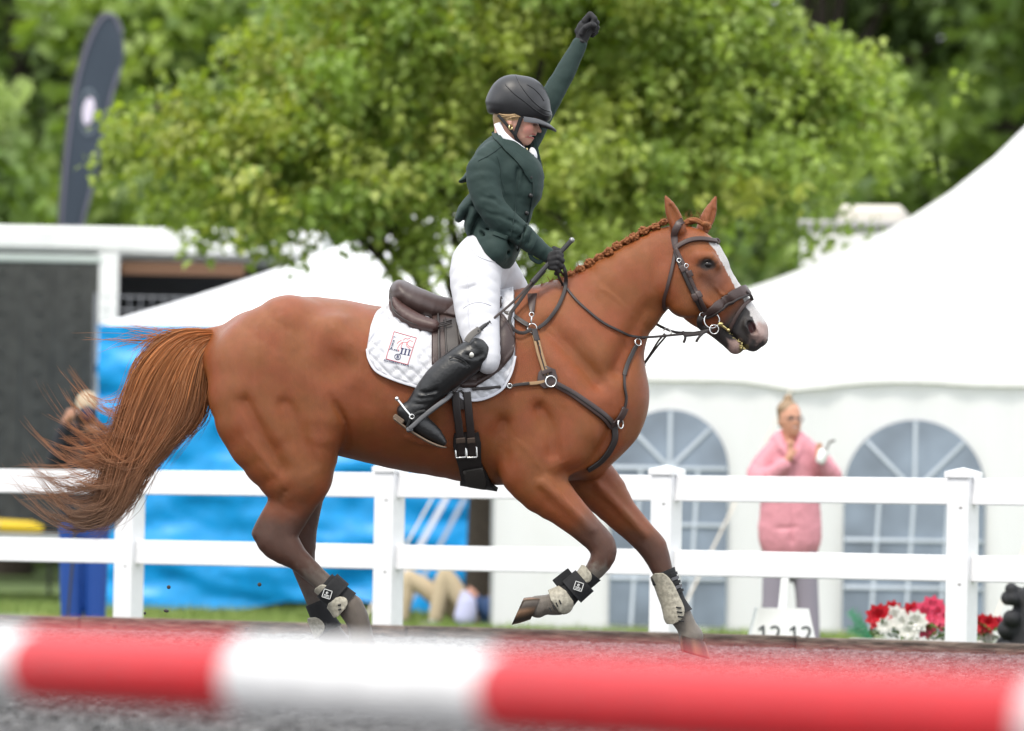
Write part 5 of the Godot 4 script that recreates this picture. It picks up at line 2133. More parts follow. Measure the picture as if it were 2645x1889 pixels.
# crown: [centre x, y, z, radius x, y, z] lobes relative to the foot
func tree(called: String, label: String, foot: Vector3, trunk_h: float, trunk_r: float, lobes: Array, clumps: int, per: int, mesh: ArrayMesh, leaf_m: Material, bark: Material, tone: Color, tip: Color, seed_: int, group := "") -> Node3D:
	var r := RandomNumberGenerator.new()
	r.seed = seed_
	var t := thing(called, label, "tree", Transform3D(Basis.IDENTITY, foot), group)
	var top := Vector3(r.randf_range(-0.1, 0.1), trunk_h, r.randf_range(-0.1, 0.1))
	var wood := Shape.new()
	var bend := Vector3(r.randf_range(-0.06, 0.06), trunk_h * 0.5, 0)
	wood.sweep(curve([Vector3(0, -0.1, 0), Vector3(0, 0.12, 0), bend, top], 12), [Vector3(0, 0, 1)], trunk_r, trunk_r, 12, [1.7, 1.35, 1.15, 1.05, 1, 1, 1, 1, 0.98, 0.96, 0.95, 0.92, 0.9])
	part(t, "trunk", wood, bark)
	var centres := []
	var total := 0.0
	for l in lobes:
		total += l[3] * l[4] * l[5]
	for l in lobes:
		var n := int(ceil(clumps * l[3] * l[4] * l[5] / total))
		for k in n:
			# most clumps near the skin of the crown, some inside
			var dir := Vector3(r.randfn(), r.randfn(), r.randfn()).normalized()
			var far := pow(r.randf(), 0.4)
			centres.append(Vector3(l[0], l[1], l[2]) + dir * Vector3(l[3], l[4], l[5]) * far)
	# limbs: main ones to the lobes, thinner ones to a share of the clumps
	var limbs := Shape.new()
	var mains := []
	for l in lobes:
		var e := Vector3(l[0], l[1], l[2])
		var c := curve([top * 0.8, top.lerp(e, 0.4) + Vector3(0, 0.25, 0), e, e + (e - top).normalized() * l[3] * 0.5], 10)
		mains.append(c)
		limbs.sweep(c, [Vector3(0, 0, 1)], trunk_r * 0.42, trunk_r * 0.42, 7, [1, 0.9, 0.8, 0.72, 0.64, 0.56, 0.48, 0.4, 0.33, 0.26, 0.18])
	for i in range(0, centres.size(), 3):
		var e: Vector3 = centres[i]
		var best: Vector3 = mains[0][4]
		for c in mains:
			for q in c:
				if q.distance_to(e) < best.distance_to(e) and q.y < e.y + 0.4:
					best = q
		limbs.sweep([best, best.lerp(e, 0.5) + Vector3(0, 0.08, 0), e], [Vector3(0, 0, 1)], trunk_r * 0.12, trunk_r * 0.12, 5, [1, 0.7, 0.3])
	part(t, "limbs", limbs, bark)
	var mm := MultiMesh.new()
	mm.transform_format = MultiMesh.TRANSFORM_3D
	mm.use_colors = true
	mm.mesh = mesh
	mm.instance_count = centres.size() * per
	var reach: float = pow(total / clumps, 0.333) * 1.15
	var at := 0
	for c in centres:
		var shade := r.randf()
		var hue := tone.lerp(tip, pow(r.randf(), 2.0) * 0.8)
		var sz := r.randf_range(0.7, 1.25)
		# a clump is a drooping, layered spray
		for k in per:
			var q := Vector3(r.randfn() * 0.55, r.randfn() * 0.3, r.randfn() * 0.55) * reach * sz
			q.y -= 0.25 * Vector2(q.x, q.z).length()
			var sc_ := r.randf_range(0.75, 1.25)
			mm.set_instance_transform(at, Transform3D(Basis.from_euler(Vector3(r.randf_range(-0.4, 0.4), r.randf() * TAU, r.randf_range(-0.4, 0.4))).scaled(Vector3(sc_, sc_, sc_)), c + q))
			var col := hue * r.randf_range(0.75, 1.2) * lerpf(0.85, 1.1, shade)
			col.a = 1.0
			mm.set_instance_color(at, col)
			at += 1
	var o := MultiMeshInstance3D.new()
	o.name = "crown"
	o.multimesh = mm
	o.material_override = leaf_m
	o.set_meta("kind", "stuff")
	t.add_child(o)
	return t


func build_background() -> void:
	build_trees()
	build_marquee()
	build_tarp_tent()
	build_trailer()
	build_motorhome()
	build_flag()
	build_spectators()
	build_fence_side_things()


func build_trees() -> void:
	var bark := mat(0.085, 0.065, 0.048, 0.95)
	textured(bark, grain(0.45, 1.0, 0.02, 231), bumps(0.04, 232), 1.5, 3.0)
	var leaf := mat(1, 1, 1, 0.55, {"vertex_color_use_as_albedo": true, "backlight_enabled": true, "backlight": Color(0.93, 0.95, 0.5)})
	var maple := leaf_clump(9, 0.10, 0.17, 5)
	tree("maple_tree", "broad young maple with yellow green leaves behind the fence", Vector3(-0.235, OUTSIDE, -44.3), 2.2, 0.145, [
		[-1.8, 3.8, 0.2, 0.95, 0.5, 0.9], [-2.65, 4.25, 0.0, 0.5, 0.35, 0.6], [2.9, 4.7, -0.3, 0.5, 0.5, 0.7], [-2.05, 4.5, 0.0, 0.9, 0.55, 1.0], [-1.0, 3.7, 0.6, 1.0, 0.75, 1.1], [-0.9, 5.0, 0.2, 1.3, 0.9, 1.3],
		[0.4, 3.65, 0.8, 1.1, 0.75, 1.1], [0.5, 5.1, 0.2, 1.4, 1.0, 1.3], [1.6, 3.95, 0.0, 1.1, 0.75, 1.1], [2.25, 4.6, -0.3, 0.95, 0.8, 1.1], [2.75, 4.05, -0.3, 0.6, 0.55, 0.8], [1.8, 5.4, -0.2, 1.1, 0.7, 1.1], [0.0, 6.3, 0.0, 1.5, 0.8, 1.4]],
		240, 20, maple, leaf, bark, Color(0.27, 0.38, 0.09), Color(0.52, 0.54, 0.14), 61)
	var big := leaf_clump(9, 0.29, 0.5, 6)
	build_far_wood(big, leaf)
	var wood := "woodland trees beyond the showground"
	var dark := Color(0.16, 0.24, 0.09)
	var mid := Color(0.21, 0.31, 0.09)
	# foot x, z, height, crown width, tone, label
	var woods := [
		[-8.0, -84.0, 17.0, 4.6, dark, "tall dark woodland tree with a bare trunk behind the feather flag"],
		[-5.2, -78.0, 9.0, 3.0, mid, "bright bushy tree rising just behind the trailer roof"],
		[-2.6, -88.0, 16.0, 4.6, dark, "deep green woodland tree seen through the gap beside the flag"],
		[-8.6, -74.0, 7.6, 2.4, mid, "low bright green tree at the end of the trailer"],
		[1.4, -90.0, 17.0, 5.0, mid, "tall woodland tree hidden behind the maple crown"],
		[5.0, -86.0, 16.5, 4.6, dark, "tall woodland tree with a dark upright trunk beside the maple"],
		[8.6, -80.0, 15.0, 4.6, mid, "woodland tree rising over the white tent roof"],
		[11.6, -88.0, 17.0, 5.0, dark, "dark woodland tree above the peak of the white tent"],
		[-12.0, -88.0, 17.0, 5.0, mid, "tall woodland tree standing past the trailer's far end"],
		[3.2, -76.0, 6.5, 2.6, dark, "low dark tree behind the motorhome"],
	]
	for i in woods.size():
		var w: Array = woods[i]
		var h: float = w[2]
		var cw: float = w[3]
		var lobes := []
		var r := RandomNumberGenerator.new()
		r.seed = 300 + i
		for k in 9:
			var y := lerpf(h * 0.2, h * 0.93, k / 8.0)
			var sp: float = cw * 0.55 * sin(clampf(k / 8.0 * 0.8 + 0.2, 0, 1) * PI) + 0.4
			lobes.append([r.randf_range(-1, 1) * sp, y, r.randf_range(-0.6, 1.0) * sp, cw * r.randf_range(0.38, 0.6), h * 0.1, cw * r.randf_range(0.35, 0.55)])
		tree("woodland_tree", w[5], Vector3(w[0], OUTSIDE, w[1]), h * 0.45, 0.16 + h * 0.013, lobes, 120, 14, big, leaf, bark, w[4], Color(w[4].r * 2.0, w[4].g * 1.7, w[4].b * 1.4), 400 + i, wood)


func build_far_wood(mesh: ArrayMesh, leaf: Material) -> void:
	var r := RandomNumberGenerator.new()
	r.seed = 77
	var mm := MultiMesh.new()
	mm.transform_format = MultiMesh.TRANSFORM_3D
	mm.use_colors = true
	mm.mesh = mesh
	var n := 8600
	mm.instance_count = n
	for i in n:
		var x := r.randf_range(-44, 44)
		var top := 15.0 + 3.0 * sin(x * 0.9) + 1.5 * sin(x * 2.3)
		var p := Vector3(x, OUTSIDE + pow(r.randf(), 0.85) * top, -100.0 - r.randf() * 7.0)
		var k := r.randf_range(1.6, 2.6)
		mm.set_instance_transform(i, Transform3D(Basis.from_euler(Vector3(r.randf_range(-0.4, 0.4), r.randf() * TAU, 0)).scaled(Vector3(k, k, k)), p))
		mm.set_instance_color(i, Color(0.17, 0.25, 0.10) * r.randf_range(0.7, 1.3))
	var o := MultiMeshInstance3D.new()
	o.name = "far_wood"
	o.multimesh = mm
	o.material_override = leaf
	add_child(o)
	tag(o, "far-off mass of green woodland closing the view", "woodland", "", "stuff")


# ---------------------------------------------------------------- tents
func build_marquee() -> void:
	var cloth := mat(0.88, 0.88, 0.89, 0.6, {"backlight_enabled": true, "backlight": Color(0.88, 0.88, 0.88)})
	var t := thing("marquee", "large white pole tent with arched window walls behind the fence", "tent", Transform3D(Basis(Vector3.UP, deg_to_rad(-2.0)), Vector3(2.2, OUTSIDE, -41.6)))
	# local frame: x along the wall, z towards the arena; eaves 2.0 m up
	var eave := 2.17
	var bays := [-2.32, 0.03, 2.4, 4.8, 7.2]
	var r := RandomNumberGenerator.new()
	r.seed = 71
	# roof: concave cloth from the eaves up to the peak
	var peak := Vector3(3.6, 7.0, -3.2)
	var roof := Shape.new()
	var rows := []
	var corners := [Vector3(-2.32, eave, 0), Vector3(7.2, eave, 0), Vector3(9.5, eave, -3.2), Vector3(7.2, eave, -6.4), Vector3(-2.32, eave, -6.4), Vector3(-2.32, eave, 0)]
	var ring := []
	for k in 5:
		for j in 16:
			var q: Vector3 = corners[k].lerp(corners[k + 1], j / 16.0)
			# eaves sag a little between the side poles, and dip where a guy pulls them down
			if k == 0:
				var f := INF
				for b in bays:
					f = minf(f, absf(q.x - b))
				q.y += 0.05 * minf(f, 0.7) - 0.035 * exp(-f * f * 18.0)
				q.z += 0.02 * sin(q.x * 2.0)
			ring.append(q)
	for i in 17:
		var u := i / 16.0
		var row := []
		for q in ring:
			var p: Vector3 = q.lerp(peak, u)
			p.y = q.y + (peak.y - q.y) * (0.40 * u + 0.60 * pow(u, 4.5))
			row.append(p)
		rows.append(row)
	roof.sheet(rows, false, true)
	part(t, "roof", roof, cloth)
	# scalloped hem hanging from the eaves
	var hem := Shape.new()
	rows = [[], [], []]
	for j in 97:
		var x := lerpf(-2.32, 7.2, j / 96.0)
		var f := INF
		for b in bays:
			f = minf(f, absf(x - b))
		var y := eave + 0.05 * minf(f, 0.7) - 0.035 * exp(-f * f * 18.0)
		rows[0].append(Vector3(x, y, 0.012))
		rows[1].append(Vector3(x, y - 0.09, 0.03 + 0.008 * sin(x * 9.0)))
		rows[2].append(Vector3(x, y - 0.17 - 0.01 * sin(x * 5.0), 0.036 + 0.012 * sin(x * 9.0)))
	hem.sheet(rows, true)
	part(t, "eaves_hem", hem, cloth)
	var tape := Shape.new()
	for j in 48:
		tape.rod(rows[2][j * 2], rows[2][j * 2 + 2], 0.008, 0.008, 5)
	part(t, "hem_tape", tape, mat(0.36, 0.37, 0.30, 0.8))
	# side walls: cloth panels with arched windows
	var pane := mat(0.235, 0.29, 0.37, 0.14)
	pane.clearcoat_enabled = true
	textured(pane, grain(0.75, 1.0, 0.006, 241, FastNoiseLite.TYPE_SIMPLEX_SMOOTH, 3), null, 0, 0.5)
	var bar := mat(0.5, 0.55, 0.62, 0.5)
	var wins := [[-0.93, 0.455, 1.79, 0.08], [0.99 + 0.03, 0.55, 1.74, 0.08], [3.45, 0.52, 1.76, 0.08], [5.9, 0.52, 1.76, 0.08]]
	for k in bays.size() - 1:
		var x0: float = bays[k]
		var x1: float = bays[k + 1]
		var w: Array = wins[k]
		var wall := Shape.new()
		var nx := 44
		var ny := 30
		var grid := []
		for i in ny + 1:
			var row := []
			for j in nx + 1:
				var x := lerpf(x0, x1, j / float(nx))
				var y := lerpf(eave - 0.02, 0.0, i / float(ny))
				# hanging folds
				var z := 0.022 * sin(x * 7.0 + y * 1.3 + k) * (1.0 - y / eave) + 0.012 * sin(x * 17.0 + k * 2.0 + y * 2.0) - 0.02
				row.append(Vector3(x, y, z))
			grid.append(row)
		var hole := func(p: Vector3) -> bool:
			var spring: float = w[2] - w[1]
			if absf(p.x - w[0]) > w[1] or p.y > w[2] or p.y < w[3]:
				return false
			return p.y < spring or Vector2(p.x - w[0], p.y - spring).length() < w[1]
		wall.sheet(grid)
		# open the cloth where the window sits, snapping edge points to the arch
		var keep := PackedInt32Array()
		for i in range(0, wall.t.size(), 3):
			var inn := 0
			for j in 3:
				inn += 1 if hole.call(wall.v[wall.t[i + j]]) else 0
			if inn < 3:
				for j in 3:
					keep.append(wall.t[i + j])
		wall.t = keep
		part(t, "side_wall", wall, cloth)
		# window: clear sheet with an arched top and glazing bars welded on
		var win := Shape.new()
		var spring: float = w[2] - w[1]
		var c := Vector3(w[0], spring, 0.02)
		var edge := []
		for j in 25:
			var a := PI * j / 24.0
			edge.append(c + Vector3(cos(a) * (w[1] + 0.012), sin(a) * (w[1] + 0.012), 0))
		edge.append(Vector3(w[0] - w[1] - 0.012, w[3], 0.02))
		edge.append(Vector3(w[0] + w[1] + 0.012, w[3], 0.02))
		var o := win.v.size()
		win.v.append(c)
		for e in edge:
			win.v.append(e)
		for j in edge.size():
			win.t.append_array([o, o + 1 + (j + 1) % edge.size(), o + 1 + j])
		var wn := part(t, "window", win, pane)
		var lean := 0.06
		var lines := []
		for a in [45.0, 90.0, 135.0]:
			lines.append([c + Vector3(0, 0, 0.012), c + Vector3(cos(deg_to_rad(a)), sin(deg_to_rad(a)), 0) * w[1] + Vector3(0, 0, 0.012)])
		for f in [-0.5, 0.0, 0.5]:
			lines.append([Vector3(w[0] + f * w[1], spring, 0.032), Vector3(w[0] + f * w[1] - lean, w[3], 0.032)])
		for f in [0.0, 0.36, 0.7]:
			lines.append([Vector3(w[0] - w[1], lerpf(spring, w[3], f), 0.036), Vector3(w[0] + w[1], lerpf(spring, w[3], f), 0.036)])
		for q in lines:
			var b := Shape.new()
			b.sweep([q[0], q[1]], [Vector3(0, 0, 1)], 0.017, 0.003, 4, [], 0.5)
			part(wn, "glazing_bar", b, bar)
	# side poles behind the cloth, guy ropes in front
	for b in bays:
		var s := Shape.new()
		s.rod(Vector3(b, -0.02, -0.09), Vector3(b, eave, -0.07), 0.03)
		part(t, "side_pole", s, mat(0.5, 0.5, 0.5, 0.4, {"metallic": 0.8}))
		var g := Shape.new()
		g.rod(Vector3(b, eave - 0.19, 0.06), Vector3(b - 0.95, 0.0, 2.3), 0.008, 0.008, 6)
		part(t, "guy_rope", g, mat(0.6, 0.54, 0.46, 0.9))
	var mast := Shape.new()
	mast.rod(Vector3(peak.x, 0, peak.z), peak, 0.05)
	part(t, "mast", mast, mat(0.5, 0.5, 0.5, 0.4, {"metallic": 0.8}))
	# the other walls and the far end, plain cloth
	var back := Shape.new()
	rows = [[], []]
	for q in [Vector3(7.2, 0, 0), Vector3(9.5, 0, -3.2), Vector3(7.2, 0, -6.4), Vector3(-2.32, 0, -6.4), Vector3(-2.32, 0, 0)]:
		rows[0].append(q + Vector3(0, eave, 0))
		rows[1].append(q)
	back.sheet(rows)
	part(t, "rear_wall", back, cloth)


func build_tarp_tent() -> void:
	var cloth := mat(0.84, 0.85, 0.87, 0.65, {"backlight_enabled": true, "backlight": Color(0.4, 0.4, 0.42)})
	var t := thing("tarp_tent", "white hip roof tent hung with bright blue tarpaulin walls", "tent", Transform3D(Basis.IDENTITY, Vector3(-0.9, OUTSIDE, -49.2)))
	var e := 2.7
	var roof := Shape.new()
	var c := [Vector3(-3.0, e, 0), Vector3(3.4, e, 0), Vector3(3.4, e, -5.4), Vector3(-3.0, e, -5.4)]
	var ridge := [Vector3(-0.1, 3.95, -2.7), Vector3(0.9, 3.95, -2.7), Vector3(0.9, 3.95, -2.7), Vector3(-0.1, 3.95, -2.7)]
	var rows := []
	for i in 9:
		var u := i / 8.0
		var row := []
		for k in 4:
			for j in 10:
				var f := j / 10.0
				var a: Vector3 = c[k].lerp(c[(k + 1) % 4], f)
				var b: Vector3 = ridge[k].lerp(ridge[(k + 1) % 4], f)
				var p := a.lerp(b, u)
				p.y = a.y + (b.y - a.y) * (0.8 * u + 0.2 * u * u)
				row.append(p)
		rows.append(row)
	roof.sheet(rows, false, true)
	part(t, "roof", roof, cloth)
	var blue := mat(0.0, 0.33, 0.80, 0.42)
	textured(blue, grain(0.92, 1.0, 0.01, 251, FastNoiseLite.TYPE_SIMPLEX_SMOOTH, 3), bumps(0.012, 252), 0.3, 1.0)
	var n := FastNoiseLite.new()
	n.seed = 12
	n.frequency = 0.9
	n.fractal_octaves = 3
	var walls := [[Vector3(-3.0, 0, 0.02), Vector3(0.80, 0, 0.02)], [Vector3(-3.0, 0, -5.4), Vector3(-3.0, 0, 0)], [Vector3(3.4, 0, 0), Vector3(3.4, 0, -5.4)]]
	for w in walls:
		var s := Shape.new()
		rows = []
		var side: Vector3 = (w[1] - w[0]).normalized().cross(Vector3.UP)
		for i in 46:
			var y := lerpf(e, 0.06, i / 45.0)
			var row := []
			for j in 71:
				var p: Vector3 = w[0].lerp(w[1], j / 70.0)
				var d: float = (p - w[0]).length()
				# creases sag in shallow diagonal swags between the ties
				var fold := sin(y * 9.0 + sin(d * 1.7) * 1.6 + d * 1.1) * 0.025 + n.get_noise_2d(d * 0.9, y * 2.6) * 0.09 + n.get_noise_2d(d * 3.0 + 50.0, y * 7.0) * 0.012
				row.append(p + Vector3(0, y - (0.1 * sin(d * 2.1) if i == 45 else 0.0), 0) + side * fold)
			rows.append(row)
		s.sheet(rows)
		part(t, "tarpaulin", s, blue)
	for x in [-3.0, -0.9, 0.8, 3.4]:
		for z in [-0.05, -5.35]:
			var s := Shape.new()
			s.rod(Vector3(x, 0, z), Vector3(x, e, z), 0.025)
			part(t, "pole", s, mat(0.55, 0.55, 0.56, 0.4, {"metallic": 0.8}))
	# two ratchet straps slanting down from the eaves to a stake
	for k in 2:
		var s := Shape.new()
		s.sweep([Vector3(1.15 + k * 0.12, e, 0.1), Vector3(-0.25 + k * 0.2, 0.05, 1.1)], [Vector3(0, 0.4, 1)], 0.028 - k * 0.006, 0.003, 4, [], 0.6)
		part(t, "ratchet_strap", s, mat(0.62, 0.62, 0.68, 0.6) if k == 0 else mat(0.36, 0.38, 0.44, 0.6))


# ---------------------------------------------------------------- vehicles and flag
func build_trailer() -> void:
	var t := thing("show_trailer", "tall white show trailer with a dark ramp door and open tack locker", "trailer", Transform3D(Basis.IDENTITY, Vector3(-4.2, OUTSIDE, -52.7)))
	var white := mat(0.70, 0.71, 0.70, 0.4)
	textured(white, grain(0.95, 1.0, 0.008, 261, FastNoiseLite.TYPE_SIMPLEX_SMOOTH, 2), null, 0, 0.5)
	var body := Shape.new()
	var H := 3.82
	# box walls round the openings; local x from -4.5 to 2.3
	body.box(Vector3(-1.1, H - 0.13, -1.2), Vector3(6.8, 0.26, 2.6), Basis.IDENTITY, 0.05)
	part(t, "roof", body, white)
	var rail := Shape.new()
	rail.box(Vector3(-1.6, H - 0.33, 0.12), Vector3(3.3, 0.07, 0.06), Basis.IDENTITY, 0.01)
	part(t, "gutter", rail, mat(0.42, 0.47, 0.44, 0.5))
	var dark := mat(0.047, 0.049, 0.045, 0.7)
	textured(dark, grain(0.7, 1.0, 0.008, 262, FastNoiseLite.TYPE_SIMPLEX_SMOOTH, 5), bumps(0.03, 263), 0.2, 1.2)
	var door := Shape.new()
	door.box(Vector3(-2.25, 2.14, 0.1), Vector3(4.56, 2.78, 0.06), Basis.IDENTITY, 0.01)
	var dn := part(t, "ramp_door", door, dark)
	for k in 14:
		var s := Shape.new()
		s.box(Vector3(-4.3 + k * 0.32, 2.14, 0.134), Vector3(0.05, 2.7, 0.014), Basis.IDENTITY, 0.005)
		part(dn, "rib", s, dark)
	var rivet := mat(0.075, 0.078, 0.072, 0.6)
	var dot := SphereMesh.new()
	dot.radius = 0.022
	dot.height = 0.02
	dot.radial_segments = 8
	dot.rings = 4
	for i in 4:
		for j in 13:
			part(dn, "rivet", dot, rivet, Transform3D(Basis.IDENTITY, Vector3(-0.2 - i * 0.38, 0.95 + j * 0.2, 0.145)))
	for q in [[0.115, 2.15, 0.2, 2.8], [-4.6, 2.15, 0.2, 2.8], [1.55, 1.0, 0.12, 1.8], [2.3, 1.9, 0.12, 3.4]]:
		var s := Shape.new()
		s.box(Vector3(q[0], q[1], 0.06), Vector3(q[2], q[3], 0.14), Basis.IDENTITY, 0.012)
		part(t, "corner_post", s, white)
	var under := Shape.new()
	under.box(Vector3(-1.1, 0.72, -1.2), Vector3(6.8, 0.08, 2.5))
	part(t, "floor", under, mat(0.3, 0.3, 0.29, 0.7))
	var back := Shape.new()
	back.box(Vector3(-1.1, 2.15, -2.45), Vector3(6.8, 2.8, 0.06))
	part(t, "rear_wall", back, mat(0.05, 0.05, 0.055, 0.9))
	# inside the open locker: header board, shelves, hanging clothes
	var board := Shape.new()
	board.box(Vector3(0.85, 3.42, -0.1), Vector3(1.25, 0.13, 0.05))
	part(t, "header_board", board, mat(0.17, 0.085, 0.045, 0.7))
	for y in [2.4, 2.75]:
		var s := Shape.new()
		s.box(Vector3(1.2, y, -1.0), Vector3(2.0, 0.04, 0.6))
		part(t, "shelf", s, mat(0.07, 0.065, 0.065, 0.8))
	for q in [[1.42, 2.85, 0.2, 0.9, 0.42, 0.40, 0.46], [1.75, 2.95, 0.16, 0.7, 0.10, 0.06, 0.05], [2.0, 2.9, 0.22, 0.8, 0.05, 0.09, 0.10], [0.6, 2.6, 0.3, 0.28, 0.06, 0.06, 0.07]]:
		var f := Shape.new()
		f.sphere(Vector3(q[0], q[1], -0.7), Vector3(q[2] * 0.55, q[3] * 0.5, 0.12), Basis(Vector3(0, 0, 1), 0.05), 12, 8)
		part(t, "hanging_rug", f, mat(q[4], q[5], q[6], 0.9))
	for x in [-3.2, -2.1]:
		var s := Shape.new()
		s.ring(Vector3(x, 0.42, 0.0), Vector3(0, 0, 1), 0.3, 0.11, 22)
		part(t, "wheel", s, mat(0.02, 0.02, 0.02, 0.8))
	var roll := thing("yellow_roll", "bright yellow rolled tarp lying on the step under the trailer door", "tarp", Transform3D(Basis.IDENTITY, Vector3(-4.95, OUTSIDE + 0.78, -51.9)))
	var rs := Shape.new()
	rs.sweep([Vector3(-0.5, 0, 0), Vector3(-0.1, 0.01, 0), Vector3(0.2, 0.0, 0), Vector3(0.32, -0.02, 0)], [Vector3(0, 0, 1)], 0.06, 0.06, 12, [1, 1.05, 1, 0.6])
	part(roll, "roll", rs, mat(0.75, 0.5, 0.01, 0.5))
	var rb := Shape.new()
	rb.ring(Vector3(-0.12, 0.0, 0), Vector3(1, 0, 0), 0.064, 0.008, 14)
	part(roll, "band", rb, mat(0.3, 0.28, 0.22, 0.7))
	var step := Shape.new()
	step.box(Vector3(-1.2, 0.66, 0.7), Vector3(3.2, 0.1, 0.5), Basis.IDENTITY, 0.01)
	part(t, "step", step, mat(0.4, 0.4, 0.38, 0.7))
	var panel_ := thing("wire_panel", "faint grey wire grid panel standing in front of the tent roof", "panel", Transform3D(Basis.IDENTITY, Vector3(-3.3, OUTSIDE, -50.6)))
	var wire := mat(0.25, 0.26, 0.28, 0.5, {"metallic": 0.6})
	for k in 22:
		var s := Shape.new()
		s.rod(Vector3(-0.75 + k * 0.11, 1.6, 0), Vector3(-0.75 + k * 0.11, 3.05, 0), 0.005, 0.005, 5)
		part(panel_, "upright_wire", s, wire)
	for k in 12:
		var s := Shape.new()
		s.rod(Vector3(-0.75, 1.6 + k * 0.13, 0.008), Vector3(1.56, 1.6 + k * 0.13, 0.008), 0.005, 0.005, 5)
		part(panel_, "cross_wire", s, wire)
	for x in [-0.75, 1.56]:
		var s := Shape.new()
		s.rod(Vector3(x, 0, -0.02), Vector3(x, 3.06, -0.02), 0.014, 0.014, 6)
		part(panel_, "frame", s, wire)


func build_motorhome() -> void:
	var t := thing("motorhome", "white motorhome roof with a boxy air conditioner behind the tent", "motorhome", Transform3D(Basis(Vector3.UP, deg_to_rad(-8.0)), Vector3(4.45, OUTSIDE, -52.0)))
	var white := mat(0.66, 0.65, 0.63, 0.45)
	var b := Shape.new()
	b.box(Vector3(0, 2.1, 0), Vector3(3.0, 3.5, 2.4), Basis.IDENTITY, 0.1)
	part(t, "body", b, white)
	var r := Shape.new()
	r.box(Vector3(0, 3.88, 0), Vector3(3.06, 0.07, 2.46), Basis.IDENTITY, 0.02)
	part(t, "roof_trim", r, mat(0.36, 0.35, 0.34, 0.6))
	var ac := Shape.new()
	ac.box(Vector3(-0.85, 4.0, 0.3), Vector3(0.66, 0.2, 0.8), Basis.IDENTITY, 0.05)
	part(t, "air_conditioner", ac, mat(0.62, 0.58, 0.52, 0.6))
	var w := Shape.new()
	w.box(Vector3(-1.4, 2.9, 1.2), Vector3(0.5, 0.5, 0.03), Basis.IDENTITY, 0.01)
	part(t, "window", w, mat(0.06, 0.06, 0.07, 0.1))
	for x in [-1.1, 1.1]:
		for z in [-1.0, 1.0]:
			var s := Shape.new()
			s.ring(Vector3(x, 0.36, z), Vector3(0, 0, 1), 0.25, 0.11, 20)
			part(t, "wheel", s, mat(0.02, 0.02, 0.02, 0.8))
	var v := thing("dark_van", "dark van parked in the shade under the maple branches", "van", Transform3D(Basis(Vector3.UP, deg_to_rad(10.0)), Vector3(2.7, OUTSIDE, -51.5)))
	var f := Shape.new()
	f.box(Vector3(0, 1.5, 0), Vector3(2.2, 2.2, 1.8), Basis.IDENTITY, 0.25)
	part(v, "body", f, mat(0.035, 0.035, 0.045, 0.3))
	var g := Shape.new()
	g.box(Vector3(0, 2.1, 0.9), Vector3(1.7, 0.6, 0.03), Basis.IDENTITY, 0.01)
	part(v, "window", g, mat(0.02, 0.02, 0.025, 0.08))
	for x in [-0.7, 0.7]:
		var s := Shape.new()
		s.ring(Vector3(x, 0.34, 0.85), Vector3(0, 0, 1), 0.24, 0.1, 20)
		part(v, "wheel", s, mat(0.02, 0.02, 0.02, 0.8))


func build_flag() -> void:
	var t := thing("feather_flag", "dark navy feather flag with a pale round emblem above the trailer", "flag", Transform3D(Basis.IDENTITY, Vector3(-4.93, OUTSIDE, -56.4)))
	var pole_pts := [Vector3(-0.02, 0, 0), Vector3(-0.02, 2.2, 0), Vector3(0.0, 4.06, 0), Vector3(0.09, 5.28, 0), Vector3(0.21, 5.9, 0), Vector3(0.36, 6.27, 0), Vector3(0.48, 6.36, 0), Vector3(0.56, 6.3, 0), Vector3(0.62, 6.16, 0)]
	var edge_pts := [Vector3(0.12, 2.9, 0), Vector3(0.16, 3.3, 0), Vector3(0.26, 4.06, 0), Vector3(0.40, 4.65, 0), Vector3(0.53, 5.38, 0), Vector3(0.62, 5.72, 0), Vector3(0.65, 5.9, 0), Vector3(0.645, 6.05, 0), Vector3(0.62, 6.16, 0)]
	var pc := curve(pole_pts, 48)
	var ec := curve(edge_pts, 48)
	var pole := Shape.new()
	pole.sweep(pc, [Vector3(0, 0, 1)], 0.022, 0.022, 8, [1.0, 1.0, 0.6])
	part(t, "pole", pole, mat(0.03, 0.025, 0.03, 0.5))
	var cloth := Shape.new()
	var rows := []
	for i in 49:
		var row := []
		var a: Vector3 = pc[i]
		if a.y < 2.9:
			a.y = 2.9
		for j in 11:
			var f := j / 10.0
			var p := a.lerp(ec[i], f)
			p.z += 0.03 * sin(p.y * 5.0 + f * 3.0) * f
			row.append(p)
		rows.append(row)
	cloth.sheet(rows)
	part(t, "cloth", cloth, mat(0.022, 0.034, 0.052, 0.75))
	var hem := Shape.new()
	hem.sweep(ec, [Vector3(0, 0, 1)], 0.022, 0.012, 5)
	var inner := []
	for i in range(12, 49):
		inner.append(pc[i] + Vector3(0.03, -0.02, 0.014))
	hem.sweep(inner, [Vector3(0, 0, 1)], 0.022, 0.008, 5)
	part(t, "hem", hem, mat(0.10, 0.10, 0.135, 0.75))
	# pale oval badge: a ring of marks round a light shape
	var em := Shape.new()
	em.sphere(Vector3(0.30, 5.28, 0.05), Vector3(0.06, 0.15, 0.012), Basis(Vector3(0, 0, 1), -0.08), 14, 10)
	em.sphere(Vector3(0.33, 5.34, 0.055), Vector3(0.04, 0.1, 0.012), Basis(Vector3(0, 0, 1), 0.1), 12, 8)
	part(t, "emblem", em, mat(0.55, 0.5, 0.6, 0.7))
	var dots := Shape.new()
	for k in 22:
		var a := TAU * k / 22.0
		dots.box(Vector3(0.305 + 0.088 * cos(a), 5.28 + 0.24 * sin(a), 0.05), Vector3(0.016, 0.03, 0.006), Basis(Vector3(0, 0, 1), a))
	part(t, "emblem_ring", dots, mat(0.2, 0.24, 0.28, 0.7))


# ---------------------------------------------------------------- people by the fence
func build_spectators() -> void:
	build_clapping_woman()
	build_photographer()
	build_picnicker()


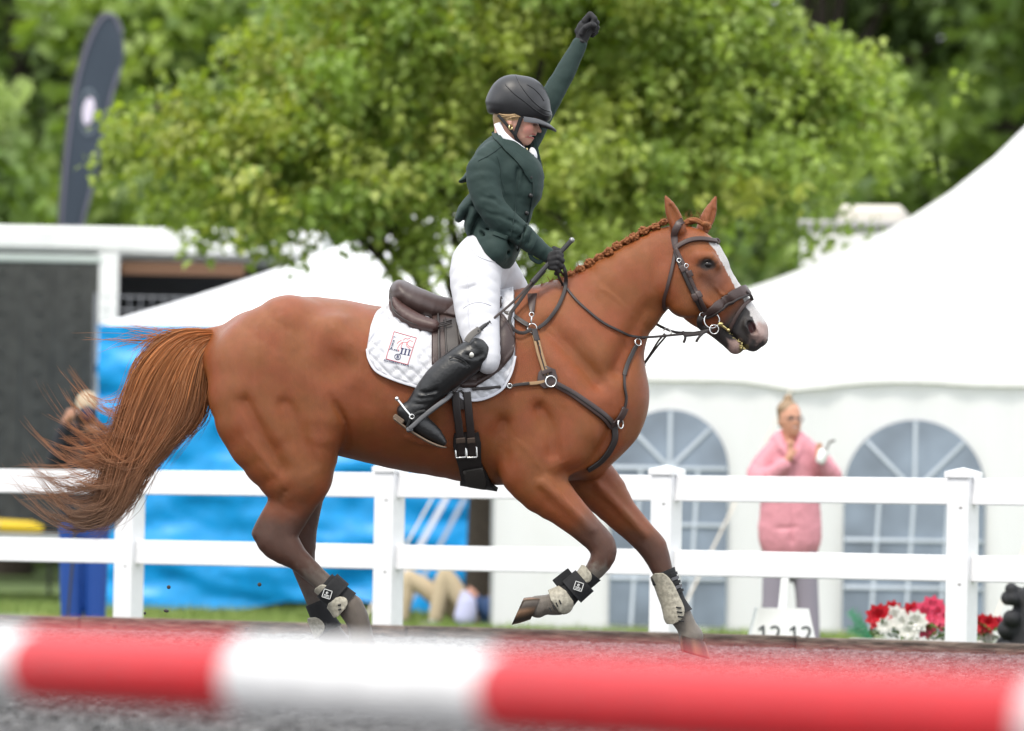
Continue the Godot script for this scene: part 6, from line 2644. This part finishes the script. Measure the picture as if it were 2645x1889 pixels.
func build_clapping_woman() -> void:
	var p := thing("person", "smiling spectator in pink rain jacket and glasses clapping behind the fence", "person", Transform3D(Basis(Vector3.UP, deg_to_rad(3.0)), Vector3(1.815, OUTSIDE, -33.6)))
	var skin := mat(1, 1, 1, 0.5, {"vertex_color_use_as_albedo": true})
	var b := Field.new()
	b.tube([[988, 662, 36, 0, 40], [992, 690, 35, 6, 40], [996, 716, 26, 14, 28], [998, 728, 17, 20, 18]], 10)
	b.tube([[1006, 690, 4.5, 44, 6], [1009, 698, 5, 46, 6]], 6)
	b.tube([[956, 690, 5, 4, 8], [957, 700, 4, 4, 7]], 4)
	b.tube([[988, 700, 22, 0, 22], [986, 750, 24, 0, 24], [990, 800, 40, 0, 30], [995, 1000, 60, 0, 36], [995, 1080, 60, 0, 36]], 12)
	b.tube([[950, 780, 22, 0, 20], [890, 870, 18, 16, 18], [950, 850, 15, 60, 15], [984, 806, 12, 74, 12]], 10)
	b.tube([[1040, 780, 22, 0, 20], [1120, 866, 18, 16, 18], [1100, 836, 14, 60, 14], [1080, 808, 12, 70, 12]], 10)
	b.tube([[960, 1080, 30, 0, 30], [952, 1280, 22, 0, 24], [950, 1450, 16, 0, 18]], 10)
	b.tube([[1030, 1080, 30, 0, 30], [1044, 1280, 22, 0, 24], [1052, 1450, 16, 0, 18]], 10)
	# hands: palm and fingers
	for h in [[984, 800, 76, -0.1], [1078, 802, 74, 0.25]]:
		b.tube([[h[0], h[1] + 8, 11, h[2], 8], [h[0] + 2, h[1] - 8, 12, h[2], 7]], 6)
		for k in 4:
			b.tube([[h[0] - 7 + k * 4.8, h[1] - 14, 3.6, h[2], 3.8], [h[0] - 7 + k * 5.2, h[1] - 26 - (3 if k == 1 or k == 2 else 0), 3.2, h[2] + 2, 3.4], [h[0] - 6 + k * 5.2, h[1] - 36 - (4 if k == 1 or k == 2 else 0), 2.8, h[2] + 6, 3.0]], 2, 0, 1)
		b.tube([[h[0] + 10, h[1] + 2, 4.4, h[2], 4.4], [h[0] + 18, h[1] - 8, 3.8, h[2] + 3, 3.8], [h[0] + 20, h[1] - 18, 3.2, h[2] + 5, 3.2]], 3, 0, 1)
	var paint := func(q: Vector3) -> Color:
		var c := Color(0.52, 0.26, 0.17)
		if q.y < 740:
			if q.z > 20 and absf(q.y - 710 + absf(q.x - 1003) * 0.12) < 1.9 and absf(q.x - 1003) < 11:
				c = Color(0.66, 0.52, 0.46)
			elif q.z > 20 and absf(q.y - 710.5 + absf(q.x - 1003) * 0.12) < 4.4 and absf(q.x - 1003) < 14:
				c = Color(0.45, 0.15, 0.12)
			if q.z > 24 and absf(q.y - 681) < 3.5 and (absf(q.x - 992) < 7 or absf(q.x - 1018) < 6):
				c = Color(0.03, 0.02, 0.02)
		return c
	part(p, "body", field_shape(b, 7.0, paint, Rect2(930, 610, 190, 220), 3.0), skin)
	var hr := Field.new()
	hr.tube([[982, 656, 38, -6, 42], [976, 690, 26, -14, 34]], 8)
	hr.tube([[980, 616, 14, -6, 16], [984, 614, 14, -6, 16]], 3)
	hr.tube([[1000, 690, 34, 40, 30], [1004, 720, 30, 40, 30]], 6, 1)
	part(p, "hair", field_shape(hr, 3.5), mat(0.25, 0.165, 0.095, 0.6))
	var tie := Shape.new()
	tie.ring(L(Vector3(979, 634, -6)), Vector3(0, 1, 0), 14.0 / S, 3.5 / S, 14)
	part(p, "hair_tie", tie, mat(0.02, 0.018, 0.02, 0.8))
	var gl := Shape.new()
	for x in [990.0, 1019.0]:
		gl.ring(L(Vector3(x, 683, 47 - absf(x - 1004) * 0.25)), Vector3(0.15, 0, 1), 10.5 / S, 1.6 / S, 14)
	line(gl, [[1000, 681, 49], [1008, 681, 49]], 3, 3, 3)
	line(gl, [[979, 681, 44], [966, 682, 30], [954, 686, 6]], 3, 3, 6)
	part(p, "glasses", gl, mat(0.06, 0.025, 0.02, 0.3))
	# jacket with hood lying open at the neck
	var pink := mat(0.66, 0.27, 0.32, 0.6)
	textured(pink, grain(0.85, 1.0, 0.02, 271), bumps(0.015, 272), 0.15, 3.0)
	var f := Field.new()
	f.tube([[992, 776, 66, -4, 46], [995, 850, 92, 0, 54], [995, 950, 98, 0, 60], [995, 1044, 106, 0, 66], [996, 1074, 104, 0, 66]], 10)
	f.tube([[950, 772, 34, -2, 34], [896, 842, 36, 12, 34], [882, 880, 36, 26, 34], [920, 872, 30, 56, 28], [964, 836, 24, 70, 22]], 14)
	f.tube([[1038, 772, 34, -2, 34], [1096, 826, 36, 12, 34], [1128, 868, 34, 30, 32], [1112, 852, 30, 52, 28], [1092, 828, 22, 66, 20]], 14)
	f.tube([[946, 752, 18, -22, 30], [986, 742, 20, -36, 26], [1030, 756, 18, -20, 30]], 16)
	f.tube([[946, 752, 14, 10, 20], [962, 782, 13, 36, 16], [990, 816, 11, 50, 12]], 8)
	f.tube([[1030, 756, 14, 10, 20], [1014, 786, 13, 36, 16], [998, 816, 11, 50, 12]], 8)
	# open neck
	f.tube([[988, 724, 26, 20, 40], [992, 770, 18, 52, 26], [994, 800, 9, 60, 18]], 8, 1)
	for c in [[[930, 880], [960, 900], [1000, 896]], [[920, 940], [960, 952], [1010, 940]], [[1070, 900], [1050, 940], [1060, 990]], [[910, 1030], [950, 1044], [1010, 1040]], [[994, 850], [996, 960], [994, 1090]]]:
		var n := []
		for q in c:
			n.append([q[0], q[1], 3.0, 68, 9])
		f.tube(n, 10, 1)
	f.tube([[996, 1180, 90, 0, 56], [996, 1200, 90, 0, 56]], 6, 1)
	var rp := FastNoiseLite.new()
	rp.seed = 29
	rp.frequency = 0.02
	f.relief = rp
	f.relief_by = 2.5
	part(p, "jacket", field_shape(f, 5.0), pink)
	var tr := Field.new()
	tr.tube([[995, 1080, 84, 0, 50], [995, 1140, 82, 0, 50]], 10)
	tr.tube([[950, 1120, 44, 0, 44], [944, 1280, 38, 2, 38], [940, 1440, 38, 4, 36], [940, 1466, 38, 4, 36]], 14)
	tr.tube([[1042, 1120, 44, 0, 44], [1056, 1280, 38, 2, 38], [1064, 1440, 38, 4, 36], [1064, 1466, 38, 4, 36]], 14)
	part(p, "trousers", field_shape(tr, 7.0), mat(0.24, 0.215, 0.26, 0.9))
	for x in [942.0, 1064.0]:
		var sh := Shape.new()
		sh.sphere(L(Vector3(x, 1470, 24)), Vector3(30, 12, 56) / S)
		part(p, "shoe", sh, mat(0.4, 0.4, 0.42, 0.7))
	var cup := thing("drink_cup", "small white cup with a dark straw held by the clapping spectator", "cup", Transform3D(Basis.IDENTITY, p.transform * L(Vector3(1086, 812, 92))))
	var cs := Shape.new()
	cs.sweep([Vector3(-0.012, -0.03, 0), Vector3(0.0, 0.0, 0), Vector3(0.022, 0.05, 0)], [Vector3(0, 0, 1)], 0.036, 0.036, 14, [0.8, 0.9, 1.0])
	part(cup, "body", cs, mat(0.8, 0.8, 0.8, 0.5))
	var straw := Shape.new()
	straw.rod(Vector3(0.022, 0.04, 0), Vector3(0.05, 0.105, 0), 0.007, 0.007, 8)
	straw.rod(Vector3(0.05, 0.105, 0), Vector3(0.085, 0.118, 0), 0.009, 0.008, 8)
	part(cup, "straw", straw, mat(0.1, 0.085, 0.08, 0.6))


func build_photographer() -> void:
	var p := thing("person", "photographer in black top and blue trousers half hidden by the horse's tail", "person", Transform3D(Basis(Vector3.UP, deg_to_rad(2.0)), Vector3(-2.86, OUTSIDE, -35.15)))
	var skin := mat(0.46, 0.24, 0.16, 0.55)
	var b := Field.new()
	b.tube([[1002, 666, 36, 0, 42], [1002, 700, 30, 6, 36], [1002, 722, 20, 12, 22]], 10)
	b.tube([[1002, 700, 24, 0, 24], [1000, 760, 30, 0, 28], [1000, 900, 60, 0, 40], [1000, 1040, 60, 0, 40]], 12)
	b.tube([[950, 780, 22, 0, 22], [900, 850, 18, 30, 18], [926, 740, 15, 70, 15], [944, 696, 13, 84, 13]], 10)
	b.tube([[1050, 780, 22, 0, 22], [1086, 860, 18, 34, 18], [1050, 790, 14, 84, 14], [1036, 742, 12, 100, 12]], 10)
	b.tube([[970, 1040, 30, 0, 30], [966, 1280, 22, 0, 24], [966, 1460, 16, 0, 18]], 10)
	b.tube([[1034, 1040, 30, 0, 30], [1040, 1280, 22, 0, 24], [1042, 1460, 16, 0, 18]], 10)
	for k in 4:
		b.tube([[940 + k, 680 + k * 8, 5, 92, 5], [952 + k, 676 + k * 8, 4.6, 100, 5], [964, 678 + k * 8, 4, 102, 4.4]], 3, 0, 1)
		b.tube([[1030, 734 + k * 6, 5, 104, 5], [1020, 730 + k * 6, 4.6, 112, 5], [1008, 728 + k * 6, 4, 114, 4.4]], 3, 0, 1)
	b.tube([[946, 700, 5, 88, 5], [956, 712, 4.4, 92, 4.6], [966, 716, 4, 94, 4]], 3, 0, 1)
	b.tube([[1040, 732, 5, 100, 5], [1034, 718, 4.4, 102, 4.6], [1024, 712, 4, 102, 4]], 3, 0, 1)
	part(p, "body", field_shape(b, 7.0, null, Rect2(910, 600, 170, 170), 4.0), skin)
	var j := Field.new()
	j.tube([[1000, 776, 78, 0, 48], [1000, 860, 88, 0, 54], [1000, 960, 84, 0, 54], [1000, 1050, 88, 0, 56]], 10)
	j.tube([[944, 774, 34, 0, 34], [900, 852, 32, 30, 30], [916, 790, 28, 58, 26], [932, 736, 24, 76, 22]], 12)
	j.tube([[1056, 774, 34, 0, 34], [1090, 858, 32, 34, 30], [1064, 810, 28, 68, 26], [1044, 768, 22, 90, 20]], 12)
	part(p, "jacket", field_shape(j, 6.0), mat(0.016, 0.017, 0.024, 0.85))
	var t := Field.new()
	t.tube([[1000, 1030, 80, 0, 50], [1000, 1090, 84, 0, 52]], 10)
	t.tube([[962, 1080, 46, 0, 44], [960, 1280, 40, 2, 38], [966, 1462, 34, 4, 34]], 14)
	t.tube([[1040, 1080, 46, 0, 44], [1044, 1280, 40, 2, 38], [1044, 1462, 34, 4, 34]], 14)
	part(p, "trousers", field_shape(t, 7.0), mat(0.004, 0.05, 0.27, 0.6))
	for x in [964.0, 1044.0]:
		var sh := Shape.new()
		sh.sphere(L(Vector3(x, 1470, 26)), Vector3(28, 13, 56) / S)
		part(p, "shoe", sh, mat(0.03, 0.03, 0.03, 0.7))
	var cap := Field.new()
	cap.tube([[1002, 646, 38, -4, 44], [1002, 654, 40, -4, 46]], 6)
	cap.tube([[1002, 662, 30, 52, 22], [1002, 664, 30, 58, 22]], 10)
	cap.tube([[1002, 712, 60, 0, 90], [1002, 730, 60, 0, 90]], 4, 1)
	part(p, "cap", field_shape(cap, 4.0), mat(0.42, 0.34, 0.24, 0.85))
	var c := thing("photo_camera", "black camera with a big lens pointed at the horse", "camera", p.transform)
	var black := mat(0.012, 0.012, 0.014, 0.4)
	var bo := Shape.new()
	bo.box(L(Vector3(1002, 694, 66)), Vector3(74, 50, 36) / S, Basis.IDENTITY, 5.0 / S)
	part(c, "body", bo, black)
	var ln := Shape.new()
	ln.rod(L(Vector3(1004, 694, 84)), L(Vector3(1010, 692, 150)), 25.0 / S, 30.0 / S, 20)
	part(c, "lens_barrel", ln, black)
	var gls := Shape.new()
	gls.sphere(L(Vector3(1010, 692, 149)), Vector3(24, 24, 6) / S)
	part(c, "lens_glass", gls, mat(0.02, 0.014, 0.05, 0.05))
	var mark := Shape.new()
	mark.box(L(Vector3(978, 684, 88)), Vector3(10, 14, 8) / S, Basis.IDENTITY, 2.0 / S)
	part(c, "flash_bracket", mark, mat(0.5, 0.5, 0.52, 0.4))
	var mono := thing("monopod", "thin dark monopod standing in the grass beside the photographer", "monopod", p.transform)
	var ms := Shape.new()
	ms.rod(L(Vector3(996, 716, 72)), L(Vector3(950, 1478, 90)), 7.0 / S, 4.5 / S, 8)
	part(mono, "leg", ms, mat(0.03, 0.028, 0.026, 0.5))
	var mf := Shape.new()
	mf.sphere(L(Vector3(950, 1478, 90)), Vector3(9, 6, 9) / S, Basis.IDENTITY, 10, 6)
	part(mono, "rubber_foot", mf, mat(0.02, 0.02, 0.02, 0.9))


func build_picnicker() -> void:
	var p := thing("person", "person in khaki trousers resting on the grass under the maple", "person", Transform3D(Basis.IDENTITY, Vector3(-0.55, OUTSIDE, -42.2)))
	var b := Field.new()
	b.tube([[1290, 1300, 34, 0, 36], [1296, 1330, 24, 4, 26]], 10)
	b.tube([[1280, 1340, 20, 0, 20], [1240, 1360, 44, 0, 44], [1180, 1420, 44, 0, 44], [1130, 1440, 40, 0, 44]], 12)
	b.tube([[1130, 1430, 30, 30, 30], [1018, 1240, 20, 40, 20], [986, 1440, 14, 40, 14]], 10)
	b.tube([[1130, 1430, 30, -30, 30], [866, 1262, 20, -40, 20], [846, 1440, 14, -40, 14]], 10)
	b.tube([[1240, 1370, 18, 40, 18], [1190, 1400, 15, 70, 15], [1144, 1328, 14, 74, 14], [1128, 1316, 14, 76, 12]], 10)
	for k in 4:
		b.tube([[1130, 1310 + k * 7, 4.6, 78, 5], [1118, 1312 + k * 7, 4.2, 80, 4.6], [1106, 1318 + k * 7, 3.8, 80, 4]], 3, 0, 1)
	b.tube([[1134, 1306, 4.6, 74, 5], [1124, 1298, 4.2, 76, 4.6], [1114, 1298, 3.8, 78, 4]], 3, 0, 1)
	part(p, "body", field_shape(b, 7.0), mat(0.5, 0.26, 0.19, 0.6))
	var k := Field.new()
	k.tube([[1136, 1430, 44, 30, 42], [1080, 1340, 40, 38, 38], [1022, 1250, 34, 40, 32], [1002, 1330, 34, 40, 32], [986, 1424, 30, 40, 28]], 10)
	k.tube([[1136, 1430, 44, -30, 42], [1010, 1360, 42, -36, 38], [872, 1268, 36, -40, 32], [856, 1350, 32, -40, 32], [846, 1430, 28, -40, 28]], 10)
	part(p, "trousers", field_shape(k, 6.0), mat(0.46, 0.37, 0.25, 0.9))
	var s := Field.new()
	s.tube([[1262, 1352, 40, 0, 50], [1220, 1390, 58, 0, 60], [1160, 1430, 54, 0, 60]], 12)
	s.tube([[1250, 1362, 26, 36, 26], [1196, 1404, 24, 66, 24], [1158, 1350, 20, 72, 20]], 12)
	part(p, "shirt", field_shape(s, 6.0), mat(0.03, 0.065, 0.16, 0.9))
	for q in [[980.0, 40.0], [838.0, -40.0]]:
		var sh := Shape.new()
		sh.sphere(L(Vector3(q[0] - 18, 1462, q[1])), Vector3(50, 19, 26) / S)
		part(p, "shoe", sh, mat(0.12, 0.11, 0.115, 0.8))
		var so := Shape.new()
		so.sphere(L(Vector3(q[0] + 2, 1440, q[1])), Vector3(24, 20, 24) / S)
		part(p, "sock", so, mat(0.6, 0.6, 0.6, 0.9))
	var hair := Shape.new()
	hair.sphere(L(Vector3(1288, 1290, -6)), Vector3(38, 30, 40) / S)
	part(p, "hair", hair, mat(0.08, 0.05, 0.03, 0.7))
	var bag := thing("drawstring_bag", "pale lilac drawstring bag propped beside the resting person", "bag", Transform3D(Basis.IDENTITY, Vector3(-0.36, OUTSIDE, -42.0)))
	var bf := Field.new()
	bf.tube([[1010, 1420, 46, 0, 40], [1016, 1370, 40, 0, 34], [1004, 1330, 18, 0, 16]], 12)
	part(bag, "sack", field_shape(bf, 6.0), mat(0.46, 0.47, 0.66, 0.85))
	var kn := Shape.new()
	kn.ring(L(Vector3(1004, 1326, 0)), Vector3(0, 1, 0), 17.0 / S, 3.5 / S, 14)
	part(bag, "drawstring", kn, mat(0.5, 0.5, 0.55, 0.8))


# ---------------------------------------------------------------- flowers, number block, bag by the fence
func build_fence_side_things() -> void:
	var r := RandomNumberGenerator.new()
	r.seed = 91
	var box := thing("flower_box", "low planter of red, white and pink artificial flowers behind the timber edging", "planter", Transform3D(Basis(Vector3.UP, deg_to_rad(-12.0)), Vector3(2.2, OUTSIDE, -28.7)))
	var trough := Shape.new()
	trough.box(Vector3(0.05, 0.12, 0), Vector3(0.75, 0.24, 0.2), Basis.IDENTITY, 0.01)
	part(box, "trough", trough, mat(0.45, 0.43, 0.40, 0.8))
	var cols := {"r": mat(0.5, 0.006, 0.02, 0.6), "w": mat(0.75, 0.74, 0.7, 0.6), "p": mat(0.72, 0.075, 0.16, 0.6)}
	# x, y, colour, size
	for q in [[-0.16, 0.36, "r", 0.055], [-0.09, 0.40, "r", 0.04], [-0.07, 0.36, "w", 0.05], [-0.02, 0.33, "w", 0.045], [0.02, 0.38, "r", 0.05], [0.05, 0.335, "w", 0.05], [0.09, 0.37, "p", 0.06], [0.13, 0.41, "p", 0.055], [0.17, 0.37, "p", 0.06], [-0.12, 0.31, "w", 0.035], [0.1, 0.31, "p", 0.05], [0.01, 0.28, "w", 0.04], [0.22, 0.36, "p", 0.045], [0.4, 0.33, "r", 0.045], [0.45, 0.335, "r", 0.04], [0.5, 0.34, "p", 0.03], [0.42, 0.27, "w", 0.04]]:
		var s := Shape.new()
		var c := Vector3(q[0], q[1], r.randf_range(-0.04, 0.07))
		var n := 9
		for layer in 3:
			for k in n:
				var a := TAU * k / n + layer * 0.35
				var l: float = q[3] * 1.5 * (1.0 - layer * 0.22)
				var up := 0.25 + layer * 0.5
				var dir := Vector3(cos(a), sin(a), up).normalized()
				var side := Vector3(-sin(a), cos(a), 0) * l * 0.36
				var o := s.v.size()
				s.v.append_array([c, c + dir * l * 0.55 + side, c + dir * l, c + dir * l * 0.55 - side])
				s.t.append_array([o, o + 1, o + 2, o, o + 2, o + 3])
		part(box, "flower", s, cols[q[2]])
	var leaves := Shape.new()
	for k in 150:
		var c := Vector3(r.randf_range(-0.2, 0.3), r.randf_range(0.24, 0.33), r.randf_range(-0.06, 0.08))
		if k > 110:
			c.x = r.randf_range(0.38, 0.55)
		var b := Basis.from_euler(Vector3(r.randf_range(-0.8, 0.8), r.randf() * TAU, r.randf_range(-0.8, 0.8)))
		var o := leaves.v.size()
		leaves.v.append_array([c, c + b * Vector3(0.012, 0.01, 0.025), c + b * Vector3(0, 0.0, 0.055), c + b * Vector3(-0.012, 0.01, 0.025)])
		leaves.t.append_array([o, o + 1, o + 2, o, o + 2, o + 3])
	part(box, "leaves", leaves, mat(0.075, 0.14, 0.02, 0.7)).set_meta("kind", "stuff")
	var fern := Shape.new()
	for k in 16:
		var a := r.randf_range(2.2, 3.4)
		var st := Vector3(-0.2, 0.24, r.randf_range(-0.03, 0.05))
		var tip := st + Vector3(cos(a) * 0.12, 0.02 + r.randf() * 0.13, 0)
		for j in 8:
			var m := st.lerp(tip, j / 7.0)
			for sgn in [-1.0, 1.0]:
				var d := ((tip - st).normalized().rotated(Vector3(0, 0, 1), 0.9 * sgn)) * 0.028
				fern.rod(m, m + d, 0.0022, 0.0008, 3)
		fern.rod(st, tip, 0.002, 0.001, 3)
	part(box, "fern", fern, mat(0.06, 0.30, 0.15, 0.7))
	# jump number block
	var nb := thing("number_block", "white wedge number marker reading 12 on both faces behind the edging", "number marker", Transform3D(Basis(Vector3.UP, deg_to_rad(12.0)), Vector3(1.53, OUTSIDE, -29.2)))
	var white := mat(0.8, 0.8, 0.8, 0.5)
	var w := Shape.new()
	var rows := []
	for y in [[0.0, 0.22, 0.12], [0.392, 0.14, 0.06]]:
		rows.append([Vector3(-y[1], y[0], y[2]), Vector3(y[1], y[0], y[2]), Vector3(y[1], y[0], -y[2]), Vector3(-y[1], y[0], -y[2])])
	w.sheet(rows, true, true)
	w.quad(4, 5, 6, 7)
	part(nb, "block", w, white)
	for x in [-0.095, 0.085]:
		var font := SystemFont.new()
		font.font_names = PackedStringArray(["Droid Sans"])
		var tm := TextMesh.new()
		tm.font = font
		tm.text = "12"
		tm.font_size = 40
		tm.pixel_size = 0.0034
		tm.depth = 0.004
		part(nb, "number", tm, mat(0.03, 0.035, 0.04, 0.6), Transform3D(Basis(Vector3(1, 0, 0), deg_to_rad(-9)), Vector3(x, 0.245, 0.0865)))
	var stick := Shape.new()
	stick.box(Vector3(0.01, 0.47, 0.0), Vector3(0.045, 0.18, 0.02), Basis(Vector3(0, 0, 1), -0.08), 0.004)
	part(nb, "flag_stick", stick, white)
	# lumpy black sack at the fence
	var sk := thing("black_sack", "lumpy black bulging sack leaning behind the fence post", "sack", Transform3D(Basis.IDENTITY, Vector3(2.86, OUTSIDE, -28.4)))
	var f := Field.new()
	f.tube([[1000, 1440, 90, 0, 70], [1000, 1340, 80, 0, 60], [1010, 1250, 60, 0, 50], [1020, 1200, 36, 0, 30]], 10)
	for k in 26:
		f.ball(1000 + r.randf_range(-84, 84), r.randf_range(1210, 1440), r.randf_range(-20, 66), r.randf_range(18, 34), r.randf_range(16, 28), 8)
	part(sk, "sack", field_shape(f, 6.0), mat(0.014, 0.014, 0.017, 0.75))
	var tie := Shape.new()
	tie.ring(L(Vector3(1020, 1196, 0)), Vector3(0, 1, 0), 30.0 / S, 5.0 / S, 14)
	part(sk, "tie", tie, mat(0.02, 0.02, 0.022, 0.6))


# ---------------------------------------------------------------- the jump in front
func build_foreground() -> void:
	var a := Vector3(-0.551, 0.378, -6.9)
	var b := Vector3(0.417, 0.381, -5.52)
	var d := (b - a) / (b.x - a.x)
	var at := func(x: float) -> Vector3: return a + d * (x - a.x)
	var red := mat(0.58, 0.003, 0.010, 0.5)
	var white := mat(0.8, 0.79, 0.79, 0.3)
	for m in [red, white]:
		m.clearcoat_enabled = true
		m.clearcoat = 0.12
		m.clearcoat_roughness = 0.15
		textured(m, grain(0.85, 1.0, 0.02, 281), null, 0, 2.0)
	var p := thing("jump_pole", "red and white striped jump pole in front of the horse", "jump pole")
	var bands := [[-1.2, -0.624, white], [-0.624, -0.318, red], [-0.318, 0.003, white], [0.003, 0.559, red], [0.559, 0.92, white]]
	for q in bands:
		var s := Shape.new()
		s.rod(at.call(q[0]), at.call(q[1]), 0.05, 0.05, 32)
		part(p, "stripe", s, q[2])
	# the standards that carry it, outside the picture on both sides
	for x in [-1.24, 0.96]:
		var st := thing("jump_standard", "white jump standard holding the longer white end of the striped pole" if x < 0 else "white jump standard holding the shorter white end of the striped pole", "jump standard", Transform3D(Basis(Vector3.UP, atan2(-d.z, d.x)), Vector3(at.call(x).x, 0, at.call(x).z)), "standards of the jump")
		var po := Shape.new()
		po.box(Vector3(0, 0.75, 0), Vector3(0.1, 1.5, 0.1), Basis.IDENTITY, 0.006)
		part(st, "post", po, white)
		for z in [-0.3, 0.3]:
			var ft := Shape.new()
			ft.box(Vector3(0, 0.05, z), Vector3(0.1, 0.1, 0.5), Basis.IDENTITY, 0.006)
			part(st, "foot", ft, white)
		var cup := Shape.new()
		cup.box(Vector3(0.09 if x < 0 else -0.09, 0.285, 0), Vector3(0.08, 0.03, 0.12), Basis.IDENTITY, 0.006)
		part(st, "cup", cup, mat(0.3, 0.3, 0.3, 0.4, {"metallic": 0.8}))
